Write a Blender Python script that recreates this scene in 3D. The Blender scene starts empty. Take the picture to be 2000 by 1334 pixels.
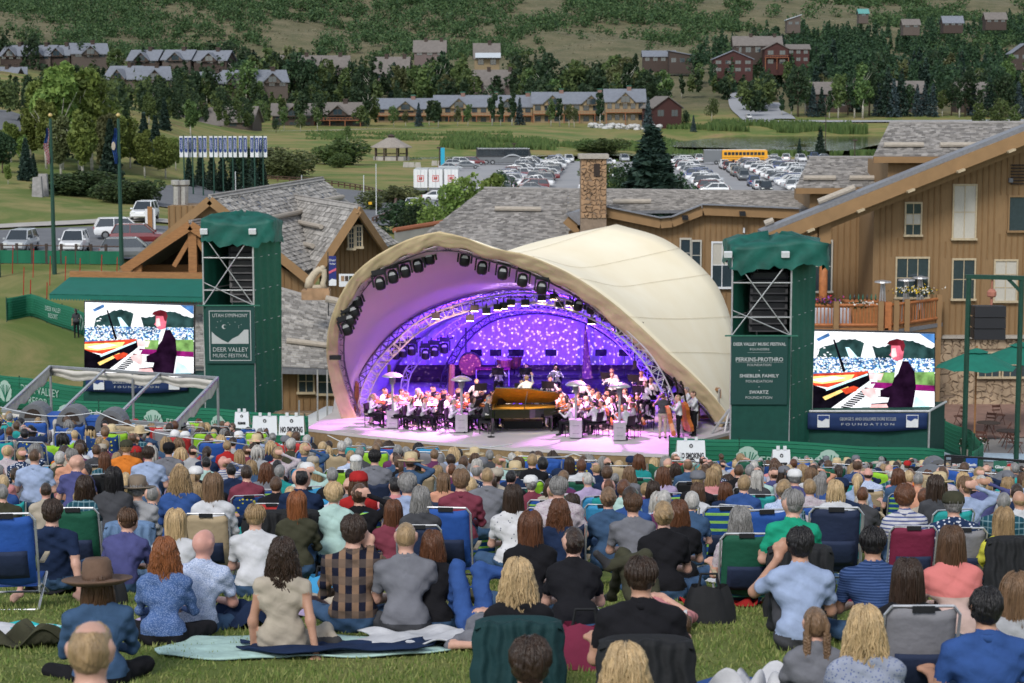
import bpy,math,random
import numpy as np
from mathutils import Vector,Matrix
random.seed(7);rng=np.random.default_rng(7)
PI=math.pi;R=math.radians
SC=bpy.context.scene;COL=SC.collection
# ------------------------------------------------------------------ camera, sky, sun, exposure
FPX,CAMZ,PITCH=3889.0,12.5,math.atan(467/3889.0)
cam_d=bpy.data.cameras.new('camera');cam_d.sensor_width=36;cam_d.lens=70.0
cam_d.clip_start=.3;cam_d.clip_end=6000
cam_d.dof.use_dof=True;cam_d.dof.focus_distance=24.0;cam_d.dof.aperture_fstop=5.6
cam=bpy.data.objects.new('camera',cam_d);COL.objects.link(cam)
cam.location=(0,0,CAMZ);cam.rotation_euler=(PI/2-PITCH,0,0);SC.camera=cam
wd=bpy.data.worlds.new('World');SC.world=wd;wd.use_nodes=True
nt=wd.node_tree;bg=nt.nodes['Background']
sky=nt.nodes.new('ShaderNodeTexSky');sky.sky_type='NISHITA';sky.sun_disc=False
SUN_EL,SUN_AZ=R(42),R(200)
sky.sun_elevation=SUN_EL;sky.sun_rotation=SUN_AZ;sky.dust_density=2.5;sky.air_density=1.2;sky.altitude=2200
hsv=nt.nodes.new('ShaderNodeHueSaturation');hsv.inputs['Saturation'].default_value=.45
nt.links.new(sky.outputs[0],hsv.inputs['Color']);nt.links.new(hsv.outputs[0],bg.inputs[0])
bg.inputs[1].default_value=0.12
sl=bpy.data.lights.new('sun','SUN');sl.energy=1.5;sl.angle=R(16);sl.color=(1,.95,.88)
so=bpy.data.objects.new('sun',sl);COL.objects.link(so)
# sun direction: azimuth measured like the sky texture (clockwise from +Y)
sd=Vector((math.sin(SUN_AZ)*math.cos(SUN_EL),math.cos(SUN_AZ)*math.cos(SUN_EL),math.sin(SUN_EL)))
so.rotation_euler=sd.to_track_quat('Z','Y').to_euler()
SC.view_settings.view_transform='Standard';SC.view_settings.look='None'
SC.view_settings.exposure=0.8;SC.view_settings.gamma=1
SC.cycles.max_bounces=5;SC.cycles.diffuse_bounces=3;SC.cycles.glossy_bounces=2
SC.cycles.transmission_bounces=4;SC.cycles.transparent_max_bounces=8
SC.cycles.use_denoising=True;SC.cycles.sample_clamp_indirect=4

def P(u,v,D):
    """the world point seen at photo pixel (u, v) at a distance of D metres along the ground"""
    a=(u-1000)/FPX;b=(667-v)/FPX
    y=math.cos(PITCH)+b*math.sin(PITCH);z=-math.sin(PITCH)+b*math.cos(PITCH)
    k=D/y
    return Vector((a*k,D,CAMZ+z*k))
def proj(p):
    x,y,z=p[0],p[1],p[2]-CAMZ
    f=y*math.cos(PITCH)-z*math.sin(PITCH);up=y*math.sin(PITCH)+z*math.cos(PITCH)
    return 1000+FPX*x/f,667-FPX*up/f
def X_(u,D):return(u-1000)/FPX*D*1.007
def Z_(v,D):return P(1000,v,D).z

# ------------------------------------------------------------------ materials
MATS={}
def ramp(nt,stops):
    r=nt.nodes.new('ShaderNodeValToRGB');e=r.color_ramp.elements
    while len(e)<len(stops):e.new(.5)
    for k,(p,c) in enumerate(stops):
        e[k].position=p;e[k].color=(*c,1) if len(c)==3 else c
    return r
def sc3(c,k):return tuple(min(1,x*k) for x in c)
def M(name,col,rough=.7,metal=0,var=.15,scale=8,bump=.1,island=0,emit=None,es=1,stretch=None,col2=None,
      spec=.3,trans=0,dist=0,detail=4,bscale=None,coat=0):
    """a principled material whose colour is broken up by noise (and by piece when island > 0)"""
    if name in MATS:return MATS[name]
    m=bpy.data.materials.new(name);m.use_nodes=True;nt=m.node_tree;N=nt.nodes;L=nt.links
    b=N['Principled BSDF'];b.inputs['Roughness'].default_value=rough;b.inputs['Metallic'].default_value=metal
    b.inputs['Specular IOR Level'].default_value=spec
    if coat:b.inputs['Coat Weight'].default_value=coat
    tc=N.new('ShaderNodeTexCoord');src=tc.outputs['Object']
    if stretch:
        mp=N.new('ShaderNodeMapping');mp.inputs['Scale'].default_value=stretch;L.new(src,mp.inputs[0]);src=mp.outputs[0]
    nz=N.new('ShaderNodeTexNoise');nz.inputs['Scale'].default_value=scale;nz.inputs['Detail'].default_value=detail
    L.new(src,nz.inputs['Vector'])
    c2=col2 or sc3(col,1+var)
    r=ramp(nt,[(.3,sc3(col,1-var) if not col2 else col),(.7,c2)]);L.new(nz.outputs['Fac'],r.inputs[0]);out=r.outputs[0]
    if island:
        g=N.new('ShaderNodeNewGeometry');h=N.new('ShaderNodeHueSaturation')
        mr=N.new('ShaderNodeMapRange');mr.inputs[3].default_value=1-island;mr.inputs[4].default_value=1+island
        L.new(g.outputs['Random Per Island'],mr.inputs[0]);L.new(mr.outputs[0],h.inputs['Value']);L.new(out,h.inputs['Color']);out=h.outputs[0]
    L.new(out,b.inputs['Base Color'])
    if bump:
        n2=N.new('ShaderNodeTexNoise');n2.inputs['Scale'].default_value=bscale or scale*3;n2.inputs['Detail'].default_value=3;n2.inputs['Distortion'].default_value=dist;L.new(src,n2.inputs['Vector'])
        bp=N.new('ShaderNodeBump');bp.inputs['Strength'].default_value=min(1,bump*3);bp.inputs['Distance'].default_value=.02
        L.new(n2.outputs['Fac'],bp.inputs['Height']);L.new(bp.outputs[0],b.inputs['Normal'])
    if emit:
        b.inputs['Emission Color'].default_value=(*emit,1);b.inputs['Emission Strength'].default_value=es
    if trans:b.inputs['Transmission Weight'].default_value=trans
    MATS[name]=m;return m
def leafmat(name,c1,c2,tr=.3):
    if name in MATS:return MATS[name]
    m=bpy.data.materials.new(name);m.use_nodes=True;nt=m.node_tree;N=nt.nodes;L=nt.links
    b=N['Principled BSDF'];b.inputs['Roughness'].default_value=.6;b.inputs['Specular IOR Level'].default_value=.2
    g=N.new('ShaderNodeNewGeometry');oi=N.new('ShaderNodeObjectInfo');r=ramp(nt,[(0,c1),(1,c2)])
    L.new(g.outputs['Random Per Island'],r.inputs[0])
    h=N.new('ShaderNodeHueSaturation');mr=N.new('ShaderNodeMapRange');mr.inputs[3].default_value=.75;mr.inputs[4].default_value=1.25
    mr2=N.new('ShaderNodeMapRange');mr2.inputs[3].default_value=.48;mr2.inputs[4].default_value=.52
    L.new(oi.outputs['Random'],mr.inputs[0]);L.new(mr.outputs[0],h.inputs['Value']);L.new(oi.outputs['Random'],mr2.inputs[0]);L.new(mr2.outputs[0],h.inputs['Hue'])
    L.new(r.outputs[0],h.inputs['Color']);L.new(h.outputs[0],b.inputs['Base Color'])
    t=N.new('ShaderNodeBsdfTranslucent');L.new(h.outputs[0],t.inputs[0]);mx=N.new('ShaderNodeMixShader');mx.inputs[0].default_value=tr
    L.new(b.outputs[0],mx.inputs[1]);L.new(t.outputs[0],mx.inputs[2]);L.new(mx.outputs[0],N['Material Output'].inputs[0])
    MATS[name]=m;return m
def flat(name,col,rough=.8):return M(name,col,rough,var=.05,scale=20,bump=0)
def glow(name,col,s):
    if name in MATS:return MATS[name]
    m=bpy.data.materials.new(name);m.use_nodes=True;nt=m.node_tree;nt.nodes.remove(nt.nodes['Principled BSDF'])
    e=nt.nodes.new('ShaderNodeEmission');e.inputs[0].default_value=(*col,1);e.inputs[1].default_value=s
    nt.links.new(e.outputs[0],nt.nodes['Material Output'].inputs[0]);MATS[name]=m;return m

# ------------------------------------------------------------------ mesh building
class MB:
    def __init__(s):s.v=[];s.f=[];s.m=[];s.n=0
    def add(s,vs,fs,mi=0):
        o=s.n;s.v.extend([tuple(q) for q in vs]);s.n+=len(vs)
        for f in fs:s.f.append(tuple(i+o for i in f));s.m.append(mi)
        return s
    def box(s,c,d,rz=0,mi=0,rx=0,ry=0):
        hx,hy,hz=d[0]/2,d[1]/2,d[2]/2
        Mx=Matrix.Rotation(rz,3,'Z')@Matrix.Rotation(ry,3,'Y')@Matrix.Rotation(rx,3,'X');c=Vector(c)
        vs=[c+Mx@Vector((x*hx,y*hy,z*hz)) for x in(-1,1) for y in(-1,1) for z in(-1,1)]
        return s.add(vs,[(0,1,3,2),(4,6,7,5),(0,4,5,1),(2,3,7,6),(0,2,6,4),(1,5,7,3)],mi)
    def bb(s,x0,x1,y0,y1,z0,z1,mi=0):return s.box(((x0+x1)/2,(y0+y1)/2,(z0+z1)/2),(abs(x1-x0),abs(y1-y0),abs(z1-z0)),0,mi)
    def beam(s,a,b,w,h,mi=0,up=(0,0,1)):
        a=Vector(a);b=Vector(b);d=(b-a).normalized();up=Vector(up)
        if abs(d.dot(up))>.98:up=Vector((0,1,0))
        sx=d.cross(up).normalized();uz=sx.cross(d).normalized()
        vs=[q+sx*(w/2*i)+uz*(h/2*j) for q in(a,b) for i,j in((-1,-1),(1,-1),(1,1),(-1,1))]
        return s.add(vs,[(0,1,2,3),(7,6,5,4),(0,4,5,1),(1,5,6,2),(2,6,7,3),(3,7,4,0)],mi)
    def tube(s,pts,r,n=6,mi=0,cap=True,flat=1.0):
        pts=[Vector(q) for q in pts];k=len(pts);rr=r if isinstance(r,(list,tuple)) else[r]*k;vs=[];prev=None
        for i,q in enumerate(pts):
            d=(pts[min(i+1,k-1)]-pts[max(i-1,0)])
            d=d.normalized() if d.length>1e-9 else Vector((0,0,1))
            if prev is None:
                a=d.cross(Vector((0,0,1)));
                if a.length<.1:a=d.cross(Vector((0,1,0)))
            else:a=prev-d*prev.dot(d)
            a.normalize();prev=a;b=d.cross(a)
            for j in range(n):
                t=2*PI*j/n;vs.append(q+a*(math.cos(t)*rr[i])+b*(math.sin(t)*rr[i]*flat))
        fs=[(i*n+j,i*n+(j+1)%n,(i+1)*n+(j+1)%n,(i+1)*n+j) for i in range(k-1) for j in range(n)]
        if cap:fs+=[tuple(range(n-1,-1,-1)),tuple((k-1)*n+j for j in range(n))]
        return s.add(vs,fs,mi)
    def lathe(s,prof,c=(0,0,0),n=12,mi=0,axis='Z',sy=1):
        vs=[]
        for r,z in prof:
            for j in range(n):
                t=2*PI*j/n;p=(r*math.cos(t),r*math.sin(t)*sy,z)
                if axis=='Y':p=(p[0],p[2],p[1])
                if axis=='X':p=(p[2],p[0],p[1])
                vs.append((p[0]+c[0],p[1]+c[1],p[2]+c[2]))
        fs=[(i*n+j,i*n+(j+1)%n,(i+1)*n+(j+1)%n,(i+1)*n+j) for i in range(len(prof)-1) for j in range(n)]
        fs+=[tuple(range(n-1,-1,-1)),tuple((len(prof)-1)*n+j for j in range(n))]
        return s.add(vs,fs,mi)
    def prism(s,pts,d,mi=0):
        """polygon pts extruded by vector d"""
        pts=[Vector(q) for q in pts];d=Vector(d);n=len(pts)
        return s.add(pts+[q+d for q in pts],[tuple(range(n)),tuple(range(2*n-1,n-1,-1))]+[(i,i+n,(i+1)%n+n,(i+1)%n) for i in range(n)],mi)
    def quad(s,a,b,c,d,mi=0):return s.add([a,b,c,d],[(0,1,2,3)],mi)
    def ball(s,c,r,n=8,mi=0,k=5):
        if not isinstance(r,(tuple,list)):r=(r,r,r)
        vs=[];fs=[]
        for i in range(k+1):
            a=PI*i/k
            for j in range(n):
                t=2*PI*j/n;vs.append((c[0]+r[0]*math.sin(a)*math.cos(t),c[1]+r[1]*math.sin(a)*math.sin(t),c[2]-r[2]*math.cos(a)))
        fs=[(i*n+j,i*n+(j+1)%n,(i+1)*n+(j+1)%n,(i+1)*n+j) for i in range(k) for j in range(n)]
        return s.add(vs,fs,mi)
    def grid(s,fn,nu,nv,mi=0,thick=None):
        vs=[fn(i/nu,j/nv) for j in range(nv+1) for i in range(nu+1)];w=nu+1
        fs=[(j*w+i,j*w+i+1,(j+1)*w+i+1,(j+1)*w+i) for j in range(nv) for i in range(nu)]
        if thick:
            t=Vector(thick);o=len(vs);vs2=vs+[Vector(q)+t for q in vs]
            f2=[tuple(reversed([i+o for i in f])) for f in fs]
            ed=[(i,i+1) for i in range(nu)]+[(j*w+nu,(j+1)*w+nu) for j in range(nv)]+[(nv*w+i+1,nv*w+i) for i in range(nu)]+[((j+1)*w,j*w) for j in range(nv)]
            return s.add(vs2,fs+f2+[(b,a,a+o,b+o) for a,b in ed],mi)
        return s.add(vs,fs,mi)
    def mesh(s,name,smooth=False):
        me=bpy.data.meshes.new(name);me.from_pydata(s.v,[],s.f)
        if any(s.m):me.polygons.foreach_set('material_index',s.m)
        if smooth:me.polygons.foreach_set('use_smooth',[True]*len(s.f))
        me.update();return me
def wl(p):
    l=Vector((0,0,0))
    while p is not None:l+=p.location;p=p.parent
    return l
def link(name,me,mats=None,parent=None,loc=None):
    o=bpy.data.objects.new(name,me);COL.objects.link(o)
    if mats is not None and me is not None and not len(me.materials):
        for m in(mats if isinstance(mats,(list,tuple)) else[mats]):me.materials.append(m)
    if parent is not None:o.parent=parent
    if loc is not None:o.location=loc
    return o
def obj(name,mb,mats,parent=None,smooth=False,world=True):
    """one mesh object; the coordinates in mb are world coordinates, moved into the parent's frame"""
    if parent is not None and world:
        l=wl(parent)
        if l.length>1e-9:mb.v=[(a-l.x,b-l.y,c-l.z) for a,b,c in mb.v]
    return link(name,mb.mesh(name,smooth),mats,parent)
def tag(o,label=None,cat=None,group=None,kind=None):
    if label:o['label']=label
    if cat:o['category']=cat
    if group:o['group']=group
    if kind:o['kind']=kind
    return o
def thing(name,label,cat,loc=(0,0,0),group=None):
    o=bpy.data.objects.new(name,None);COL.objects.link(o);o.location=loc;o.empty_display_size=.2
    return tag(o,label,cat,group)
def struct(o):o['kind']='structure';return o
def stuff(o):o['kind']='stuff';return o
def copy_tree(o,parent=None):
    c=o.copy();COL.objects.link(c)
    if parent is not None:c.parent=parent
    for ch in KIDS.get(o.name,o.children):copy_tree(ch,c)
    return c
KIDS={}
def freeze(o):
    KIDS[o.name]=list(o.children)
    for ch in KIDS[o.name]:freeze(ch)
def text_mb(txt,size,mb=None,extrude=.004,bold=0,spacing=1.0,wide=1.0):
    """lettering as mesh data in the XZ plane facing -Y, centred on the origin; returns (verts, faces, width)"""
    cu=bpy.data.curves.new('lettering','FONT');cu.body=txt;cu.size=size;cu.align_x='CENTER';cu.align_y='CENTER'
    cu.extrude=extrude;cu.offset=bold;cu.space_character=spacing;cu.resolution_u=2
    o=bpy.data.objects.new('t',cu);COL.objects.link(o)
    dg=bpy.context.evaluated_depsgraph_get();me=bpy.data.meshes.new_from_object(o.evaluated_get(dg))
    vs=[Vector((v.co.x*wide,-v.co.z,v.co.y)) for v in me.vertices];fs=[tuple(p.vertices) for p in me.polygons]
    bpy.data.objects.remove(o);bpy.data.curves.remove(cu);bpy.data.meshes.remove(me)
    return vs,fs
def write(mb,txt,size,org,ex=(1,0,0),ez=(0,0,1),mi=0,fit=None,**k):
    vs,fs=text_mb(txt,size,**k);ex=Vector(ex).normalized();ez=Vector(ez).normalized();ny=ez.cross(ex);org=Vector(org)
    if fit and vs:
        w=max(q.x for q in vs)-min(q.x for q in vs);s=fit/w
        vs=[Vector((q.x*s,q.y,q.z)) for q in vs]
    mb.add([org+ex*q.x+ny*q.y+ez*q.z for q in vs],fs,mi);return mb
def np_mesh(name,V,Fq,mats,parent=None,mi=None,smooth=False):
    """fast mesh from numpy arrays: V (n,3), Fq (m,k)"""
    me=bpy.data.meshes.new(name);n,m,k=len(V),len(Fq),Fq.shape[1]
    me.vertices.add(n);me.vertices.foreach_set('co',np.asarray(V,np.float32).ravel())
    me.loops.add(m*k);me.loops.foreach_set('vertex_index',Fq.astype(np.int32).ravel())
    me.polygons.add(m);me.polygons.foreach_set('loop_start',np.arange(0,m*k,k,dtype=np.int32))
    if mi is not None:me.polygons.foreach_set('material_index',np.asarray(mi,np.int32))
    if smooth:me.polygons.foreach_set('use_smooth',np.ones(m,bool))
    me.update(calc_edges=True)
    for x in(mats if isinstance(mats,(list,tuple)) else[mats]):me.materials.append(x)
    if name is None:return me
    o=bpy.data.objects.new(name,me);COL.objects.link(o)
    if parent is not None:o.parent=parent
    return o
# ------------------------------------------------------------------ the lie of the land
NEAR_D=[0,7,10,12.5,15,17,20,23,27,33,40,46,53,60,66]
NEAR_Z=[10.5,9.6,9.12,8.8,8.5,8.17,7.6,6.97,6.42,5.58,4.48,3.52,2.42,1.25,.2]
TU=np.array([-700,0,250,500,750,1000,1300,1600,1800,2000,2700],float)
TD=[66,72,80,90,105,120,135,150,165,185,210,250,290,350,410,450,490,600,740,800,870,950,1100,1300,1600,2000,2600]
TZ=[
 [1.6,1.3,1.0,.6,.3,.2,-.1,-.4,-.6,-.8,-1],
 [.8,.4,0,-.3,-.7,-1,-1,-1,-1.2,-1.4,-1.6],
 [-.6,-.8,-1,-1.2,-1.5,-1.5,-1.5,-1.6,-1.7,-1.8,-1.9],
 [-1.6,-1.6,-1.7,-1.8,-2,-2,-2,-2,-2,-2,-2],
 [-1.2,-1.2,-1.3,-1.9,-2,-2,-2,-2,-2,-2,-2],
 [-.4,-.4,-.5,-1.9,-2,-2,-2,-2,-2,-2,-2],
 [.3,.3,.2,-1.6,-2,-2,-2,-2,-2,-2,-2],
 [1,.9,.8,-1,-2,-2,-2,-2,-2,-2,-2],
 [1.8,1.6,1.4,-.4,-2,-2,-2,-2,-2,-2,-2],
 [2.8,2.6,2.1,.2,-1.8,-2,-2,-2,-2,-2,-2],
 [3.8,3.2,2.2,.4,-1.6,-1.9,-2,-2,-2,-2,-2],
 [6,4.5,2.6,.2,-1.0,-1.3,-1.4,-1.4,-1.4,-1.4,-1.4],
 [9,7.5,4.2,0,-.6,-.5,-.5,-.5,-.5,-.5,-.5],
 [12,10,6,0,-.3,-.5,-.5,-.5,-.5,-.5,-.5],
 [14,12,8,.3,0,-.5,-.5,-.5,-.5,-.5,-.5],
 [16,13,9,.7,.2,-.2,-.5,-.5,-.5,-.3,0],
 [18,15,10,1.2,.6,.6,-.1,-.4,-.3,.3,.6],
 [20,17,11,3,2.4,2.5,.4,-.8,-.6,.8,1.4],
 [26,22,13,4,3.8,4,2.4,.7,.8,1.2,2],
 [30,25,16,9.5,7,6,6,6,6,6,6],
 [34,29,22,17,14,13,10.5,10,9.5,9.5,10],
 [38,36,32,26,21,20,17,16,15,15,15],
 [50,48,43,39,34,33,30,27,25,24,24],
 [70,68,64,60,57,56,52,46,42,40,40],
 [97,95,93,93,94,94,88,76,68,64,60],
 [150,150,148,148,146,146,140,120,110,100,96],
 [235,235,233,233,233,233,225,200,185,175,170]]
TZ=np.array(TZ,float);TDn=np.array(TD,float);NEAR_D=np.array(NEAR_D,float);NEAR_Z=np.array(NEAR_Z,float)
def sst(x):x=np.clip(x,0,1);return x*x*(3-2*x)
def pchip(xq,x,y):
    """smooth interpolation without overshoot (Catmull tangents limited)"""
    x=np.asarray(x);y=np.asarray(y);e_=(slice(None),)+(None,)*(y.ndim-1);h=np.diff(x)[e_];d=np.diff(y,axis=0)/h
    m=np.zeros_like(y,float);m[1:-1]=np.where(d[:-1]*d[1:]>0,2*d[:-1]*d[1:]/(d[:-1]+d[1:]+1e-12),0);m[0]=d[0];m[-1]=d[-1]
    i=np.clip(np.searchsorted(x,xq)-1,0,len(x)-2);t=((np.clip(xq,x[0],x[-1])-x[i]) if y.ndim==1 else(np.clip(xq,x[0],x[-1])-x[i])[e_])/h[i]
    return(2*t**3-3*t**2+1)*y[i]+(t**3-2*t**2+t)*h[i]*m[i]+(-2*t**3+3*t**2)*y[i+1]+(t**3-t**2)*h[i]*m[i+1]
_SQ=np.linspace(0,1,400)**1.6*(2600-66)+66
_TAB=np.stack([pchip(_SQ,TDn,TZ[:,k]) for k in range(len(TU))],1)
def ground(X,Y):
    X=np.asarray(X,float);Y=np.asarray(Y,float)
    zn=pchip(np.clip(Y,0,66),NEAR_D,NEAR_Z)-.055*np.clip(X,-18,18)*sst((Y-20)/25)
    zn=zn+.02*np.sin(X*.9+Y*.5)+.015*np.sin(X*2.1-Y*1.3)
    zn=np.where(Y<0,10.6-.1*Y,zn)
    u=1000+FPX*X/np.maximum(Y,30);ui=np.interp(u,TU,np.arange(len(TU)));i=np.clip(ui.astype(int),0,len(TU)-2);fu=ui-i;fu=fu*fu*(3-2*fu)*.5+fu*.5
    q=np.interp(np.clip(Y,66,2600),_SQ,np.arange(len(_SQ)));j=np.clip(q.astype(int),0,len(_SQ)-2);fj=q-j
    zf=(_TAB[j,i]*(1-fu)+_TAB[j,i+1]*fu)*(1-fj)+(_TAB[j+1,i]*(1-fu)+_TAB[j+1,i+1]*fu)*fj
    k=sst((Y-820)/250)
    zf=zf+k*(6*np.sin(X*.012+.7)*np.cos(Y*.006)+2.5*np.sin(X*.035+Y*.02)+1.2*np.sin(X*.09-Y*.05))
    k2=sst((Y-480)/60)*(1-sst((Y-720)/60));zf=zf+k2*.25*np.sin(X*.06+1)*np.sin(Y*.045)
    uu=np.interp(u,[1270,1330,1740,1800],[0,1,1,0]);dd=np.interp(Y,[488,530,715,745],[0,1,1,0]);zf=zf-(uu*dd)*2.2
    ua=np.interp(u,[700,760,1430,1500],[0,1,1,0]);da=np.interp(Y,[440+.0*1,462,478,500],[0,1,1,0]);zf=zf-(ua*da)*1.6
    w=sst((Y-58)/10)
    return zn*(1-w)+zf*w
def g1(X,Y):return float(ground(X,Y))

def build_ground():
    Ds=np.concatenate([np.linspace(-60,4,12),np.linspace(5,68,130)[0:],np.geomspace(69,500,190),np.geomspace(505,3200,150)])
    S=np.linspace(-.62,.62,190);V=[]
    Xg=S[None,:]*(Ds[:,None]+70);Yg=np.repeat(Ds[:,None],len(S),1)
    Zg=ground(Xg,Yg);V=np.stack([Xg,Yg,Zg],-1).reshape(-1,3)
    nr,nc=Xg.shape;a=(np.arange(nr-1)[:,None]*nc+np.arange(nc-1)[None,:]).ravel()
    F=np.stack([a,a+1,a+nc+1,a+nc],1)
    m=bpy.data.materials.new('ground');m.use_nodes=True;nt=m.node_tree;N=nt.nodes;L=nt.links;b=N['Principled BSDF']
    b.inputs['Roughness'].default_value=.95;b.inputs['Specular IOR Level'].default_value=.1
    g=N.new('ShaderNodeNewGeometry');sx=N.new('ShaderNodeSeparateXYZ');L.new(g.outputs['Position'],sx.inputs[0])
    def noise(sc,det=5,rough=.6,dist=0):
        n=N.new('ShaderNodeTexNoise');n.inputs['Scale'].default_value=sc;n.inputs['Detail'].default_value=det;n.inputs['Roughness'].default_value=rough
        n.inputs['Distortion'].default_value=dist;L.new(g.outputs['Position'],n.inputs['Vector']);return n.outputs['Fac']
    def mix(f,a_,b_):
        x=N.new('ShaderNodeMix');x.data_type='RGBA';L.new(f,x.inputs[0]);L.new(a_,x.inputs[6]);L.new(b_,x.inputs[7]);return x.outputs[2]
    def mask(lo,hi,src,jit=None,amt=0):
        s=src
        if jit is not None:
            ma=N.new('ShaderNodeMath');ma.operation='MULTIPLY_ADD';ma.inputs[1].default_value=amt;L.new(jit,ma.inputs[0]);L.new(src,ma.inputs[2]);s=ma.outputs[0]
        r=N.new('ShaderNodeMapRange');r.inputs[1].default_value=lo;r.inputs[2].default_value=hi;L.new(s,r.inputs[0]);return r.outputs[0]
    def rp(f,st):r=ramp(nt,st);L.new(f,r.inputs[0]);return r.outputs[0]
    lawn=mix(rp(noise(45,6,.75),[(.35,(0,0,0)),(.65,(1,1,1))]),rp(noise(.35,5),[(.35,(.1,.15,.036)),(.55,(.155,.2,.055)),(.7,(.27,.24,.1))]),
               rp(noise(2.2,5),[(.3,(.08,.125,.026)),(.55,(.155,.195,.055)),(.75,(.3,.25,.115))]))
    field=rp(noise(.06,7,.7,1.2),[(.3,(.08,.13,.032)),(.46,(.12,.155,.045)),(.6,(.22,.2,.08)),(.75,(.3,.245,.11))])
    mead=rp(noise(.022,8,.72,2.2),[(.3,(.075,.13,.035)),(.43,(.12,.16,.045)),(.52,(.2,.19,.07)),(.62,(.26,.2,.09)),(.72,(.15,.1,.055))])
    hill=rp(noise(.05,9,.8),[(.3,(.07,.085,.04)),(.46,(.13,.125,.07)),(.62,(.19,.165,.1)),(.8,(.24,.185,.115))])
    fine=rp(noise(.9,6,.8),[(.35,(.55,.55,.55)),(.65,(1.15,1.15,1.15))])
    mu=N.new('ShaderNodeMix');mu.data_type='RGBA';mu.blend_type='MULTIPLY';mu.inputs[0].default_value=.8
    L.new(hill,mu.inputs[6]);L.new(fine,mu.inputs[7]);hill=mu.outputs[2]
    c=mix(mask(70,95,sx.outputs['Y']),lawn,field)
    c=mix(mask(255,330,sx.outputs['Y']),c,mead)
    c=mix(mask(840,900,sx.outputs['Y'],noise(.02),60),c,hill)
    L.new(c,b.inputs['Base Color'])
    bp=N.new('ShaderNodeBump');bp.inputs['Strength'].default_value=.8;bp.inputs['Distance'].default_value=.05;L.new(noise(14,6,.8),bp.inputs['Height']);L.new(bp.outputs[0],b.inputs['Normal'])
    o=np_mesh('ground',V,F,m,smooth=True);struct(o)
build_ground()

ASPH=M('asphalt',(.11,.115,.125),.9,var=.12,scale=.6,bump=.05,col2=(.15,.155,.165))
CONC=M('concrete',(.36,.34,.31),.9,var=.12,scale=1.2,bump=.05)
def ribbon(name,pts,w,mat,dz=.05,n=60,h=0):
    """a road or path that follows the ground: pts are (X, Y) way points"""
    P2=np.array(pts,float);d=np.r_[0,np.cumsum(np.hypot(*np.diff(P2,axis=0).T))];t=np.linspace(0,d[-1],n)
    x=pchip(t,d,P2[:,0]);y=pchip(t,d,P2[:,1]);dx=np.gradient(x);dy=np.gradient(y);l=np.hypot(dx,dy);nx,ny=-dy/l,dx/l
    mb=MB();k=4;vs=[]
    W=np.interp(t,d,w) if isinstance(w,(list,tuple)) else np.full(n,float(w))
    for i in range(n):
        for j in range(k+1):
            s=(j/k-.5)*W[i];X=x[i]+nx[i]*s;Y=y[i]+ny[i]*s;vs.append((X,Y,g1(X,Y)+dz))
    fs=[(i*(k+1)+j,i*(k+1)+j+1,(i+1)*(k+1)+j+1,(i+1)*(k+1)+j) for i in range(n-1) for j in range(k)]
    mb.add(vs,fs);o=obj(name,mb,mat,smooth=True);struct(o);return o
def U(u,D):return(X_(u,D),D)
def patch(name,pts,mat,dz=.05,nu=24,nv=24,z=None,solid=False):
    """a sheet over the quad pts [(X,Y) x 4] that follows the ground"""
    a,b,c,d=[Vector((*q,0)) for q in pts]
    def fn(s,t):
        q=(a*(1-s)+b*s)*(1-t)+(d*(1-s)+c*s)*t
        return(q.x,q.y,(g1(q.x,q.y) if z is None else z)+dz)
    mb=MB();mb.grid(fn,nu,nv);o=obj(name,mb,mat,smooth=True);struct(o);return o
# pond (level water) and its far arm
WATER=bpy.data.materials.new('water');WATER.use_nodes=True
_n=WATER.node_tree;_b=_n.nodes['Principled BSDF'];_b.inputs['Base Color'].default_value=(.018,.026,.02,1);_b.inputs['Roughness'].default_value=.06
_z=_n.nodes.new('ShaderNodeTexNoise');_z.inputs['Scale'].default_value=1.2;_m=_n.nodes.new('ShaderNodeMapping');_m.inputs['Scale'].default_value=(.12,.5,1)
_t=_n.nodes.new('ShaderNodeTexCoord');_n.links.new(_t.outputs['Object'],_m.inputs[0]);_n.links.new(_m.outputs[0],_z.inputs['Vector'])
_p=_n.nodes.new('ShaderNodeBump');_p.inputs['Strength'].default_value=.45;_p.inputs['Distance'].default_value=.3;_n.links.new(_z.outputs['Fac'],_p.inputs['Height']);_n.links.new(_p.outputs[0],_b.inputs['Normal'])
def shore(name,pts,z,mat,thick=.02):
    """irregular closed shore line from (u, D) points"""
    P2=[X_(u,D) for u,D in pts];Q=[(x,D) for x,(u,D) in zip(P2,pts)];k=len(Q);out=[]
    for i in range(k):
        a,b,c,d=Q[i-1],Q[i],Q[(i+1)%k],Q[(i+2)%k]
        for t in np.linspace(0,1,6)[:-1]:
            f=lambda i_:.5*(2*b[i_]+(c[i_]-a[i_])*t+(2*a[i_]-5*b[i_]+4*c[i_]-d[i_])*t*t+(3*b[i_]-a[i_]-3*c[i_]+d[i_])*t**3)
            out.append((f(0),f(1),z))
    mb=MB();mb.add(out,[tuple(range(len(out)))]);o=obj(name,mb,mat);struct(o);return o
POND=[(1335,640),(1400,700),(1480,735),(1580,742),(1680,735),(1780,700),(1790,640),(1720,590),(1690,560),(1650,515),(1560,505),(1470,510),(1420,540),(1300,560),(1280,600)]
shore('pond',POND,.25,WATER)
shore('pond_arm',[(1190,505),(1330,500),(1440,497),(1500,488),(1400,480),(1250,478),(1160,480),(1000,470),(860,455),(720,440),(700,450),(860,470),(1000,485)],-.2,WATER)
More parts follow.
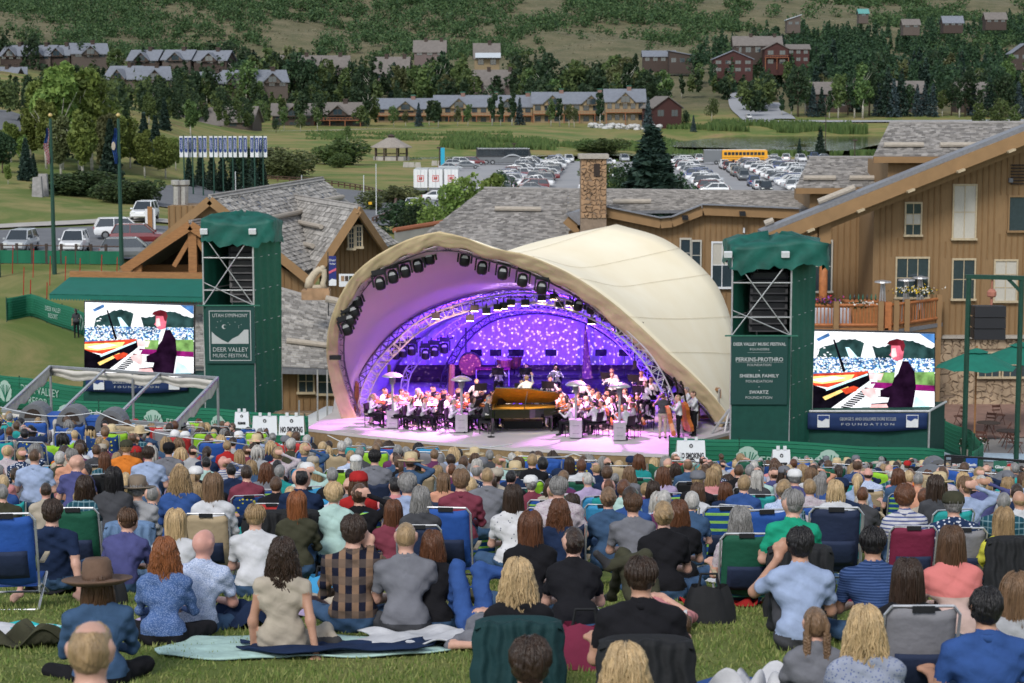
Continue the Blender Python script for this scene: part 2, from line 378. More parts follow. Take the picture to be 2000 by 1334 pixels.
# parking lot
LOT=patch('parking_lot',[U(905,455),U(1600,455),U(1640,276),U(880,276)],M('lot_asphalt',(.25,.255,.265),.9,var=.1,scale=.08,bump=0,col2=(.31,.31,.315),detail=7),.12,30,30)
patch('parking_lane',[U(905,410),U(1010,410),U(960,250),U(800,250)],ASPH,.1)
# roads
ribbon('valley_road',[U(355,205),U(372,225),U(400,255),U(455,285),U(560,298),U(660,290),U(745,262),U(790,225)],[9,9,8,8,8,9,9,9],ASPH,.12)
ribbon('resort_road',[(-62,150),(-48,158),(-33,166),(-24,185),(-26,205),(-34,232)],[9,9,11,9,8,7],ASPH,.1)
patch('car_park',[U(-60,149),U(330,149),U(330,176),U(-60,166)],ASPH,.1)
ribbon('pavement',[(-58,160),(-48,167),(-36,177),(-29,190),(-31,207)],[2.6,2.6,3,3,3],CONC,.16)
ribbon('hill_road',[(-108,250),(-88,268),(-80,300),(-84,340),(-100,380)],9,ASPH,.12)
ribbon('village_road',[U(1475,790),U(1465,815),U(1452,850),U(1445,900),U(1470,960)],13,M('pale_asphalt',(.3,.31,.33),.9,bump=0),.5,30)
ribbon('village_road',[U(1520,795),U(1510,820),U(1492,850),U(1500,890)],11,MATS['pale_asphalt'],.5,30)
ribbon('lake_path',[U(1400,782),U(1600,786),U(1800,786),U(2050,790)],6,MATS['pale_asphalt'],.5,40)
ribbon('meadow_path',[U(530,640),U(640,655),U(760,690),U(860,700)],2.5,CONC,.25,30)
# the plaza beside the right screen
patch('plaza',[U(1500,103),U(2300,103),U(2300,64),U(1560,66)],M('plaza_concrete',(.2,.19,.18),.85,var=.12,scale=.5,bump=.04,col2=(.26,.245,.23)),.06)
patch('brick_paving',[U(1780,101),U(2300,101),U(2300,86),U(1830,84)],M('brick_paving',(.24,.15,.12),.85,var=.15,scale=3,bump=.05),.1)
patch('blue_pavement_band',[U(1835,80),U(2300,80),U(2300,77.5),U(1845,77.5)],M('pale_blue_paving',(.34,.43,.5),.8,bump=.02),.1)

# ------------------------------------------------------------------ trees, shrubs and reeds
LM_NEAR=leafmat('leaf_near_aspen',(.08,.125,.03),(.2,.26,.065));LM_ASP=leafmat('leaf_aspen',(.052,.092,.034),(.13,.185,.06));LM_CON=leafmat('leaf_spruce',(.011,.025,.02),(.03,.056,.038),.1)
LM_BLUE=leafmat('leaf_blue_spruce',(.022,.04,.042),(.055,.085,.09),.1)
LM_DARK=leafmat('leaf_dark',(.018,.042,.022),(.052,.088,.04));LM_YEL=leafmat('leaf_yellow',(.24,.25,.04),(.36,.33,.07))
LM_SHR=leafmat('leaf_oak_brush',(.022,.048,.018),(.075,.11,.042),.2);LM_OLI=leafmat('leaf_olive',(.07,.085,.035),(.13,.14,.06))
LM_SAGE=leafmat('leaf_sage',(.12,.13,.075),(.24,.22,.14),.1)
BARK=M('bark_pale',(.42,.4,.35),.9,var=.3,scale=4);BARKD=M('bark_dark',(.1,.075,.055),.9)
def leaves(pts,size,rs,tilt=1.0,aspect=1.6,quads=True):
    """a small leaf-shaped face at every point, random turn"""
    n=len(pts);a=rs.normal(size=(n,3));a[:,2]*=tilt;a/=np.linalg.norm(a,axis=1)[:,None]
    b=rs.normal(size=(n,3));b-=a*(a*b).sum(1)[:,None];b/=np.linalg.norm(b,axis=1)[:,None]
    s=(size*rs.uniform(.6,1.3,n))[:,None]
    V=np.stack([pts-a*s*aspect/2,pts+b*s/2,pts+a*s*aspect/2,pts-b*s/2],1).reshape(-1,3)
    return V,np.arange(n*4).reshape(n,4)
def crown_pts(rs,n,H,kind):
    if kind=='spruce':
        t=rs.uniform(0,1,n)**.62;h=H*(1-t);ang=rs.uniform(0,2*PI,n)
        lay=.72+.28*np.abs(np.sin(h/H*PI*9+ang*.5));arm=.75+.25*np.sin(ang*7+h*2.1)
        r=(t*.23*H+.02*H)*lay*arm*rs.uniform(.45,1,n)**.5
        return np.stack([r*np.cos(ang),r*np.sin(ang),H*.05+h*.95-r*.22],1)
    if kind=='aspen':nl,w,z0=12,.2,.2
    elif kind=='poplar':nl,w,z0=12,.13,.14
    elif kind=='round':nl,w,z0=11,.33,.22
    else:nl,w,z0=9,.5,.06  # shrub
    c=np.zeros((nl,3));c[:,2]=np.linspace(z0+.1,.86,nl)*H+rs.normal(0,.02*H,nl)
    prof=np.sin(np.linspace(.45,2.75,nl))**.8;ang=rs.uniform(0,2*PI,nl);off=w*H*.55*prof*rs.uniform(.3,1.15,nl)
    c[:,0]=off*np.cos(ang);c[:,1]=off*np.sin(ang);rad=w*H*.62*prof*rs.uniform(.65,1.15,nl)
    k=rs.choice(nl,n,p=rad**2/(rad**2).sum());d=rs.normal(size=(n,3));d/=np.linalg.norm(d,axis=1)[:,None]
    p=c[k]+d*(rad[k]*rs.uniform(.5,1.05,n)**.6)[:,None]*np.array([1,1,1.15]);p[:,2]=np.maximum(p[:,2],.05*H);return p
TREES={}
def tree_meshes(kind,seed,H,n,ls):
    key=(kind,seed,H,n)
    if key in TREES:return TREES[key]
    rs=np.random.default_rng(seed);pts=crown_pts(rs,n,H,kind);V,F=leaves(pts,ls,rs,.6 if kind=='spruce' else 1)
    o=np_mesh('crown',V,F,[]);cm=o.data;bpy.data.objects.remove(o)
    mb=MB()
    if kind!='shrub':
        lean=rs.uniform(-.02,.02,2)*H;top=.97 if kind=='spruce' else .85
        mb.tube([(lean[0]*t,lean[1]*t,H*top*t) for t in(0,.3,.6,1)],[.02*H,.016*H,.01*H,.002*H],6)
        if kind!='spruce':
            for q in range(9):
                a=rs.uniform(0,2*PI);z=H*rs.uniform(.25,.7);l=H*rs.uniform(.1,.2);e=(math.cos(a)*l,math.sin(a)*l,z+l*1.2)
                mb.tube([(0,0,z),(e[0]*.5,e[1]*.5,z+l*.5),e],[.007*H,.004*H,.001*H],4)
    tm=mb.mesh('trunk',True) if mb.v else None
    TREES[key]=(cm,tm);return TREES[key]
def put_tree(name,label,cat,X,Y,H,kind,seed,leaf,bark=None,n=900,ls=.45,group=None,base=10.0,z=None):
    cm,tm=tree_meshes(kind,seed,base,n,ls*base/10 if False else ls)
    t=thing(name,label,cat,(X,Y,(g1(X,Y) if z is None else z)-.05),group);s=H/base;t.scale=(s,s,s);t.rotation_euler.z=random.uniform(0,6.28)
    c=link('crown',cm,None,t)
    if not len(cm.materials):cm.materials.append(leaf)
    c.material_slots[0].link='OBJECT';c.material_slots[0].material=leaf
    if tm is not None:
        k=link('trunk',tm,None,t)
        if not len(tm.materials):tm.materials.append(bark or BARK)
        k.material_slots[0].link='OBJECT';k.material_slots[0].material=bark or BARK
    return t
LABELQ=[]  # things whose label gets its place in the photograph at the end
KINDS={
 'aspen':('aspen_tree','aspen','green leafy aspen tree',LM_ASP,BARK),'dark':('broadleaf_tree','round','dark green broadleaf tree',LM_DARK,BARKD),
 'poplar':('poplar_tree','poplar','tall narrow poplar tree',LM_DARK,BARK),'spruce':('spruce_tree','spruce','dark pointed spruce tree',LM_CON,BARKD),
 'blue':('blue_spruce_tree','spruce','blue grey spruce tree',LM_BLUE,BARKD),'yellow':('yellow_tree','poplar','yellowing young tree',LM_YEL,BARK),
 'olive':('olive_tree','aspen','dull olive leafy tree',LM_OLI,BARK),'light':('cottonwood_tree','round','light green bushy tree',LM_ASP,BARK)}
def T(kind,u,vb,vt,D,where,n=1000,ls=None):
    """a tree standing at column u whose top reaches row vt"""
    nm,shp,desc,lf,bk=KINDS[kind];X=X_(u,D);z=g1(X,D)-.1;H=max(2.5,Z_(vt,D)-z)
    if D<320 and lf is LM_ASP:lf=LM_NEAR
    t=put_tree(nm,None,'tree',X,D,H,shp,random.randint(1,4),lf,bk,n,ls or .42,group=where)
    if u==1270:t.scale.x*=1.9;t.scale.y*=1.9
    LABELQ.append((t,desc,where));return t
rt=random.Random(11)
def belt(n,u0,u1,D0,D1,h0,h1,kinds,where,n_leaf=750,gap=None,avoid=()):
    k=0;tries=0
    while k<n and tries<n*8:
        tries+=1;D=rt.uniform(D0,D1);u=rt.uniform(u0,u1);X=X_(u,D);H=rt.uniform(h0,h1)
        z=g1(X,D);vb=proj((X,D,z))[1];vt=proj((X,D,z+H))[1]
        if any(a[0]<u<a[1] and vt<a[3] and vb>a[2] and D<a[4] for a in avoid):continue
        kd=rt.choice(kinds);nm,shp,desc,lf,bk=KINDS[kd]
        t=put_tree(nm,None,'tree',X,D,H*(1.0 if kd!='blue' else .85),shp,rt.randint(1,4),lf,bk,n_leaf,.55,group=where);LABELQ.append((t,desc,where));k+=1
# boxes (u0, u1, v0, v1, D) that must stay open so that a house shows
OPEN=[(5,225,85,120,860),(255,465,100,128,860),(205,350,128,158,800),(395,565,135,165,800),(545,700,120,155,830),
        (640,700,205,240,745),(745,830,190,225,745),(930,1045,195,230,745),(1100,1260,180,228,760),(1275,1330,195,230,750),
        (925,980,85,138,960),(925,1005,140,165,900),(1385,1470,100,140,930),(1425,1570,75,128,960),(1430,1525,150,220,800),
        (1250,1345,100,128,1000),(1600,1655,160,205,800),(1745,1795,160,205,800),(1300,1430,196,240,900),(1520,1590,30,60,1200),(1820,1870,30,60,1200)]
W1='trees among the village houses'
belt(34,-40,620,770,850,11,19,['dark','aspen','spruce','aspen','light'],W1,avoid=OPEN)
belt(34,440,1000,800,900,13,23,['poplar','aspen','dark','spruce','light','olive'],W1,avoid=OPEN)
belt(34,900,1450,800,900,13,23,['poplar','aspen','dark','dark','light','olive'],W1,avoid=OPEN)
W2='trees by the condominium row'
for u,vt,k in[(722,165,'poplar'),(772,205,'light'),(795,215,'olive'),(820,200,'blue'),(840,190,'poplar'),(858,192,'poplar'),(962,160,'poplar'),(978,185,'poplar'),(1000,170,'poplar'),(1015,190,'blue'),(1075,190,'aspen'),(1092,185,'poplar'),(1110,200,'olive'),(1120,205,'olive'),(1170,172,'poplar'),(1262,190,'blue'),(895,205,'olive'),(915,200,'aspen')]:
    T(k,u,0,vt,742+rt.uniform(-14,8),W2,1100)
W3='trees on the meadow'
for u,vt,D,k in[(440,170,700,'dark'),(465,215,690,'aspen'),(515,190,690,'light'),(560,205,670,'aspen'),(592,220,640,'light'),(625,205,660,'aspen'),(682,245,560,'light'),(545,230,620,'dark'),(637,290,430,'spruce'),(720,228,700,'dark'),(1350,225,740,'blue'),(1385,190,790,'light'),(1335,215,760,'dark'),
                    (1595,245,480,'spruce'),(1555,270,478,'spruce'),(1900,195,640,'aspen'),(1940,190,640,'light'),(1970,200,650,'aspen')]:
    T(k,u,0,vt,D,W3,1100)
W4='row of trees beyond the lake'
x=1520
while x<2040:
    k=rt.choice(['dark','spruce','aspen','blue','poplar','dark','aspen']);T(k,x,0,rt.uniform(118,175) if k!='blue' else rt.uniform(150,165),rt.uniform(800,822),W4,1000);x+=rt.uniform(11,19)
W5='forest trees on the right hillside'
belt(60,1480,2060,830,1150,12,22,['spruce','dark','aspen','poplar','spruce','olive'],W5,600,avoid=OPEN)
belt(24,1200,1500,850,1000,11,18,['dark','aspen','poplar','spruce'],W5,600,avoid=OPEN)
# one mass of forest behind the trees one can tell apart
def forest_mass():
    rs=np.random.default_rng(5);Vs=[];n0=0
    for i in range(1400):
        D=rs.uniform(900,1650);u=rs.uniform(1500+max(0,(1300-D)*.1),2250) if rs.random()<.8 else rs.uniform(1350,1700);X=X_(u,D)
        uu=(u-1500)/500
        if D>1320+uu*300:continue
        if any(a[0]-5<u<a[1]+5 and a[4]>=900 and D<a[4] and a[2]-8<proj((X,D,g1(X,D)))[1]<a[3]+40 for a in OPEN):continue
        kind='spruce' if rs.random()<.6 else 'aspen';H=rs.uniform(9,17);cp=crown_pts(rs,150,H,kind)+[X,D,g1(X,D)];V,F=leaves(cp,1.2,rs);Vs.append(V)
    V=np.concatenate(Vs);o=np_mesh('forest',V,np.arange(len(V)).reshape(-1,4),LM_DARK);stuff(o);o['label']='forest covering the upper right hillside';o['category']='forest'
forest_mass()
def village_wood():
    global OPEN
    rs=np.random.default_rng(15);Vs={0:[],1:[]};k=0
    for i in range(900):
        D=rs.uniform(790,960);u=rs.uniform(-60,1500);X=X_(u,D);H=rs.uniform(8,17)
        if u<420 and D>880:continue
        if u>1050 and u<1400 and D>905:continue
        z=g1(X,D);vb=proj((X,D,z))[1];vt=proj((X,D,z+H))[1]
        if any(a[0]-8<u<a[1]+8 and vt<a[3] and vb>a[2] and D<a[4] for a in OPEN):continue
        kd=['aspen','poplar','round','spruce'][rs.integers(4)]
        V,F=leaves(crown_pts(rs,175,H,kd)+[X,D,z],1.1,rs);Vs[int(kd=='aspen')].append(V);k+=1
    for i in range(170):
        D=rs.uniform(640,790);u=rs.uniform(-60,860);X=X_(u,D);H=rs.uniform(7,14);z=g1(X,D);vb=proj((X,D,z))[1];vt=proj((X,D,z+H))[1]
        if any(a[0]-8<u<a[1]+8 and vt<a[3] and vb>a[2] for a in OPEN) or(u>500 and D<700):continue
        V,F=leaves(crown_pts(rs,300,H,['aspen','poplar','round'][rs.integers(3)])+[X,D,z],.8,rs);Vs[rs.integers(2)].append(V)
    for i in range(520):
        D=rs.uniform(270,640);u=rs.uniform(-150,250 if D<430 else 330+(D-430)*.9);X=X_(u,D);H=rs.uniform(6,13);z=g1(X,D);vb=proj((X,D,z))[1];vt=proj((X,D,z+H))[1]
        if vt<140 or(u<80 and D<320) or(355<u<540 and D<560):continue
        kd=['aspen','poplar','spruce','round'][rs.integers(4)];V,F=leaves(crown_pts(rs,300,H,kd)+[X,D,z],.5,rs);Vs[int(kd!='spruce' and rs.random()<.5)].append(V)
    for q,m in((0,LM_DARK),(1,LM_ASP)):
        V=np.concatenate(Vs[q]);o=np_mesh('wood',V,np.arange(len(V)).reshape(-1,4),m);stuff(o);o['label']=['dark','light'][q]+' green wood growing thickly round the village houses';o['category']='wood'
village_wood()
def brush_mass():
    rs=np.random.default_rng(3);Vs=[];Ss=[]
    def clump(u,D):
        return math.sin(u*.011+D*.004)+math.sin(u*.023-D*.013+1)+.8*math.sin(D*.03+u*.006)
    n=0
    while n<2900:
        D=rs.uniform(880,2100);u=rs.uniform(-120,2050);X=X_(u,D);v=proj((X,D,g1(X,D)))[1]
        c=clump(u,D)
        lim=-.5 if u<1000 else 0
        if v>118 or v<-30:continue
        if u>1080 and u<1420 and 55<v:c-=1.1
        if u>1450:c-=1.0
        if v<60 and u<1350:c+=.9
        if c<lim and rs.random()>.06:n+=.2;continue
        s=rs.uniform(3.0,6.2)*D/1000;cp=crown_pts(rs,85,s*1.6,'shrub')*[1.25,1.25,.8]+[X,D,g1(X,D)-.3];V,F=leaves(cp,.85*D/1000,rs);Vs.append(V);n+=1
    for i in range(5200):
        D=rs.uniform(860,1700);u=rs.uniform(-120,2100);X=X_(u,D);z=g1(X,D);v=proj((X,D,z))[1]
        if v>125 or v<-20:continue
        V,F=leaves(rs.normal(size=(7,3))*[.7,.7,.3]+[X,D,z+.3],.6,rs);Ss.append(V)
    V=np.concatenate(Vs);o=np_mesh('oak_brush',V,np.arange(len(V)).reshape(-1,4),LM_SHR);stuff(o);o['label']='dark green oak brush covering the dry hillside';o['category']='brush'
    V=np.concatenate(Ss);o=np_mesh('sagebrush',V,np.arange(len(V)).reshape(-1,4),LM_SAGE);stuff(o);o['label']='pale sagebrush scattered over the dry hillside';o['category']='brush'
brush_mass()
def reeds():
    rs=np.random.default_rng(9);Vs=[]
    def strip(u0,u1,D0,D1,n,h):
        u=rs.uniform(u0,u1,n);D=rs.uniform(D0,D1,n);X=(u-1000)/FPX*D;Z=ground(X,D)
        k=np.sin(u*.05)+np.sin(D*.15+u*.02)>-.4;X,D,Z=X[k],D[k],Z[k];m=len(X);hh=h*rs.uniform(.5,1.1,m);a=rs.uniform(0,PI,m);dx=np.cos(a)*.35;dy=np.sin(a)*.35;lx=rs.normal(0,.3,m)
        V=np.stack([np.stack([X-dx,D-dy,Z],1),np.stack([X+dx,D+dy,Z],1),np.stack([X+lx+dx*.3,D+dy*.3,Z+hh],1),np.stack([X+lx-dx*.3,D-dy*.3,Z+hh],1)],1);Vs.append(V.reshape(-1,3))
    strip(860,1420,500,560,9000,1.6);strip(1380,1660,745,775,5000,2.6);strip(1300,1560,748,770,3000,2.0)
    strip(1590,1690,742,752,1200,3.5);strip(800,1300,455,470,3500,1.2);strip(1280,1420,560,640,2500,2);strip(1660,1750,480,500,1500,1.5);strip(1500,1640,480,500,2000,1.4)
    strip(600,1000,560,640,3000,.8)
    V=np.concatenate(Vs);o=np_mesh('reeds',V,np.arange(len(V)).reshape(-1,4),leafmat('leaf_reed',(.07,.15,.045),(.14,.22,.07),.3));stuff(o);o['label']='green reeds along the water and meadow';o['category']='reeds'
reeds()
# near side left: big aspens, spruces and shrubs on the bank above the road
W6='trees behind the flagpoles'
for u,vt,D,k,n in[(55,260,245,'aspen',4200),(15,255,240,'dark',3600),(130,108,258,'aspen',5200),(165,122,262,'aspen',5200),(105,150,268,'light',4200),(205,165,268,'aspen',4600),(70,205,262,'aspen',4200),(32,235,258,'light',4200),(188,138,264,'light',4600),(236,205,262,'aspen',4200),(262,225,275,'light',3600),(100,185,255,'aspen',4600),(215,215,250,'olive',4000),(128,215,240,'olive',4200),(170,205,236,'aspen',4600),
                       (75,300,236,'spruce',4500),(60,270,230,'spruce',4500),(225,235,232,'spruce',4500),(290,220,285,'spruce',4000),(312,225,300,'spruce',3500),(290,245,262,'aspen',4200),(330,262,268,'light',3600),(350,265,290,'aspen',3000),(25,330,222,'aspen',3200),
                       (250,180,420,'dark',1800),(330,190,430,'spruce',1600),(20,160,420,'dark',1800),(60,175,430,'spruce',1600),(300,175,440,'aspen',1800),(380,190,440,'aspen',1800),(215,175,430,'aspen',1800)]:
    T(k,u,0,vt,D,W6,n,.42 if D<320 else .5)
W7='spruces behind the row of banners'
for i,u in enumerate([375,398,420,440,462,482,500,516]):T('spruce',u,0,292+rt.uniform(-6,10),262+rt.uniform(-4,4),W7,2600,.32)
for u,vt,D,k,w in[(1270,245,185,'spruce','Large'),(1222,322,190,'dark',''),(1240,305,195,'spruce','L'),(1300,300,195,'spruce','L'),(1312,330,205,'dark',''),(1205,335,215,'dark',''),(975,335,215,'dark',''),(1325,345,200,'spruce',''),(965,325,200,'aspen',''),(905,330,175,'light',''),(890,350,170,'aspen',''),(815,395,168,'dark',''),(850,395,165,'light',''),(825,380,180,'light',''),(1200,345,205,'light',''),(1165,360,215,'spruce','')]:
    T(k,u,0,vt,D,'trees behind the lodge roofs',6500 if w else 3200,.3 if w else .26)
def S(u,D,H,Wd,leaf,label,where,n=1500,ls=.3,seed=None):
    X=X_(u,D);cm,_=tree_meshes('shrub',seed or rt.randint(1,3),4,n,ls)
    o=link('shrub',cm,None,None,(X,D,g1(X,D)-.1))
    if not len(cm.materials):cm.materials.append(leaf)
    o.material_slots[0].link='OBJECT';o.material_slots[0].material=leaf;o.scale=(Wd/4,Wd/4,H/4);tag(o,None,'shrub',where);LABELQ.append((o,label,where));return o
for u,D,H,Wd in[(150,212,2.4,7),(175,215,2.8,7),(125,214,2.2,6),(195,222,2.4,6),(240,206,2.2,5),(262,205,2.4,5),(280,206,2.1,4),(298,208,2.6,4.4),(220,210,2.3,5)]:
    S(u,D,H,Wd,LM_SHR,'dark green rounded shrub beside the resort road','shrubs beside the resort road',2600,.2)
for u,D,H,Wd,lf in[(672,400,5.5,11,LM_ASP),(650,405,4,8,LM_ASP),(690,402,4.5,8,LM_DARK),(665,385,3,5,LM_ASP),(560,330,5,10,LM_OLI),(520,345,5,12,LM_OLI),(590,340,4,9,LM_OLI),(490,335,5,8,LM_DARK),(1175,300,4,7,LM_ASP),(735,250,2.5,5,LM_OLI),(1180,495,4,12,LM_ASP),(1150,500,3,9,LM_ASP),(775,265,2.5,6,LM_OLI),(795,215,3.5,6,LM_DARK),(1560,560,4,8,LM_OLI)]:
    S(u,D,H,Wd,lf,{LM_ASP:'light green',LM_OLI:'dull olive',LM_DARK:'dark green'}[lf]+' low bush on the meadow','bushes on the meadow',1600,.22)
# ------------------------------------------------------------------ houses across the valley
ROOFB=M('roof_slate',(.16,.175,.205),.8,var=.1,scale=.8,bump=0);ROOFG=M('roof_grey_brown',(.15,.135,.125),.85,var=.12,scale=.8,bump=0)
ROOFM=M('roof_pale_metal',(.42,.46,.5),.5,var=.05,bump=0)
WBR=M('wall_dark_brown',(.055,.04,.034),.85,bump=0);WGR=M('wall_grey_brown',(.09,.072,.062),.85,bump=0);WTAN=M('wall_sand',(.24,.185,.11),.85,bump=0)
WRED=M('wall_dark_red',(.055,.022,.02),.8,bump=0);WPUR=M('wall_taupe',(.13,.1,.095),.85,bump=0);WCRE=M('wall_cream',(.42,.38,.3),.85,bump=0)
GLS=M('window_glass',(.03,.045,.055),.08,var=.1,bump=0,spec=.8);TRIM=M('trim_pale',(.22,.18,.13),.7,bump=0);TRIMD=M('trim_dark',(.07,.05,.04),.8,bump=0)
RAILW=M('rail_wood',(.24,.09,.04),.7,bump=0);BRICKC=M('chimney_brick',(.2,.12,.1),.9,bump=0);GREENC=M('cap_green',(.03,.13,.09),.5,bump=0)
def win(mb_parent,x,y,z,w,h,trim=TRIM,ny=-1,panes=1):
    """a window in the XZ plane: frame part with its pane as sub-part (local coordinates)"""
    f=MB();t=.09*max(1,w*.6)
    f.bb(x-w/2-t,x+w/2+t,y-.06,y+.04,z-t,z);f.bb(x-w/2-t,x+w/2+t,y-.06,y+.04,z+h,z+h+t)
    f.bb(x-w/2-t,x-w/2,y-.055,y+.04,z,z+h);f.bb(x+w/2,x+w/2+t,y-.055,y+.04,z,z+h)
    for i in range(1,panes):f.bb(x-w/2+w*i/panes-t*.3,x-w/2+w*i/panes+t*.3,y-.05,y+.04,z,z+h)
    fo=obj('window',f,trim,mb_parent,world=False);p=MB();p.bb(x-w/2,x+w/2,y-.02,y+.02,z,z+h);obj('pane',p,GLS,fo,world=False)
def house(label,u,vb,D,wpx,wallpx,roofpx,wall,roof,rot=0,dep=9,ridge='x',shed=0,stor=2,nw=4,trim=TRIMD,deck=False,chim=1,gables=0,zoff=0,group=None,cat='house',name='village_house',chmat=None,capmat=None):
    """a house whose front wall stands wallpx high and wpx wide in the photograph"""
    k=D/FPX;w=wpx*k;h=wallpx*k;rh=roofpx*k;X=X_(u,D);z=Z_(vb,D)+zoff
    t=thing(name,label,cat,(0,0,0),group);b=MB();b.bb(-w/2,w/2,0,dep,-4,h)
    ov=.7
    r=MB()
    if shed:
        s=shed;a=h+rh if s>0 else h;c=h if s>0 else h+rh
        b.prism([(-w/2,0,h-.01),(w/2,0,h-.01),(w/2,0,c),(-w/2,0,a)],(0,dep,0))
        r.prism([(-w/2-ov,-ov,a+.05),(w/2+ov,-ov,c+.05-(.0)),(w/2+ov,-ov,c+.45),(-w/2-ov,-ov,a+.45)],(0,dep+2*ov,0))
    elif ridge=='x':
        b.prism([(-w/2,0,h-.01),(-w/2,dep,h-.01),(-w/2,dep/2,h+rh)],(w,0,0))
        for y0,y1 in((-ov,dep/2),(dep+ov,dep/2)):
            zz=h-rh*ov/(dep/2)
            r.prism([(-w/2-ov,y0,zz),(-w/2-ov,y1,h+rh),(-w/2-ov,y1,h+rh+.35),(-w/2-ov,y0,zz+.35)],(w+2*ov,0,0))
    else:
        b.prism([(-w/2,0,h-.01),(w/2,0,h-.01),(0,0,h+rh)],(0,dep,0))
        for x0 in(-w/2-ov,w/2+ov):
            zz=h-rh*ov/(w/2)
            r.prism([(x0,-ov,zz),(0,-ov,h+rh),(0,-ov,h+rh+.35),(x0,-ov,zz+.35)],(0,dep+2*ov,0))
    obj('wall',b,wall,t,world=False);ro=obj('roof',r,roof,t,world=False)
    for g in range(gables):
        gx=-w/2+w*(g+.5)/gables;gw=min(6.5,w/gables*.55);gh=rh*.75;m=MB();m.prism([(gx-gw/2,-1.2,h-.8),(gx+gw/2,-1.2,h-.8),(gx+gw/2,-1.2,h),(gx,-1.2,h+gh),(gx-gw/2,-1.2,h)],(0,dep*.4,0));obj('gable',m,wall,t,world=False)
        m=MB()
        for x0 in(gx-gw/2-.5,gx+gw/2+.5):m.prism([(x0,-1.9,h-.35),(gx,-1.9,h+gh),(gx,-1.9,h+gh+.35),(x0,-1.9,h)],(0,dep*.45,0))
        obj('gable_roof',m,roof,t,world=False);win(t,gx,-1.24,h-.4,gw*.5,gh*.7,trim,panes=2)
    for c in range(chim):
        cx=-w/2+w*(c+.5)/chim+w*.12;m=MB();m.bb(cx-.8,cx+.8,dep*.42,dep*.62,h-.2,h+rh+1.3);co=obj('chimney',m,chmat or WBR,ro,world=False)
        m=MB();m.bb(cx-1,cx+1,dep*.4,dep*.64,h+rh+1.302,h+rh+1.6);obj('chimney_cap',m,capmat or TRIMD,ro,world=False)
    for s_ in range(stor):
        z0=s_*h/stor+.35*h/stor;hh=.45*h/stor
        for i in range(nw):
            x=-w/2+w*(i+.5)/nw
            win(t,x,-.02,z0,min(2.6,w/nw*.55),hh,trim,panes=2 if w/nw>2.4 else 1)
    if deck:
        for s_ in range(1,stor):
            z0=s_*h/stor;m=MB();m.bb(-w/2,w/2,-2.2,-.07,z0-.15,z0+.1);dk=obj('deck',m,RAILW,t,world=False)
            m=MB();m.bb(-w/2,w/2,-2.25,-2.15,z0+.9,z0+1.05)
            for i in range(int(w/1.2)+1):m.bb(-w/2+i*1.2,-w/2+i*1.2+.12,-2.25,-2.13,z0+.1,z0+.9)
            obj('railing',m,RAILW,dk,world=False)
            m=MB()
            for i in range(max(2,int(w/5))+1):
                x=-w/2+.2+(w-.4)*i/max(2,int(w/5));m.bb(x-.15,x+.15,-2.2,-1.9,-1.5,z0-.16)
            obj('deck_posts',m,RAILW,t,world=False)
    t.location=(X,D,z);t.rotation_euler.z=R(rot);return t
G1='slate roofed townhouses on the hillside at the upper left'
for i,(u,vb,D,w,wp,rp_,sh,rot) in enumerate([(38,122,870,44,20,16,1,-12),(88,122,868,52,20,16,1,-12),(128,120,866,46,18,15,1,-12),(190,118,862,60,20,16,-1,12),
        (290,130,868,54,18,16,1,-8),(355,128,866,52,17,15,1,-8),(420,130,864,60,18,15,1,-8),(245,165,812,62,16,20,1,-14),(312,168,808,56,20,20,-1,10),
        (420,180,812,50,26,18,1,-6),(470,180,810,60,28,20,1,-6),(538,176,808,56,26,18,-1,12),(10,175,800,60,24,22,1,-10),(40,168,806,44,22,18,-1,8)]):
    house(['first','second','third','fourth','fifth','sixth','seventh','eighth','ninth','tenth','eleventh','twelfth','thirteenth','fourteenth'][i]+' brown townhouse with a slanting slate roof '+('in the top row, counted from the left' if i<7 else 'in the lower rows of the hillside'),u,vb-3,D,w*1.12,wp*.55,rp_*1.15,WGR if i%2 else WBR,ROOFB,rot*1.6,11,nw=3,stor=1,gables=1,chim=1,group=G1)
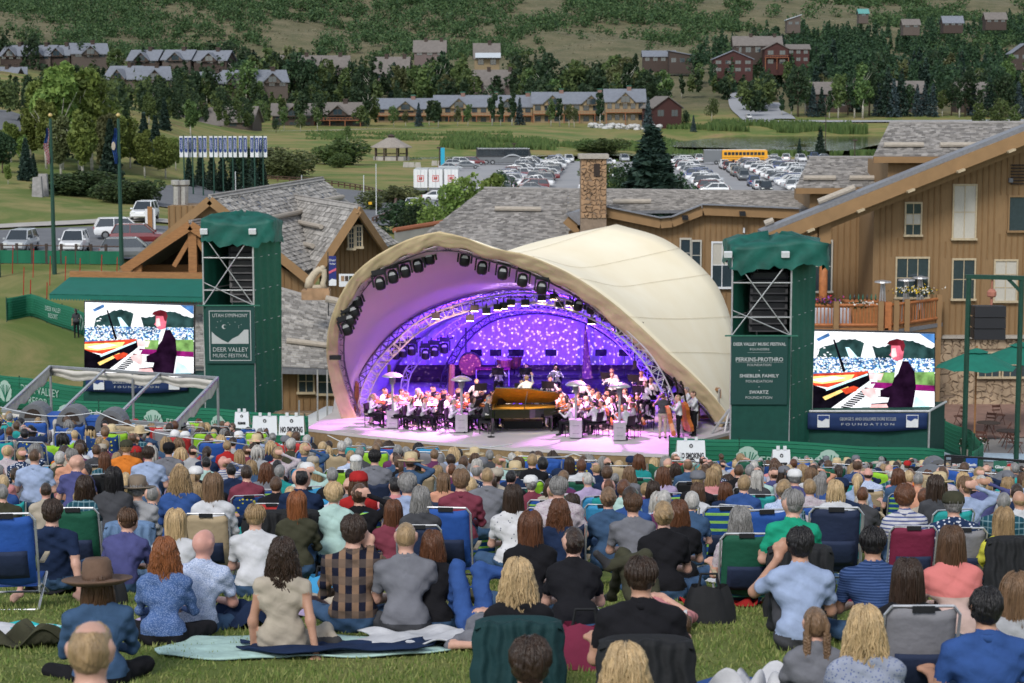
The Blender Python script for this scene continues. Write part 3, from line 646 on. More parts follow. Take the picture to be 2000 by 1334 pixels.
for lab,a in[
 ('taupe lodge with brown roof behind the pointed spruces at upper left',dict(u=622,vb=152,D=880,wpx=130,wallpx=22,roofpx=20,wall=WPUR,roof=ROOFG,chim=2,nw=7,rot=5)),
 ('long grey roofed house behind the row of white banners',dict(u=330,vb=250,D=640,wpx=150,wallpx=14,roofpx=24,wall=WCRE,roof=ROOFG,chim=2,nw=7,stor=1,rot=-8)),
 ('grey roofed house with two levels right of the banners',dict(u=395,vb=258,D=620,wpx=90,wallpx=16,roofpx=30,wall=WGR,roof=ROOFG,chim=1,nw=4,stor=1,rot=12)),
 ('low gabled meadow house left of the aspens',dict(u=462,vb=252,D=655,wpx=80,wallpx=16,roofpx=26,wall=WGR,roof=ROOFG,chim=1,nw=3,stor=1,rot=-12)),
 ('brown house with big gable window on the left of a pair',dict(u=578,vb=248,D=735,wpx=80,wallpx=24,roofpx=20,wall=WBR,roof=ROOFG,chim=1,nw=3,gables=1,rot=4)),
 ('brown house with lit gable beside the condominium row',dict(u=665,vb=248,D=740,wpx=92,wallpx=26,roofpx=20,wall=WBR,roof=ROOFG,chim=1,nw=4,gables=1,deck=True,rot=-4)),
 ('taupe house with chimneys half hidden by poplars',dict(u=765,vb=175,D=900,wpx=70,wallpx=34,roofpx=28,wall=WPUR,roof=ROOFG,chim=2,nw=3,rot=-6)),
 ('tan house with pale metal lower roof above the trees',dict(u=952,vb=134,D=965,wpx=48,wallpx=22,roofpx=26,wall=WTAN,roof=ROOFG,chim=1,nw=2,stor=1,rot=3)),
 ('taupe house on the slope left of the tan one',dict(u=842,vb=112,D=990,wpx=60,wallpx=12,roofpx=20,wall=WPUR,roof=ROOFG,chim=2,nw=3,stor=1)),
 ('wide taupe roofed house between the poplars',dict(u=966,vb=178,D=905,wpx=82,wallpx=14,roofpx=26,wall=WPUR,roof=ROOFG,chim=2,nw=5,stor=1)),
 ('small taupe house at the end of the village wood',dict(u=1262,vb=190,D=870,wpx=34,wallpx=14,roofpx=18,wall=WPUR,roof=ROOFG,chim=0,nw=2,stor=1)),
 ('dark red house with a red edged gable at the lake end',dict(u=1300,vb=236,D=752,wpx=62,wallpx=26,roofpx=20,wall=WRED,roof=ROOFG,chim=0,nw=2,stor=1,ridge='y',rot=25)),
 ('low dark house with deck at the left of the dark red ones',dict(u=1283,vb=124,D=1015,wpx=62,wallpx=14,roofpx=10,wall=WBR,roof=ROOFB,chim=0,nw=4,stor=1)),
 ('low dark house with a slate shed roof on the hillside',dict(u=1327,vb=128,D=1005,wpx=50,wallpx=18,roofpx=10,wall=WBR,roof=ROOFB,chim=0,nw=3,stor=1,shed=1)),
 ('maroon gabled house with white chimney above the village road',dict(u=1425,vb=144,D=940,wpx=76,wallpx=28,roofpx=16,wall=WRED,roof=ROOFB,chim=1,nw=4,stor=2,shed=0,ridge='y')),
 ('large dark red house with wide roofs on the hillside',dict(u=1472,vb=110,D=980,wpx=92,wallpx=22,roofpx=16,wall=WBR,roof=ROOFG,chim=2,nw=5,stor=1)),
 ('dark red gabled house with upper deck on the hillside',dict(u=1508,vb=130,D=968,wpx=46,wallpx=34,roofpx=12,wall=WRED,roof=ROOFG,chim=0,nw=2,stor=2,ridge='y',deck=True)),
 ('dark red wing with a flat pavilion roof',dict(u=1550,vb=124,D=975,wpx=42,wallpx=28,roofpx=8,wall=WRED,roof=ROOFG,chim=0,nw=3,stor=2)),
 ('brown house behind the spruces beside the village road',dict(u=1618,vb=212,D=840,wpx=96,wallpx=30,roofpx=20,wall=WBR,roof=ROOFG,chim=0,nw=5)),
 ('brown house with dormer behind the lakeside aspens',dict(u=1762,vb=210,D=845,wpx=64,wallpx=30,roofpx=20,wall=WBR,roof=ROOFG,chim=0,nw=3,gables=1)),
 ('brown house at the right end of the lakeside row',dict(u=1900,vb=208,D=845,wpx=90,wallpx=26,roofpx=20,wall=WBR,roof=ROOFG,chim=0,nw=4)),
 ('white roofed house high in the right hand forest',dict(u=1540,vb=52,D=1260,wpx=26,wallpx=12,roofpx=10,wall=WGR,roof=ROOFM,chim=0,nw=2,stor=1,shed=-1)),
 ('small teal roofed house high in the forest',dict(u=1674,vb=34,D=1380,wpx=18,wallpx=8,roofpx=8,wall=WGR,roof=M('roof_teal',(.1,.28,.26),.6,bump=0),chim=0,nw=1,stor=1)),
 ('blue roofed house on the forest edge at upper right',dict(u=1846,vb=52,D=1250,wpx=38,wallpx=8,roofpx=12,wall=WBR,roof=ROOFB,chim=0,nw=3,stor=1)),
 ('brown house beside the blue roofed one at upper right',dict(u=1766,vb=56,D=1240,wpx=32,wallpx=8,roofpx=10,wall=WGR,roof=ROOFG,chim=0,nw=2,stor=1)),
 ('dark brown house at the top right corner of the forest',dict(u=1928,vb=46,D=1270,wpx=40,wallpx=9,roofpx=12,wall=WBR,roof=ROOFG,chim=0,nw=3,stor=1)),
 ('dark blue roofed house at the right edge of the forest',dict(u=1985,vb=120,D=960,wpx=50,wallpx=16,roofpx=18,wall=WBR,roof=ROOFB,chim=0,nw=3,stor=1,ridge='y'))]:
    house(lab,group='houses across the valley',**a)
mb=MB();p=P(928,113,962);q=P(978,113,962);mb.prism([(p.x,962,p.z),(q.x,962,q.z),(q.x,966,q.z+2.2),(p.x,966,p.z+2.2)],(0,0,.3));tag(obj('porch_roof',mb,ROOFM),'pale metal porch roof in front of the tan hillside house','roof')
G2='long sandy condominium row by the meadow'
for lab,a in[
 ('leftmost sandy condominium block with a single gable',dict(u=795,vb=240,D=768,wpx=112,wallpx=28,roofpx=18,nw=6,gables=1,chim=1)),
 ('middle sandy condominium block behind the tallest poplars',dict(u=945,vb=244,D=775,wpx=190,wallpx=36,roofpx=20,nw=11,gables=2,chim=3)),
 ('sandy condominium block right of the poplars with a gable end',dict(u=1115,vb=244,D=772,wpx=150,wallpx=42,roofpx=20,nw=8,gables=2,chim=2)),
 ('tallest sandy condominium block at the right end of the row',dict(u=1218,vb=242,D=762,wpx=76,wallpx=44,roofpx=22,nw=5,gables=1,chim=1))]:
    house(lab,wall=WTAN,roof=ROOFB,deck=True,group=G2,chmat=BRICKC,capmat=GREENC,name='condominium_block',cat='building',dep=12,**a)
# gazebo
gx,gD=X_(767,432),432.0;gz=Z_(307,gD);t=thing('gazebo','eight sided wooden gazebo with a shingled roof on the meadow','gazebo',(gx,gD,gz))
for i in range(8):
    a=2*PI*(i+.5)/8;m=MB();m.bb(3.6*math.cos(a)-.16,3.6*math.cos(a)+.16,3.6*math.sin(a)-.16,3.6*math.sin(a)+.16,-.6,2.2);obj('post',m,WBR,t,world=False)
m=MB();m.lathe([(3.9,-.8),(3.9,.15)],n=8);obj('floor',m,CONC,t,world=False)
m=MB();m.lathe([(4.5,2.05),(4.5,2.2),(.9,4.2),(.8,4.2)],n=8);rf=obj('roof',m,M('old_shingle_far',(.27,.24,.21),.9,scale=3),t,world=False)
m=MB();m.lathe([(.7,4.1),(.7,4.5),(.95,4.5),(.1,5.0)],n=8);obj('cupola',m,WBR,rf,world=False)
for k in range(7):
    a=2*PI*(k+.5)/8+PI;m=MB();c=(3.55*math.cos(a+.39),3.55*math.sin(a+.39),.75);m.box(c,(.08,2.4,.12),a+.39);obj('rail',m,WBR,t,world=False)
# white boulders on the far bank
rb=random.Random(4);bt=MB()
ROCK=M('pale_boulder',(.42,.42,.41),.9,var=.25,island=.25)
bt=thing('boulder_wall','wall of pale boulders on the far bank below the condominiums','boulders',(0,0,0))
for i in range(110):
    u=rb.uniform(1150,1285);D=rb.uniform(735,748);X=X_(u,D);s=rb.uniform(.5,1.1);m=MB();m.ball((X,D,g1(X,D)+rb.uniform(0,1.4)),(s*1.2,s,s*.8),6,k=4);obj('boulder',m,ROCK,bt)
# ------------------------------------------------------------------ vehicles
def paint(n,c):return M('paint_'+n,c,.28,var=.02,bump=0,spec=.6,coat=.5)
PAINT={'white':paint('white',(.68,.69,.7)),'silver':paint('silver',(.36,.38,.4)),'grey':paint('grey',(.13,.14,.15)),'black':paint('black',(.018,.02,.024)),'red':paint('red',(.14,.014,.016)),'blue':paint('blue',(.03,.06,.17)),'tan':paint('tan',(.3,.26,.2))}
TYRE=M('tyre',(.02,.02,.022),.8,bump=0);RIM=M('wheel_rim',(.35,.36,.37),.35,metal=.8,bump=0);LAMPR=M('tail_lamp',(.3,.01,.01),.3,bump=0);LAMPW=M('head_lamp',(.6,.62,.6),.15,bump=0,spec=.8)
CGL=M('car_glass',(.02,.028,.034),.05,var=.1,bump=0,spec=1)
def loft(mb,rings,mi=0,cap=True):
    n=len(rings[0]);vs=[p for r in rings for p in r]
    fs=[(i*n+j,i*n+(j+1)%n,(i+1)*n+(j+1)%n,(i+1)*n+j) for i in range(len(rings)-1) for j in range(n)]
    if cap:fs+=[tuple(range(n-1,-1,-1)),tuple((len(rings)-1)*n+j for j in range(n))]
    return mb.add(vs,fs,mi)
CARP={}
def car_proto(kind):
    """built round the origin, nose towards +X"""
    if kind in CARP:return CARP[kind]
    L_,H_={'sedan':(4.6,1.45),'suv':(4.7,1.72),'pickup':(5.5,1.85),'hatch':(4.2,1.55)}[kind]
    b=MB();W=.9;bel={'sedan':.92,'suv':1.05,'pickup':1.12,'hatch':.97}[kind]
    prof={'sedan':[(-.5,.45,.62,.78),(-.47,.3,.88,.84),(-.3,.26,.95,.9),(.15,.26,.93,.9),(.3,.26,.88,.9),(.44,.28,.78,.86),(.5,.4,.6,.74)],
            'suv':[(-.5,.5,.8,.82),(-.485,.36,1.0,.86),(-.3,.32,1.04,.92),(.15,.32,1.04,.92),(.27,.32,1.0,.92),(.46,.34,.88,.88),(.5,.45,.7,.76)],
            'pickup':[(-.5,.5,1.05,.86),(-.49,.42,1.1,.9),(-.15,.4,1.1,.93),(.15,.4,1.1,.93),(.28,.4,1.08,.93),(.47,.42,1.0,.9),(.5,.5,.8,.8)],
            'hatch':[(-.5,.45,.75,.78),(-.48,.32,.95,.84),(-.3,.28,.98,.88),(.15,.28,.96,.88),(.3,.28,.9,.88),(.46,.3,.76,.84),(.5,.4,.6,.72)]}[kind]
    rings=[]
    for x,z0,z1,w in prof:rings.append([(x*L_,-w*.94,z0),(x*L_,-w,z0+.15),(x*L_,-w,(z0+z1)/2+.05),(x*L_,-w*.93,z1-.03),(x*L_,-w*.7,z1),(x*L_,w*.7,z1),(x*L_,w*.93,z1-.03),(x*L_,w,(z0+z1)/2+.05),(x*L_,w,z0+.15),(x*L_,w*.94,z0)])
    loft(b,rings)
    gx={'sedan':(-.38,-.2,.06,.24),'suv':(-.48,-.4,.08,.25),'pickup':(-.12,-.06,.12,.24),'hatch':(-.48,-.34,.08,.26)}[kind]
    z1=H_;wb,wt=W*.9,W*.72;zb=bel-.04
    x0,x1,x2,x3=[q*L_ for q in gx]
    # roof panel and pillars belong to the body, the glass band is a part
    loft(b,[[(x1-.02,-wt,z1-.07),(x1-.02,wt,z1-.07),(x1+.1,wt*.96,z1),(x1+.1,-wt*.96,z1)],[(x2+.02,-wt,z1-.07),(x2+.02,wt,z1-.07),(x2-.15,wt*.96,z1),(x2-.15,-wt*.96,z1)]])
    for s in(-1,1):
        for xa,xb in((x0,x1),(x3,x2)):b.beam((xa,s*wb,zb),(xb,s*wt,z1-.05),.07,.07)
        b.beam(((x1+x2)/2,s*(wb+.005),zb),((x1+x2)/2,s*(wt+.008),z1-.05),.06,.05)
        b.box((x3-.05,s*(W+.06),zb+.08),(.14,.16,.12))
    g=MB();loft(g,[[(x0,-wb+.02,zb),(x0,wb-.02,zb),(x1,wt-.02,z1-.04),(x1,-wt+.02,z1-.04)],[(x3,-wb+.02,zb),(x3,wb-.02,zb),(x2,wt-.02,z1-.04),(x2,-wt+.02,z1-.04)]])
    t=thing('parked_car',None,'car');bo=link('body',b.mesh('body',False),PAINT['white'],t);link('window',g.mesh('window'),CGL,t)
    wr=.34 if kind!='pickup' else .4;wm=MB();wm.lathe([(wr*.6,-.1),(wr,-.09),(wr,.09),(wr*.6,.1)],n=12,axis='Y');rm=MB();rm.lathe([(wr*.6,-.105),(wr*.6,.105)],n=8,axis='Y')
    wm=wm.mesh('wheel');rm=rm.mesh('rim')
    for x in(-.31,.32):
        for s in(-1,1):w=link('wheel',wm,TYRE,t,(x*L_,s*(W-.07),wr));r_=link('rim',rm,RIM,w)
    m=MB();m.bb(-L_*.5-.01,-L_*.5+.1,-W*.85,-W*.5,bel-.3,bel-.12);m.bb(-L_*.5-.01,-L_*.5+.1,W*.5,W*.85,bel-.3,bel-.12);link('tail_lights',m.mesh('tail_lights'),LAMPR,t)
    for s in(-1,1):m=MB();m.box((L_*.487,s*W*.66,bel-.3),(.12,.36,.16));link('headlight',m.mesh('headlight'),LAMPW,t)
    freeze(t);CARP[kind]=t;t['_used']=0;return t
def car(kind,col,X,Y,rz,label,group,z=None,cat='car'):
    pr=car_proto(kind);t=pr if not pr['_used'] else copy_tree(pr)
    pr['_used']=1;t.location=(X,Y,g1(X,Y)+.13 if z is None else z);t.rotation_euler.z=rz;tag(t,label,cat,group)
    for ch in(KIDS[pr.name] if t is pr else t.children):
        if ch.name.startswith('body'):ch.material_slots[0].link='OBJECT';ch.material_slots[0].material=PAINT[col]
    return t
rc=random.Random(21);KN={'sedan':'sedan','suv':'suv','pickup':'pickup','hatch':'hatchback'}
def rcol():return rc.choices(['white','silver','grey','black','red','blue','tan'],[40,18,14,12,7,6,3])[0]
RW=[('leftmost row',-2.2,285,425),('second row',3.0,285,428),('third row',12.5,286,425),('row left of the long aisle',29.2,284,428),('short row in the middle of the long aisle',36.6,286,395),('row near the school bus',42.3,290,428),('rightmost row of the parking lot',47.5,305,430)]
for nm,x0,d0,d1 in RW:
    D=d0
    end='short' in nm
    while D<d1:
        if rc.random()>.16:
            kd=rc.choices(['sedan','suv','pickup','hatch'],[25,45,12,18])[0];c=rcol()
            t=car(kd,c,x0+.05*(D-289)+rc.uniform(-.25,.25),D+rc.uniform(-.12,.12),(0 if rc.random()<.55 else PI)+rc.uniform(-.03,.03)-.05+(PI/2 if end else 0),None,'cars parked in the '+nm.strip(' ,'));LABELQ.append((t,c+' '+KN[kd],'in the '+nm.strip(' ,')))
        D+=5.7 if end else 3.1
for kd,c,u,v,D,rz,lab in[('sedan','white',858,379,268,.1,'white sedan driving past the white trailers'),('pickup','grey',838,404,240,1.3,'dark pickup parked below the white trailers'),('sedan','white',808,393,252,1.5,'white sedan half hidden by the bushes left of the trailers'),
        ('suv','red',926,324,410,0,'red suv beside the front of the coach'),('suv','white',905,327,405,.1,'white suv behind the trailers'),('hatch','silver',890,331,396,.1,'silver hatchback behind the trailers'),('sedan','grey',914,334,388,.1,'dark sedan behind the trailers'),('sedan','silver',880,338,375,.1,'silver sedan nearest behind the trailers'),
        ('suv','grey',1084,322,425,-1.5,'grey van shaped car standing alone right of the coach'),('suv','white',1110,320,430,-1.5,'white suv standing alone right of the coach'),('suv','silver',1217,316,435,-1.5,'silver suv left of the big spruce'),
        ('pickup','white',1362,318,432,1.5,'white pickup left of the grey trailer'),('sedan','grey',1336,318,432,0,'grey sedan at the far left of the school bus'),('suv','white',1558,318,436,-1.5,'white suv parked far right behind the lot'),('pickup','blue',1583,312,446,-1.5,'dark blue pickup by the lake shore'),('suv','white',1530,314,440,1.4,'white suv beyond the school bus'),('sedan','grey',1605,311,448,0,'grey sedan at the lake shore'),
        ('suv','silver',1507,317,436,1.4,'silver suv just right of the school bus')]:
    car(kd,c,X_(u,D),D,rz,lab,'single cars round the parking lot')
car('suv','white',X_(1456,795),795,-1.5,'white suv coming down the village road',None,g1(X_(1456,795),795)+.6)
# near left: suvs by the lodge
for kd,c,u,D,rz,lab in[('suv','white',288,180,-1.6,'white suv facing the camera behind the information post'),('suv','white',245,163,.25,'white suv side on behind the green flagpole'),('suv','red',279,159,.1,'dark red suv parked beside the lodge roof'),('suv','grey',262,148,.1,'dark suv low behind the lodge roof'),('suv','silver',46,152.5,-1.6,'silver suv behind the rope fence at far left'),('suv','white',150,152.5,-1.5,'white suv behind the green netting'),
        ('sedan','white',782,165,-.6,'white car behind the gabled lodge front')]:
    car(kd,c,X_(u,D),D,rz,lab,'cars parked beside the left lodge')
# coach
def coach():
    D=416.;X=X_(984,D);z=g1(X,D)+.12;t=thing('coach','dark tour coach with silver lower sides at the back of the parking lot','coach',(X,D,z));Lh=5.7
    b=MB();b.prism([(-Lh,-1.25,.35),(Lh,-1.25,.35),(Lh+.05,-1.25,1.5),(Lh-.35,-1.25,3.3),(Lh-.8,-1.25,3.45),(-Lh+.1,-1.25,3.45),(-Lh,-1.25,3.2)],(0,2.5,0));obj('body',b,PAINT['black'],t,world=False)
    m=MB();m.bb(-Lh+.1,Lh-1.2,-1.285,-1.255,.45,1.55);obj('lower_side',m,PAINT['grey'],t,world=False)
    m=MB();m.bb(-Lh+.3,Lh-.3,-1.31,-1.288,3.28,3.42);obj('roof_edge',m,PAINT['silver'],t,world=False)
    for i in range(8):
        m=MB();m.bb(-Lh+.35+i*1.32,-Lh+1.6+i*1.32,-1.28,-1.256,1.85,3.1);obj('window',m,CGL,t,world=False)
    m=MB();m.grid(lambda s,q:(-.8+4.4*s,-1.3,1.0+1.2*math.sin(s*2.6)*(.75+.25*q)),16,1);obj('swoosh',m,PAINT['silver'],t,world=False)
    m=MB();m.prism([(Lh+.06,-1.1,1.5),(Lh+.06,1.1,1.5),(Lh-.3,1.1,3.1),(Lh-.3,-1.1,3.1)],(.03,0,.01));obj('windscreen',m,CGL,t,world=False)
    for x in(-3.6,-2.3,3.6):
        m=MB();m.lathe([(.3,-.15),(.5,-.15),(.5,.15),(.3,.15)],(x,-1.18,.5),14,axis='Y');w=obj('wheel',m,TYRE,t,world=False);m=MB();m.lathe([(.28,-.17),(.28,.1)],(x,-1.18,.5),10,axis='Y');obj('rim',m,RIM,w,world=False)
coach()
def school_bus():
    D=418.;X=X_(1451,D);z=g1(X,D)+.12;YEL=M('bus_yellow',(.72,.33,.02),.45,var=.04,bump=0);t=thing('school_bus','yellow school bus parked beside a grey trailer','school bus',(X,D,z));Lh=5.0
    b=MB();b.prism([(-Lh,-1.2,.55),(Lh,-1.2,.55),(Lh,-1.2,1.5),(Lh-.5,-1.2,1.65),(Lh-.6,-1.2,2.9),(Lh-.9,-1.2,3.05),(-Lh+.1,-1.2,3.05),(-Lh,-1.2,2.9)],(0,2.4,0));obj('body',b,YEL,t,world=False)
    m=MB();m.bb(-Lh+.05,Lh-.9,-1.1,1.1,3.05,3.12);obj('roof',m,PAINT['white'],t,world=False)
    for z0 in(1.05,1.45):m=MB();m.bb(-Lh+.1,Lh-1.2,-1.235,-1.2,z0,z0+.07);obj('stripe',m,PAINT['black'],t,world=False)
    for i in range(11):m=MB();m.bb(-Lh+.4+i*.78,-Lh+1.03+i*.78,-1.23,-1.2,1.95,2.6);obj('window',m,CGL,t,world=False)
    m=MB();m.bb(Lh-.62,Lh-.58,-1.1,1.1,1.75,2.8);obj('windscreen',m,CGL,t,world=False)
    for x in(-2.6,3.6):m=MB();m.lathe([(.5,-.15),(.5,.15)],(x,-1.15,.5),14,axis='Y');obj('wheel',m,TYRE,t,world=False)
    X2=X_(1387,D);t=thing('box_trailer','dark grey box trailer standing left of the school bus','trailer',(X2,D,z));m=MB();m.bb(-1.85,1.85,-1.2,1.2,.5,3.0);obj('box',m,PAINT['grey'],t,world=False)
    m=MB();m.bb(-1.87,1.87,-1.22,1.22,3.0,3.1);obj('roof_edge',m,PAINT['silver'],t,world=False)
    for x in(1.0,1.9):m=MB();m.lathe([(.42,-.15),(.42,.15)],(x-.3,-1.15,.42),14,axis='Y');w=obj('wheel',m,TYRE,t,world=False);m=MB();m.lathe([(.2,-.17),(.2,.1)],(x-.3,-1.15,.42),10,axis='Y');obj('rim',m,RIM,w,world=False)
school_bus()
for i,(u,lab) in enumerate([(823,'leftmost'),(852,'middle'),(882,'rightmost')]):
    D=285.;X=X_(u,D);z=g1(X,D)+.1;t=thing('semi_trailer','white semi trailer with a red square emblem, '+lab+' of the three','trailer',(X,D,z),'three white trailers backed up side by side');WT=PAINT['white']
    m=MB();m.bb(-1,1,0,9,.9,3.5);obj('box',m,WT,t,world=False);m=MB()
    for k in range(4):m.bb(-.95+k*.5,-.93+k*.5,-.03,-.001,.95,3.45)
    m.bb(-.02,.02,-.05,-.001,.95,3.45);obj('door_seams',m,PAINT['silver'],t,world=False)
    m=MB();RD=M('emblem_red',(.5,.05,.04),.6,bump=0)
    for a,b,c,d in((-.45,.45,2.6,2.68),(-.45,.45,1.78,1.86),(-.45,-.37,1.86,2.6),(.37,.45,1.86,2.6)):m.bb(a,b,-.04,-.031,c,d)
    write(m,'M',.62,(0,-.045,2.23),bold=.03);obj('emblem',m,RD,t,world=False)
    m=MB();m.bb(-1,1,.1,.25,.5,.85);obj('bumper',m,PAINT['grey'],t,world=False)
    for s in(-1,1):m=MB();m.lathe([(.45,-.15),(.45,.15)],(s*.8,1.2,.45),12,axis='X');obj('wheel',m,TYRE,t,world=False)
# jersey barriers and a teal feather sign by the lot
for i,u in enumerate([795,806,818,850,862,874]):
    D=392+(i>2)*12;X=X_(u,D);m=MB();z=g1(X,D);m.prism([(X-.6,D,z),(X+.6,D,z),(X+.5,D,z+1),(X-.5,D,z+1)],(0,.5,0));o=obj('barrier',m,CONC);tag(o,None,'barrier','concrete barriers beside the parking lot');LABELQ.append((o,'short concrete barrier block','beside the parking lot'))
D=390.;X=X_(866,D);t=thing('feather_banner','bright blue feather banner behind the white trailers','banner',(X,D,g1(X,D)));m=MB();m.bb(-.4,.4,0,.05,.5,4.0);obj('cloth',m,flat('sky_blue',(.03,.33,.5)),t,world=False);m=MB();m.tube([(-.42,0,0),(-.42,0,4.2)],.04);obj('pole',m,PAINT['black'],t,world=False)
# lamp posts along the lot
GRN=M('green_pole',(.012,.05,.035),.5,bump=0)
for i,(u,vt,D) in enumerate([(860,290,395),(1004,282,470),(1662,275,455),(1605,228,560)]):
    X=X_(u,D);z=g1(X,D);zt=Z_(vt,D);t=thing('lamp_post',['brown lamp post by the feather banner','brown lamp post behind the coach','thin post right of the lake spruces','wooden post standing in the lake meadow'][i],'post',(X,D,z),'posts round the parking lot');m=MB();m.tube([(0,0,0),(0,0,zt-z)],.12);obj('pole',m,WBR,t,world=False)
    m=MB();m.bb(-.5,.5,-.3,.3,zt-z,zt-z+.3);obj('lamp_head',m,WBR,t,world=False)
# ------------------------------------------------------------------ banner poles
NAVY=flat('banner_navy',(.02,.045,.17));BWH=flat('banner_white',(.6,.62,.64));bu=[362,370,379,387,398,407,419,428,437,446,456,465,476,485,498,507,514,524]
for i in range(9):
    D=242+rc.uniform(-1,1);uc=(bu[2*i]+bu[2*i+1])/2;X=X_(uc,D);z=g1(X,D);zt=Z_(266,D);t=thing('banner_pole',None,'banner pole',(X,D,z),'row of paired white and navy banners');LABELQ.append((t,'dark pole carrying two white and navy banners','in the banner row'))
    m=MB();m.tube([(0,0,0),(0,0,zt-z+.1)],.09);obj('pole',m,GRN,t,world=False);zb=Z_(307,D)-z
    for s in(-1,1):
        m=MB();x0,x1=sorted((s*.08,s*.50));m.bb(x0,x1,-.02,.02,zb,zt-z);b=obj('banner',m,BWH,t,world=False)
        m=MB();xc=(x0+x1)/2;h=zt-z-zb;m.prism([(xc-.18,-.025,zb+h*.28),(xc,-.025,zb+h*.2),(xc+.18,-.025,zb+h*.28),(xc+.18,-.025,zb+h*.93),(xc-.18,-.025,zb+h*.93)],(0,-.012,0));obj('navy_panel',m,NAVY,b,world=False)
        m=MB();m.bb(xc-.025,xc+.025,-.045,-.039,zb+h*.38,zb+h*.84);m.bb(xc-.07,xc+.07,-.035,-.022,zb+h*.1,zb+h*.15);obj('lettering',m,BWH,b,world=False)
# guard rail on the valley road
RUST=M('rust_steel',(.09,.05,.035),.8,bump=0)
def guard(name,pts,h,mat,label,step=2.5,posts=True):
    P2=np.array(pts);d=np.r_[0,np.cumsum(np.hypot(*np.diff(P2,axis=0).T))];n=max(3,int(d[-1]/step));tt=np.linspace(0,d[-1],n+1);x=pchip(tt,d,P2[:,0]);y=pchip(tt,d,P2[:,1])
    t=thing(name,label,'guard rail',(x[0],y[0],g1(x[0],y[0])));rail=[(x[i],y[i],g1(x[i],y[i])+h) for i in range(n+1)];m=MB();m.tube(rail,.16,6,flat=.4);m.tube([(a,b,c-.35) for a,b,c in rail],.1,5);obj('rail',m,mat,t)
    for i in range(n+1):m=MB();a,b,c=rail[i];m.bb(a-.1,a+.1,b-.1,b+.1,c-h-.2,c+.05);obj('post',m,mat,t)
guard('guard_rail',[U(500,322),U(600,315),U(690,300),U(740,285),U(775,262),U(765,240),U(730,226)],.8,RUST,'rusty guard rail curving along the valley road')
guard('guard_rail',[(-103,242),(-84,262),(-74,285)],.8,M('galvanised',(.4,.42,.45),.4,metal=.6,bump=0),'silver guard rail on the upper road at far left')
mb=MB();D=232.;p=P(723,397,D);mb.bb(p.x-.2,p.x+.2,D,D+.05,p.z-.15,p.z+.15);o=obj('hazard_sign',mb,M('hazard_yellow',(.6,.35,.02),.6,bump=0));tag(o,'small yellow and black hazard sign at the end of the guard rail','sign')
for i,(u,v0,v1,D) in enumerate([(713,375,342,262),(737,395,362,240),(737,340,320,290),(593,355,342,285),(465,352,335,256)]):
    X=X_(u,D);z=g1(X,D);m=MB();m.tube([(X,D,z),(X,D,Z_(v1,D))],.05);o=obj('marker_post',m,BWH);tag(o,None,'post','white marker posts along the valley road');LABELQ.append((o,'thin white marker post','along the valley road'))
# ------------------------------------------------------------------ the lodges round the stage
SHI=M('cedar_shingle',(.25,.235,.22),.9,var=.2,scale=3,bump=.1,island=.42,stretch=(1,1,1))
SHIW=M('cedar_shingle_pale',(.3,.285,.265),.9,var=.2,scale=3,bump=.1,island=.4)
BOARD=M('tan_board',(.215,.135,.066),.8,var=.1,scale=3,bump=.06,stretch=(6,6,.5));BATT=M('tan_batten',(.19,.11,.048),.8,var=.1,scale=3,bump=.05)
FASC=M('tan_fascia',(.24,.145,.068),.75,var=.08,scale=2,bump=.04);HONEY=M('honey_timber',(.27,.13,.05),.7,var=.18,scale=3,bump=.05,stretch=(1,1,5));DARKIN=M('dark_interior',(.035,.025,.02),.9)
FLASH=M('grey_flashing',(.16,.165,.18),.5,bump=0);LOGG=M('grey_log',(.36,.32,.27),.9,var=.2,scale=5,stretch=(1,6,6));CURT=M('curtain',(.42,.4,.35),.8,var=.12,scale=10,stretch=(8,8,.5))
WINT=M('window_cream',(.4,.33,.22),.7,bump=0);LOGO_=M('log_orange',(.36,.13,.045),.6,var=.2,scale=5,bump=.08)
def V3(q):return Vector(q)
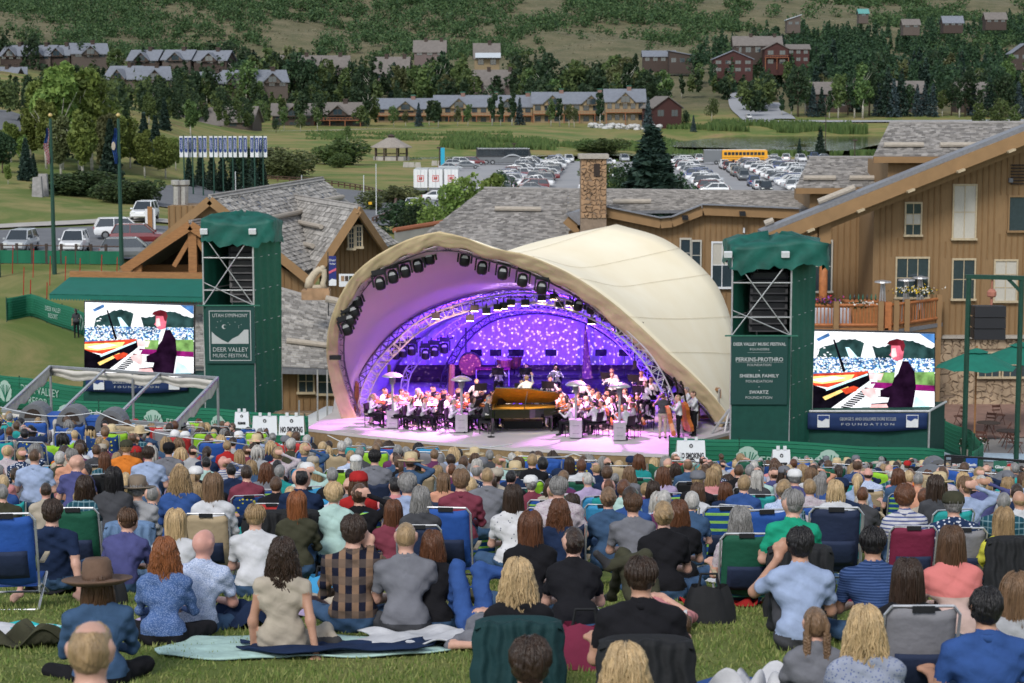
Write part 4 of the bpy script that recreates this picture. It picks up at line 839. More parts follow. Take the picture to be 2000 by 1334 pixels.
def roof_plane(name,A,B,C,Dd,parent,mat=SHI,th=.16,ex=.26,sw=(.16,.36),logs=()):
    """a roof slope: A, B along the eave, C, D above them along the ridge; deck slab plus real shingles in courses"""
    A,B,C,Dd=map(V3,(A,B,C,Dd));n=(B-A).cross(Dd-A).normalized()
    if n.z<0:n=-n
    s=MB();s.prism([A,B,C,Dd],-n*th);ro=obj(name,s,FLASH,parent)
    L_=((Dd-A).length+(C-B).length)/2;k=max(3,int(L_/ex));V=[];F=[]
    rr=random.Random(int(A.x*100)^int(L_*1000))
    for i in range(k):
        v0=i/k-.003;v1=min(1,(i+1.25)/k);l0=A.lerp(Dd,max(0,v0));r0=B.lerp(C,max(0,v0));l1=A.lerp(Dd,v1);r1=B.lerp(C,v1);W=(r0-l0).length;x=-rr.uniform(0,.2)
        if W<.3:continue
        while x<W:
            w=rr.uniform(*sw);a=max(0,x)/W;b=min(W,x+w-.012)/W;x+=w
            if b-a<.01:continue
            t=rr.uniform(.035,.075);dr=(l1-l0).normalized()*rr.uniform(-.025,.02)
            p0=l0.lerp(r0,a)+dr;p1=l0.lerp(r0,b)+dr;p2=l1.lerp(r1,b);p3=l1.lerp(r1,a);o=len(V)
            V+=[p0+n*t,p1+n*t,p2+n*.012,p3+n*.012,p0+n*.0,p1+n*.0];F+=[(o,o+1,o+2,o+3),(o+4,o+5,o+1,o),(o+4,o,o+3,o+3),(o+5,o+2,o+1,o+1)]
    m=MB();m.v=V;m.f=[tuple(dict.fromkeys(f)) for f in F];m.m=[0]*len(F);m.n=len(V);stuff(obj('shingles',m,mat,ro))
    m=MB();m.beam(Dd+n*.06,C+n*.06,.3,.06,up=n);obj('ridge_cap',m,mat,ro)
    for(a0,v_,a1) in logs:
        m=MB();p=A.lerp(B,a0).lerp(Dd.lerp(C,a0),v_)+n*.2;q=A.lerp(B,a1).lerp(Dd.lerp(C,a1),v_)+n*.2;m.tube([p,q],.13,8);obj('snow_guard_log',m,LOGG,ro)
    return ro
def siding(parent,name,x0,x1,Y0,Y1,z0,ztop,step=.3,holes=(),mat=BOARD,bm=BATT,th=.25,bw=.05,single=True):
    """board wall from (x0,Y0) to (x1,Y1); ztop is a list of (fraction, z); battens stand proud, each one a part"""
    dx,dy=x1-x0,Y1-Y0;W=math.hypot(dx,dy);ex=Vector((dx/W,dy/W,0));nn=Vector((ex.y,-ex.x,0))
    if nn.y>0:nn=-nn
    fr=[a for a,b in ztop];zz=[b for a,b in ztop];o0=Vector((x0,Y0,0))
    pts=[o0+Vector((0,0,z0)),o0+ex*W+Vector((0,0,z0))]+[o0+ex*(W*a)+Vector((0,0,b)) for a,b in reversed(ztop)]
    m=MB();m.prism(pts,-nn*th);wo=obj(name,m,mat,parent)
    n=int(W/step);me=None
    for i in range(n+1):
        s=min(W-.03,max(.03,W*i/n));zt=np.interp(s/W,fr,zz);segs=[(z0,zt)]
        for(h0,h1,a,b) in holes:
            if h0-.04<s<h1+.04:
                segs2=[]
                for(c,d) in segs:
                    if b<=c or a>=d:segs2.append((c,d));continue
                    if a>c+.1:segs2.append((c,a))
                    if b<d-.1:segs2.append((b,d))
                segs=segs2
        for c,d in segs:
            q=MB();e=o0+ex*s+nn*.022;q.beam(e+Vector((0,0,c)),e+Vector((0,0,d)),bw,.045,up=nn);obj('batten',q,bm,wo)
    return wo,o0,ex,nn,W
def pwin(parent,u0,u1,v0,v1,D,mat=GLS,cols=2,rows=2,trim=WINT,sill=True,fr=.07,proud=.1):
    a=P(u0,v0,D);b=P(u1,v1,D);x0,x1=sorted((a.x,b.x));z1,z0=a.z,b.z;y=D-proud;m=MB()
    m.bb(x0-fr,x1+fr,y,D+.02,z1,z1+fr*1.3);m.bb(x0-fr,x0,y,D+.02,z0,z1);m.bb(x1,x1+fr,y,D+.02,z0,z1)
    m.bb(x0-fr*1.6,x1+fr*1.6,y-.08,D+.02,z0-fr*1.4,z0) if sill else m.bb(x0-fr,x1+fr,y,D+.02,z0-fr,z0)
    for i in range(1,cols):m.bb(x0+(x1-x0)*i/cols-.018,x0+(x1-x0)*i/cols+.018,y+.03,D+.01,z0,z1)
    for j in range(1,rows):m.bb(x0,x1,y+.034,D+.01,z0+(z1-z0)*j/rows-.018,z0+(z1-z0)*j/rows+.018)
    f=obj('window',m,trim,parent)
    for i in range(cols):
        for j in range(rows):
            q=MB();q.bb(x0+(x1-x0)*i/cols,x0+(x1-x0)*(i+1)/cols,D-.045,D-.03,z0+(z1-z0)*j/rows,z0+(z1-z0)*(j+1)/rows);obj('pane',q,mat if not callable(mat) else mat(i,j),f)
    return f
def stones(parent,org,ex,W,z0,z1,nn,size=.32,mat=None,name='stone'):
    """irregular split stones laid in a wall face, every one a part"""
    rr=random.Random(int(W*97+z1*13));ex=Vector(ex);nn=Vector(nn);o=Vector(org);cells=[]
    def cut(x0,x1,c0,c1):
        w,h=x1-x0,c1-c0
        if w*h<size*size*rr.uniform(.7,1.7) and w<2.6*h and h<1.9*w:cells.append((x0,x1,c0,c1));return
        f=rr.uniform(.34,.66)
        if w>h*rr.uniform(.8,1.5):cut(x0,x0+w*f,c0,c1);cut(x0+w*f,x1,c0,c1)
        else:cut(x0,x1,c0,c0+h*f);cut(x0,x1,c0+h*f,c1)
    cut(0,W,z0,z1);J=lambda x,z:(x+.09*size*math.sin(x*23+z*17)*(0<x<W-.01)*2,z+.11*size*math.sin(x*19-z*29)*2*(z0<z<z1))
    for x0,x1,c0,c1 in cells:
        g=.013;base=[J(x0,c0),J((x0+x1)/2,c0),J(x1,c0),J(x1,(c0+c1)/2),J(x1,c1),J((x0+x1)/2,c1),J(x0,c1),J(x0,(c0+c1)/2)];n=8;cx=sum(a for a,b in base)/n;cz=sum(b for a,b in base)/n;t=rr.uniform(.03,.09)
        sh=lambda a,b,k:(cx+(a-cx)*k-g*math.copysign(1,a-cx),cz+(b-cz)*k-g*math.copysign(1,b-cz))
        q=lambda k,t_:[o+ex*a+Vector((0,0,b))+nn*t_ for a,b in(sh(a,b,k) for a,b in base)]
        m=MB();m.add(q(1,0)+q(.86,t),[tuple(range(8,16))]+[(i,(i+1)%8,(i+1)%8+8,i+8) for i in range(8)]);obj(name,m,mat,parent)
STN=M('sandstone',(.3,.19,.11),.9,var=.25,scale=2.5,bump=.15);STN2=M('sandstone_pale',(.33,.25,.17),.9,var=.3,scale=1.5,bump=.15);MORT=M('mortar',(.22,.165,.12),.95)

# ---- left lodge
def left_lodge():
    t=thing('timber_lodge','timber lodge with shingled gable roofs behind the left tower','lodge',(X_(480,98),98,-1))
    pk,bk=P(410,386,98),P(630,350,118);hw=4.45;ze=4.2;dv=bk-pk
    eL,eR=Vector((pk.x-hw,98,ze)),Vector((pk.x+hw,98,ze))
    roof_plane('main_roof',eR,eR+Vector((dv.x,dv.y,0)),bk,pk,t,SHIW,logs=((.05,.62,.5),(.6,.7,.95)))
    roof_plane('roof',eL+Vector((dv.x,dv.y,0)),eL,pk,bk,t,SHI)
    for a,b in((eL,pk),(eR,pk)):
        m=MB();d=(b-a).normalized();m.beam(a-d*.5+Vector((0,-.12,-.12)),b+Vector((0,-.12,-.12)),.12,.42,up=(0,0,1));obj('barge_board',m,FASC,t)
    # porch gable in front
    p2=P(372,436,96.5);l2=P(240,524,96.5);r2=Vector((2*p2.x-l2.x,96.5,l2.z));q=Vector((1.2,6,0))
    roof_plane('porch_roof',r2,r2+q,p2+q,p2,t,SHI);roof_plane('porch_roof',l2+q,l2,p2,p2+q,t,SHI)
    for a,b in((l2,p2),(r2,p2)):m=MB();m.beam(a+Vector((0,-.1,-.1)),b+Vector((0,-.1,-.1)),.14,.45);obj('barge_board',m,HONEY,t)
    m=MB();a=P(262,540,96.6);b=P(520,540,96.6);m.beam(a,b,.35,.42);m.beam(a+Vector((0,2.5,.2)),b+Vector((0,2.5,.2)),.3,.35);obj('porch_beam',m,HONEY,t)
    for u in(270,378,500):m=MB();a=P(u,545,96.7);m.bb(a.x-.2,a.x+.2,96.5,96.9,-2.2,np.interp(a.x,[l2.x,p2.x,r2.x],[l2.z,p2.z,r2.z])-.3);obj('post',m,HONEY,t)
    for u0,u1 in((378,340),(378,416)):m=MB();m.beam(P(u0,455,96.7),P(u1,520,96.7),.18,.22);obj('brace',m,HONEY,t)
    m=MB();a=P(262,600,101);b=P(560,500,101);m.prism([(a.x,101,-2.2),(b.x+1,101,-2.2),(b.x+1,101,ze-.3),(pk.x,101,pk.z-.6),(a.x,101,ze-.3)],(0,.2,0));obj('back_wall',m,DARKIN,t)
    m=MB();a,b,c=P(345,440,98.3),P(475,440,98.3),P(410,392,98.3);m.prism([a,b,c],(0,.2,0));obj('gable_wall',m,BOARD,t)
    siding(t,'side_wall',X_(500,98.6),X_(612,98.6),98.6,98.6,-2.2,[(0,5.2),(1,3.4)],.35)
    # right gable with twin windows
    g=P(700,405,99.2);gl=P(607,548,99.2);gr=Vector((2*g.x-gl.x-.4,103,gl.z));dq=Vector((-4.6,11.5,0))
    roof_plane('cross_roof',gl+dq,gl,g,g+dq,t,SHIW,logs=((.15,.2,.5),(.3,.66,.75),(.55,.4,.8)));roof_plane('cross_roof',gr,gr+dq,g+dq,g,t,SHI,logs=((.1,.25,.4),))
    for a,b in((gl,g),(gr,g)):m=MB();m.beam(a+Vector((0,-.12,-.12)),b+Vector((0,-.12,-.12)),.13,.42);obj('barge_board',m,FASC,t)
    x0,x1=gl.x+.5,gr.x-.4;fr=(g.x-x0)/(x1-x0);sl=(g.z-gl.z)/(g.x-gl.x)
    wo,*_=siding(t,'gable_wall',x0,x1,99.8,102.3,-2.2,[(0,g.z-sl*(g.x-x0)-.3),(fr,g.z-.35),(1,gl.z)],.26)
    pwin(t,682,691,446,484,99.95,rows=4,fr=.08);pwin(t,697,706,443,481,100.0,rows=4,fr=.08)
    # metal flue stack on its boarded box
    m=MB();a=P(330,440,112);b=P(400,402,112);m.bb(a.x,b.x,112,115,a.z-2,b.z);bx=obj('flue_box',m,BOARD,t)
    for i in range(7):x=a.x+(b.x-a.x)*i/6;m=MB();m.bb(x-.04,x+.04,111.95,112,a.z-2,b.z);obj('batten',m,BATT,bx)
    MET=M('flue_metal',(.4,.38,.36),.35,metal=.7,bump=0)
    for du in(-7,7):
        p=P(353+du,400,113);q=P(353+du,352,113);m=MB();r=.22;m.tube([p,(q.x,113,p.z+(q.z-p.z)*.75)],r,10);m.lathe([(r,p.z+(q.z-p.z)*.76),(r*1.5,p.z+(q.z-p.z)*.82),(r*1.5,q.z),(r,q.z)],(p.x,113,0),10);obj('flue',m,MET,t)
    # lower shingled wing behind the tower, left of the shell
    A,B=P(548,716,88),P(668,722,88);C,Dd=P(668,600,97),P(548,566,97)
    roof_plane('low_roof',A,B,C,Dd,t,SHIW,logs=((.1,.28,.95),))
    roof_plane('low_roof',P(380,716,88.5),A,Dd,P(380,560,97),t,SHIW)
    m=MB();m.beam(A+Vector((-3,-.1,-.12)),B+Vector((0,-.1,-.12)),.12,.22);obj('gutter',m,FLASH,t)
    wo,*_=siding(t,'low_wall',X_(470,88.8),X_(670,88.8),88.8,88.8,-2.2,[(0,.55),(1,.5)],.3)
    pwin(t,584,612,724,765,88.75,trim=WINT);pwin(t,622,655,724,768,88.75,trim=WINT)
    m=MB();m.bb(X_(470,88),X_(670,88),88.5,88.75,-2.4,-1.3);obj('stone_base',m,MORT,t);stones(t,(X_(540,88),88.5,0),(1,0,0),3.1,-2.3,-1.35,(0,-1,0),.4,STN2)
left_lodge()
# stone sculpture on its block
t=thing('stone_sculpture','pale rounded stone sculpture on a sandstone block left of the shell','sculpture',P(618,575,92));D=92
SC_=M('carved_stone',(.42,.36,.27),.85,scale=4)
m=MB();p=P(618,575,D);m.box((p.x,D,p.z),(1.3,.9,.45));m.box((p.x+.1,D,p.z+.25),(1.0,.7,.1));obj('block',m,STN,t)
m=MB();b0=p+Vector((0,0,.3));m.tube([b0+Vector((-.35,0,0)),b0+Vector((-.3,0,.35)),b0+Vector((-.1,0,.65)),b0+Vector((.15,0,.85)),b0+Vector((.35,0,.8)),b0+Vector((.38,0,.5)),b0+Vector((.3,0,.2)),b0+Vector((.35,0,-.02))],[.22,.2,.17,.17,.15,.12,.13,.16],10);m.ball(b0+Vector((.3,-.02,.92)),.14);m.tube([b0+Vector((-.4,0,.03)),b0+Vector((.4,0,.03))],.12,8);obj('figure',m,SC_,t,smooth=True)
m=MB();a,b=P(636,583,91.5),P(668,590,91.5);m.tube([a,b],.16,8);tag(obj('log',m,LOGG),'pale round log lying beside the stone sculpture','log')
# blue festival flag and posters by the gable
t=thing('festival_flag','tall night blue festival flag with pink dunes beside the gable wall','flag',P(650,560,95));m=MB();a=P(642,500,95);b=P(657,558,95);m.bb(a.x,b.x,95,95.04,b.z,a.z);f=obj('cloth',m,flat('night_blue',(.02,.03,.15)),t)
m=MB();m.tube([(a.x-.04,95,b.z-2),(a.x-.04,95,a.z+.2)],.025);obj('pole',m,PAINT['black'],t)
h=a.z-b.z;w=b.x-a.x;m=MB();m.prism([(a.x,94.99,b.z+h*.4),(b.x,94.99,b.z+h*.52),(b.x,94.99,b.z+h*.6),(a.x,94.99,b.z+h*.48)],(0,-.01,0));obj('pink_dune',m,flat('dune_pink',(.5,.1,.16)),f)
m=MB();m.prism([(a.x,94.99,b.z),(b.x,94.99,b.z),(b.x,94.99,b.z+h*.2),(a.x+w*.4,94.99,b.z+h*.24),(a.x,94.99,b.z+h*.16)],(0,-.01,0));write(m,'Deer',.16,(a.x+w/2,94.97,a.z-h*.14));write(m,'Valley',.13,(a.x+w/2,94.97,a.z-h*.26));obj('print',m,BWH,f)
t=thing('poster_board','white poster board with a row of pictures on the gable wall','poster',P(680,545,98));m=MB();a,b=P(662,535,98),P(700,560,98);m.bb(a.x,b.x,98,98.05,b.z,a.z);pb=obj('board',m,BWH,t)
for i in range(4):m=MB();x=a.x+.1+i*.2;m.bb(x,x+.16,97.98,98,b.z+.28,a.z-.1);obj('picture',m,[STN,WBR,LM_DARK,NAVY][i],pb)
# ---- concrete retaining wall between lodges
m=MB();a,b=P(770,452,128),P(880,434,133);m.prism([(a.x,128,a.z-1.5),(b.x,133,b.z-1.5),(b.x,133,b.z),(a.x,128,a.z)],(0,.4,0));rw=thing('retaining_wall','pale concrete retaining wall with a rusty cap between the lodge roofs','wall',a);obj('wall',m,CONC,rw);m=MB();m.tube([a+Vector((0,.2,.05)),b+Vector((0,.2,.05))],.18,8);obj('cap',m,M('rusty_cap',(.28,.1,.05),.8),rw)
# ---- central lodge
def centre_lodge():
    t=thing('lodge_wing','long lodge wing with a wide shingled roof and stone chimney behind the shell','lodge',(X_(1250,100),100,-2))
    R0,R1=P(945,369,110),P(1108,371,110);E0,E1=P(790,488,98),P(1122,492,98);roof_plane('roof',E0,E1,R1,R0,t,SHI,logs=((.35,.6,.75),))
    roof_plane('roof',P(1108,412,101),P(1600,408,101),P(1610,376,110),P(1108,371,110),t,SHI,ex=.24,logs=((.18,.25,.33),))
    # fascia follows the bent eave
    F=[(1106,418),(1132,440),(1182,404),(1290,426),(1312,424),(1372,400),(1560,408)]
    m=MB()
    for(u0,v0),(u1,v1) in zip(F[:-1],F[1:]):m.beam(P(u0,v0+10,99.6),P(u1,v1+10,99.6),.25,.5,up=(0,0,1))
    obj('fascia',m,FASC,t);m=MB()
    for(u0,v0),(u1,v1) in zip(F[:-1],F[1:]):m.beam(P(u0,v0-1,99.5),P(u1,v1-1,99.5),.4,.06,up=(0,0,1))
    obj('roof_edge',m,FLASH,t)
    m=MB();m.prism([P(1108,417,99.7),P(1133,439,99.6),P(1180,403,100),P(1160,396,102.5)],(0,0,-.05));obj('flashed_saddle',m,FLASH,t)
    k=100/FPX;x0,x1=X_(1110,100),X_(1575,100)
    wi=[(1330,1347,468,520),(1352,1367,472,525),(1392,1428,475,560)];holes=[((P(a,0,100).x-.1-x0),(P(b,0,100).x+.1-x0),P(0,d,100).z-.1,P(0,c,100).z+.1) for a,b,c,d in wi]
    siding(t,'wall',x0,x1,100,100,-2.2,[(0,P(0,452,100).z),(.15,P(0,424,100).z),(.43,P(0,436,100).z),(.55,P(0,420,100).z),(1,P(0,425,100).z)],.27,holes)
    pwin(t,*wi[0],99.97,cols=1,rows=2,trim=CURT);pwin(t,*wi[1],99.97,cols=1,rows=2,trim=CURT);pwin(t,*wi[2],99.97,lambda i,j:CURT if j else GLS,2,2,trim=BWH)
    for u,v in((1338,425),(1450,417)):m=MB();p=P(u,v,99.2);m.box(p,(.3,.3,.14),0,0,.3);obj('floodlight',m,PAINT['black'],t)
    m=MB();p=P(1453,450,99.9);m.box(p,(.09,.1,.25));obj('alarm_box',m,BWH,t)
    # stone chimney
    a,b=P(1134,415,98.8),P(1185,310,98.8);m=MB();m.bb(a.x,b.x,98.8,100.2,a.z-1,b.z);ch=obj('chimney',m,MORT,t)
    stones(ch,(a.x,98.8,0),(1,0,0),b.x-a.x,a.z-.3,b.z,(0,-1,0),.3,STN)
    m=MB();m.bb(a.x-.1,b.x+.1,98.6,100.4,b.z,b.z+.22);obj('chimney_cap',m,M('cap_stone',(.33,.3,.26),.9),ch)
    c,d=P(1160,345,98.6),P(1172,320,98.6);m=MB();m.bb(c.x,d.x,98.69,98.78,c.z,d.z);obj('flue_opening',m,DARKIN,ch)
    for u in(1575,):pass
centre_lodge()
# ---- right lodge
def right_lodge():
    t=thing('gabled_lodge','tall tan lodge with a long raking gable roof and deck at the right','lodge',(X_(1850,95),95,-2));D=95.0
    # upper dormers
    roof_plane('dormer_roof',P(1706,305,97),P(2035,305,97),P(2035,241,103),P(1737,241,103),t,SHI,ex=.25,logs=((.04,.22,.28),(.38,.22,.75)))
    m=MB();m.beam(P(1706,312,96.9),P(1880,312,96.9),.2,.3);obj('fascia',m,FASC,t)
    m=MB();a=P(1735,316,97.4);b=P(1900,345,97.4);m.bb(a.x,b.x,97.4,103,b.z-1,a.z);obj('dormer_wall',m,BOARD,t)
    roof_plane('dormer_roof',P(1554,367,100),P(1740,367,100),P(1738,309,106),P(1580,309,106),t,SHI,ex=.25,logs=((.05,.2,.4),(.55,.2,.98)))
    m=MB();m.beam(P(1554,373,99.9),P(1690,373,99.9),.2,.28);obj('fascia',m,FASC,t)
    m=MB();a=P(1582,378,100.4);b=P(1710,420,100.4);m.bb(a.x,b.x,100.4,106,b.z-.5,a.z);obj('dormer_wall',m,BOARD,t)
    # raking roof
    lo,hi=P(1486,460,93),P(2060,232,93);up=Vector((0,1.2,0));m=MB();m.prism([lo,hi,hi+Vector((0,0,.22)),lo+Vector((0,0,.22))],up);rr_=obj('gable_roof',m,FLASH,t)
    m=MB();m.beam(lo+Vector((.15,-.08,-.27)),hi+Vector((.15,-.08,-.27)),.16,.6);obj('barge_board',m,FASC,t)
    m=MB();m.beam(lo+Vector((.5,.75,-.62)),hi+Vector((.5,.75,-.62)),.14,.4);obj('inner_barge_board',m,BOARD,t)
    for k in range(5):
        f=.16+k*.17;q=lo.lerp(hi,f);m=MB();m.box(q+Vector((.1,.0,-.6)),(.35,1.2,.09),0,0,0,-.38);obj('lookout',m,WINT,rr_)
    for f0,f1,zz in((.205,.33,.42),(.02,.05,.4)):m=MB();m.tube([lo.lerp(hi,f0)+Vector((0,.8,zz)),lo.lerp(hi,f1)+Vector((0,.8,zz))],.15,8);obj('snow_guard_log',m,LOGG,rr_)
    def zr(u):f=(X_(u,93)-lo.x)/(hi.x-lo.x);return lo.z+(hi.z-lo.z)*f-.25
    x0,x1=X_(1714,D),X_(2075,D)
    W_=[(1770,1797,398,458),(1864,1903,363,465),(1752,1811,505,580),(1862,1901,508,583),(1944,1983,510,587),(1972,2020,385,450)]
    holes=[((P(a,0,D).x-.12-x0),(P(b,0,D).x+.12-x0),P(0,d,D).z-.16,P(0,c,D).z+.12) for a,b,c,d in W_]
    siding(t,'front_wall',x0,x1,D,D,1.3,[(0,zr(1714)),(1,zr(2075))],.285,holes)
    CB=lambda i,j:CURT;MIX=lambda i,j:CURT if(i,j) in((0,1),(1,1)) else GLS
    pwin(t,*W_[0],D-.03,MIX,2,3);pwin(t,*W_[1],D-.03,CB,2,2);pwin(t,*W_[2],D-.03,GLS,3,2);pwin(t,*W_[3],D-.03,GLS,2,2);pwin(t,*W_[4],D-.03,CB,2,3);pwin(t,*W_[5],D-.03,GLS,1,1,trim=BOARD)
    m=MB();m.bb(x0-.3,x0,D+.0,D+6,-2,zr(1714));obj('return_wall',m,BOARD,t)
    siding(t,'porch_wall',X_(1560,99),X_(1716,99),99,99,-2,[(0,zr(1560)+.2),(1,zr(1714)+.3)],.3)
    pwin(t,1586,1622,472,568,98.95,GLS,2,2,trim=CURT);fd=pwin(t,1686,1712,468,562,98.95,GLS,1,2,trim=CURT)
    m=MB();a,b=P(1688,512,98.85),P(1711,562,98.85)
    for x in(a.x,b.x-.12):m.bb(x,x+.12,98.78,98.85,b.z,a.z)
    m.bb(a.x,b.x,98.79,98.86,a.z-.1,a.z);m.bb(a.x,b.x,98.79,98.86,b.z,b.z+.3);obj('door',m,GREENC,t)
    c=P(1607,600,93.6);m=MB();m.tube([(c.x,93.6,P(0,645,93.6).z),(c.x,93.6,P(0,475,93.6).z)],.2,12);obj('log_column',m,LOGO_,t,smooth=True)
    m=MB();m.bb(c.x-.28,c.x+.28,93.3,93.9,P(0,475,93.6).z,zr(1607)-.1);obj('column_cap',m,FASC,t)
    m=MB();p=P(1962,398,D);
    for i in range(7):m.bb(P(1984,0,D).x,P(2010,0,D).x,D-.1,D-.02,P(0,360-i*6,D).z,P(0,357-i*6,D).z)
    obj('louvre',m,DARKIN,t);m=MB();m.box(P(1974,352,D-.1),(.18,.2,.2));obj('floodlight',m,FLASH,t)
    # deck
    dz=P(0,641,91).z;A,B,C_,E=X_(1578,91),X_(1735,91),X_(1838,94.4),94.4
    m=MB();m.prism([(A,91,dz),(B,91,dz),(C_,E,dz),(C_,99,dz),(A,99,dz)],(0,0,-.12));dk=obj('deck',m,HONEY,t)
    m=MB();m.beam((A,90.95,dz-.2),(B+.02,90.95,dz-.2),.1,.18);m.beam((B,90.95,dz-.2),(C_,E-.05,dz-.2),.1,.18);obj('deck_flashing',m,FLASH,dk)
    m=MB();m.beam((A,91.0,dz-.55),(B+.02,91.0,dz-.55),.12,.5);m.beam((B,91.0,dz-.55),(C_,E,dz-.55),.12,.5);obj('deck_fascia',m,FASC,dk)
    m=MB();m.bb(A,C_-.3,93,93.2,-2.2,dz-.8);obj('under_wall',m,BOARD,t)
    def rail(a,b,n):
        a,b=V3(a),V3(b);rl=MB();rl.tube([a+Vector((0,0,1.05)),b+Vector((0,0,1.05))],.075,8);rl.tube([a+Vector((0,0,.14)),b+Vector((0,0,.14))],.07,8);r_=obj('railing',rl,LOGO_,dk)
        for i in range(n):q=a.lerp(b,(i+.5)/n);m=MB();m.tube([q+Vector((0,0,.1)),q+Vector((0,0,1.05))],.03,5);obj('baluster',m,LOGO_,r_)
    rail((A,91.1,dz),(X_(1628,91),91.1,dz),7);rail((X_(1636,91),91.1,dz),(X_(1717,91),91.1,dz),12);rail((X_(1738,91.2),91.2,dz),(X_(1766,92),92,dz),5);rail((X_(1775,92.2),92.2,dz),(X_(1828,94),94,dz),11)
    for u,d in((1632,90.9),(1719,90.9),(1749,91.3),(1770,91.9),(1832,94.1)):m=MB();x=X_(u,d);m.bb(x-.12,x+.12,d-.12,d+.12,dz-1.0,dz+1.25);obj('deck_post',m,FASC,dk)
    m=MB();x=X_(1734,91);m.bb(x-.15,x+.15,91,91.3,dz-.1,dz+1.2);obj('corner_post',m,LOGO_,dk)
    # stone base
    m=MB();bx0,bx1=X_(1832,94.7),X_(2075,94.7);m.bb(bx0,bx1,94.7,95.2,-2.3,1.3);sb=obj('stone_base',m,MORT,t)
    stones(sb,(bx0,94.7,0),(1,0,0),X_(1905,94.7)-bx0,-2.1,1.25,(0,-1,0),.42,STN2);stones(sb,(X_(1905,94.7),94.7,0),(1,0,0),X_(2030,94.7)-X_(1905,94.7),-2.1,-.75,(0,-1,0),.42,STN2,)
    stones(sb,(X_(1905,94.7),94.7,0),(1,0,0),X_(2030,94.7)-X_(1905,94.7),.75,1.25,(0,-1,0),.42,STN2)
    m=MB();m.bb(bx0-.1,bx1,94.4,94.98,1.3,1.42);obj('ledge',m,M('cap_stone',(.33,.3,.26),.9),sb)
    pwin(sb,1912,1950,690,735,94.6,GLS,3,2);pwin(sb,1960,2000,690,735,94.6,GLS,3,2)
right_lodge()
PINKT=flat('table_white',(.55,.55,.6));FL=[flat('flower_yellow',(.75,.5,.02)),flat('flower_white',(.7,.7,.65)),flat('flower_red',(.55,.04,.06)),flat('flower_purple',(.25,.06,.35))];HEAT=M('brushed_steel',(.42,.42,.43),.38,metal=.55,var=.08,bump=0)
dz=P(0,641,91).z
def flowers(name,label,c,r,n,cols,leaf=True):
    t=thing(name,label,'flowers',c);rs=np.random.default_rng(int(c[0]*10)&255)
    V,F=leaves(rs.normal(size=(260,3))*[r*.45,r*.2,r*.1]+[c[0],c[1],c[2]+.02],.07,rs);V-=np.array(t.location);o=np_mesh('foliage',V,F,LM_DARK,t);stuff(o)
    for ci in cols:
        V,F=leaves(rs.normal(size=(n,3))*[r*.45,r*.2,r*.08]+[c[0],c[1]-.05,c[2]+.1],.07,rs);V-=np.array(t.location);o=np_mesh('blossoms',V,F,FL[ci],t);stuff(o)
flowers('flower_box','yellow and white flowers on the angled deck railing',P(1787,570,92.5),1.0,90,(0,1));flowers('flower_box','small white flowers along the middle of the deck railing',P(1680,597,91.2),.8,60,(1,));flowers('flower_box','purple and red flowers beside the log column',P(1610,590,91.2),.8,50,(2,3))
for u,d,lab in((1722,92.2,'slim steel patio heater near the deck corner'),(1768,93.2,'steel patio heater in front of the lodge window'),(1795,94.4,'third patio heater close to the lodge wall')):
    x=X_(u,d);t=thing('patio_heater',lab,'patio heater',(x,d,dz),'patio heaters on the lodge deck');m=MB()
    for i in range(4):a=i*PI/2+PI/4;m.tube([(.26*math.cos(a),.26*math.sin(a),0),(.09*math.cos(a),.09*math.sin(a),2.0)],.02,4)
    obj('frame',m,HEAT,t,world=False);m=MB();m.tube([(0,0,.5),(0,0,2.0)],.05,8);obj('glass_tube',m,HEAT,t,world=False);m=MB();m.lathe([(.4,2.0),(.38,2.06),(.05,2.12)],n=12);obj('hood',m,HEAT,t,world=False)
x=X_(1690,93);t=thing('bar_counter','honey wood bar counter on the deck','counter',(x,93,dz));m=MB();m.bb(-.95,.95,0,.7,0,1.0);obj('front',m,HONEY,t,world=False);m=MB();m.bb(-1.0,1.0,-.06,.76,1.0,1.06);obj('top',m,LOGO_,t,world=False)
for k in range(7):m=MB();m.lathe([(.04,0),(.04,.18),(.015,.24),(.015,.3)],(x-.7+k*.2,93.3,dz+1.06),8);o=obj('bottle',m,[GREENC,CGL,GREENC][k%3],smooth=True);tag(o,None,'bottle','bottles on the deck counter');LABELQ.append((o,'small bottle','on the deck bar counter'))
for u,lab in((1605,'white clothed table behind the deck rail at left'),(1640,'white clothed buffet table beside the log column')):x=X_(u,92.5);m=MB();m.grid(lambda s,q:(x+math.cos(2*PI*s)*(.5+.06*q*math.sin(s*50)),92.5+.35*math.sin(2*PI*s),dz+.75*(1-q)),30,2);m.lathe([(.49,.74),(.49,.76)],(x,92.5,dz),20,sy=.7);tag(obj('table',m,PINKT),lab,'table')
x=X_(1388,97);t=thing('closed_umbrella','closed dark green umbrella beside the lodge window behind the shell','umbrella',(x,97,2));m=MB();m.lathe([(.22,.1),(.25,.5),(.1,1.5),(.02,1.9)],n=8);obj('canopy',m,GRN,t,world=False);m=MB();m.tube([(0,0,-2.6),(0,0,1.9)],.03);obj('pole',m,GRN,t,world=False)
UGR=M('umbrella_green',(.01,.14,.1),.8,var=.1,scale=3,bump=.02)
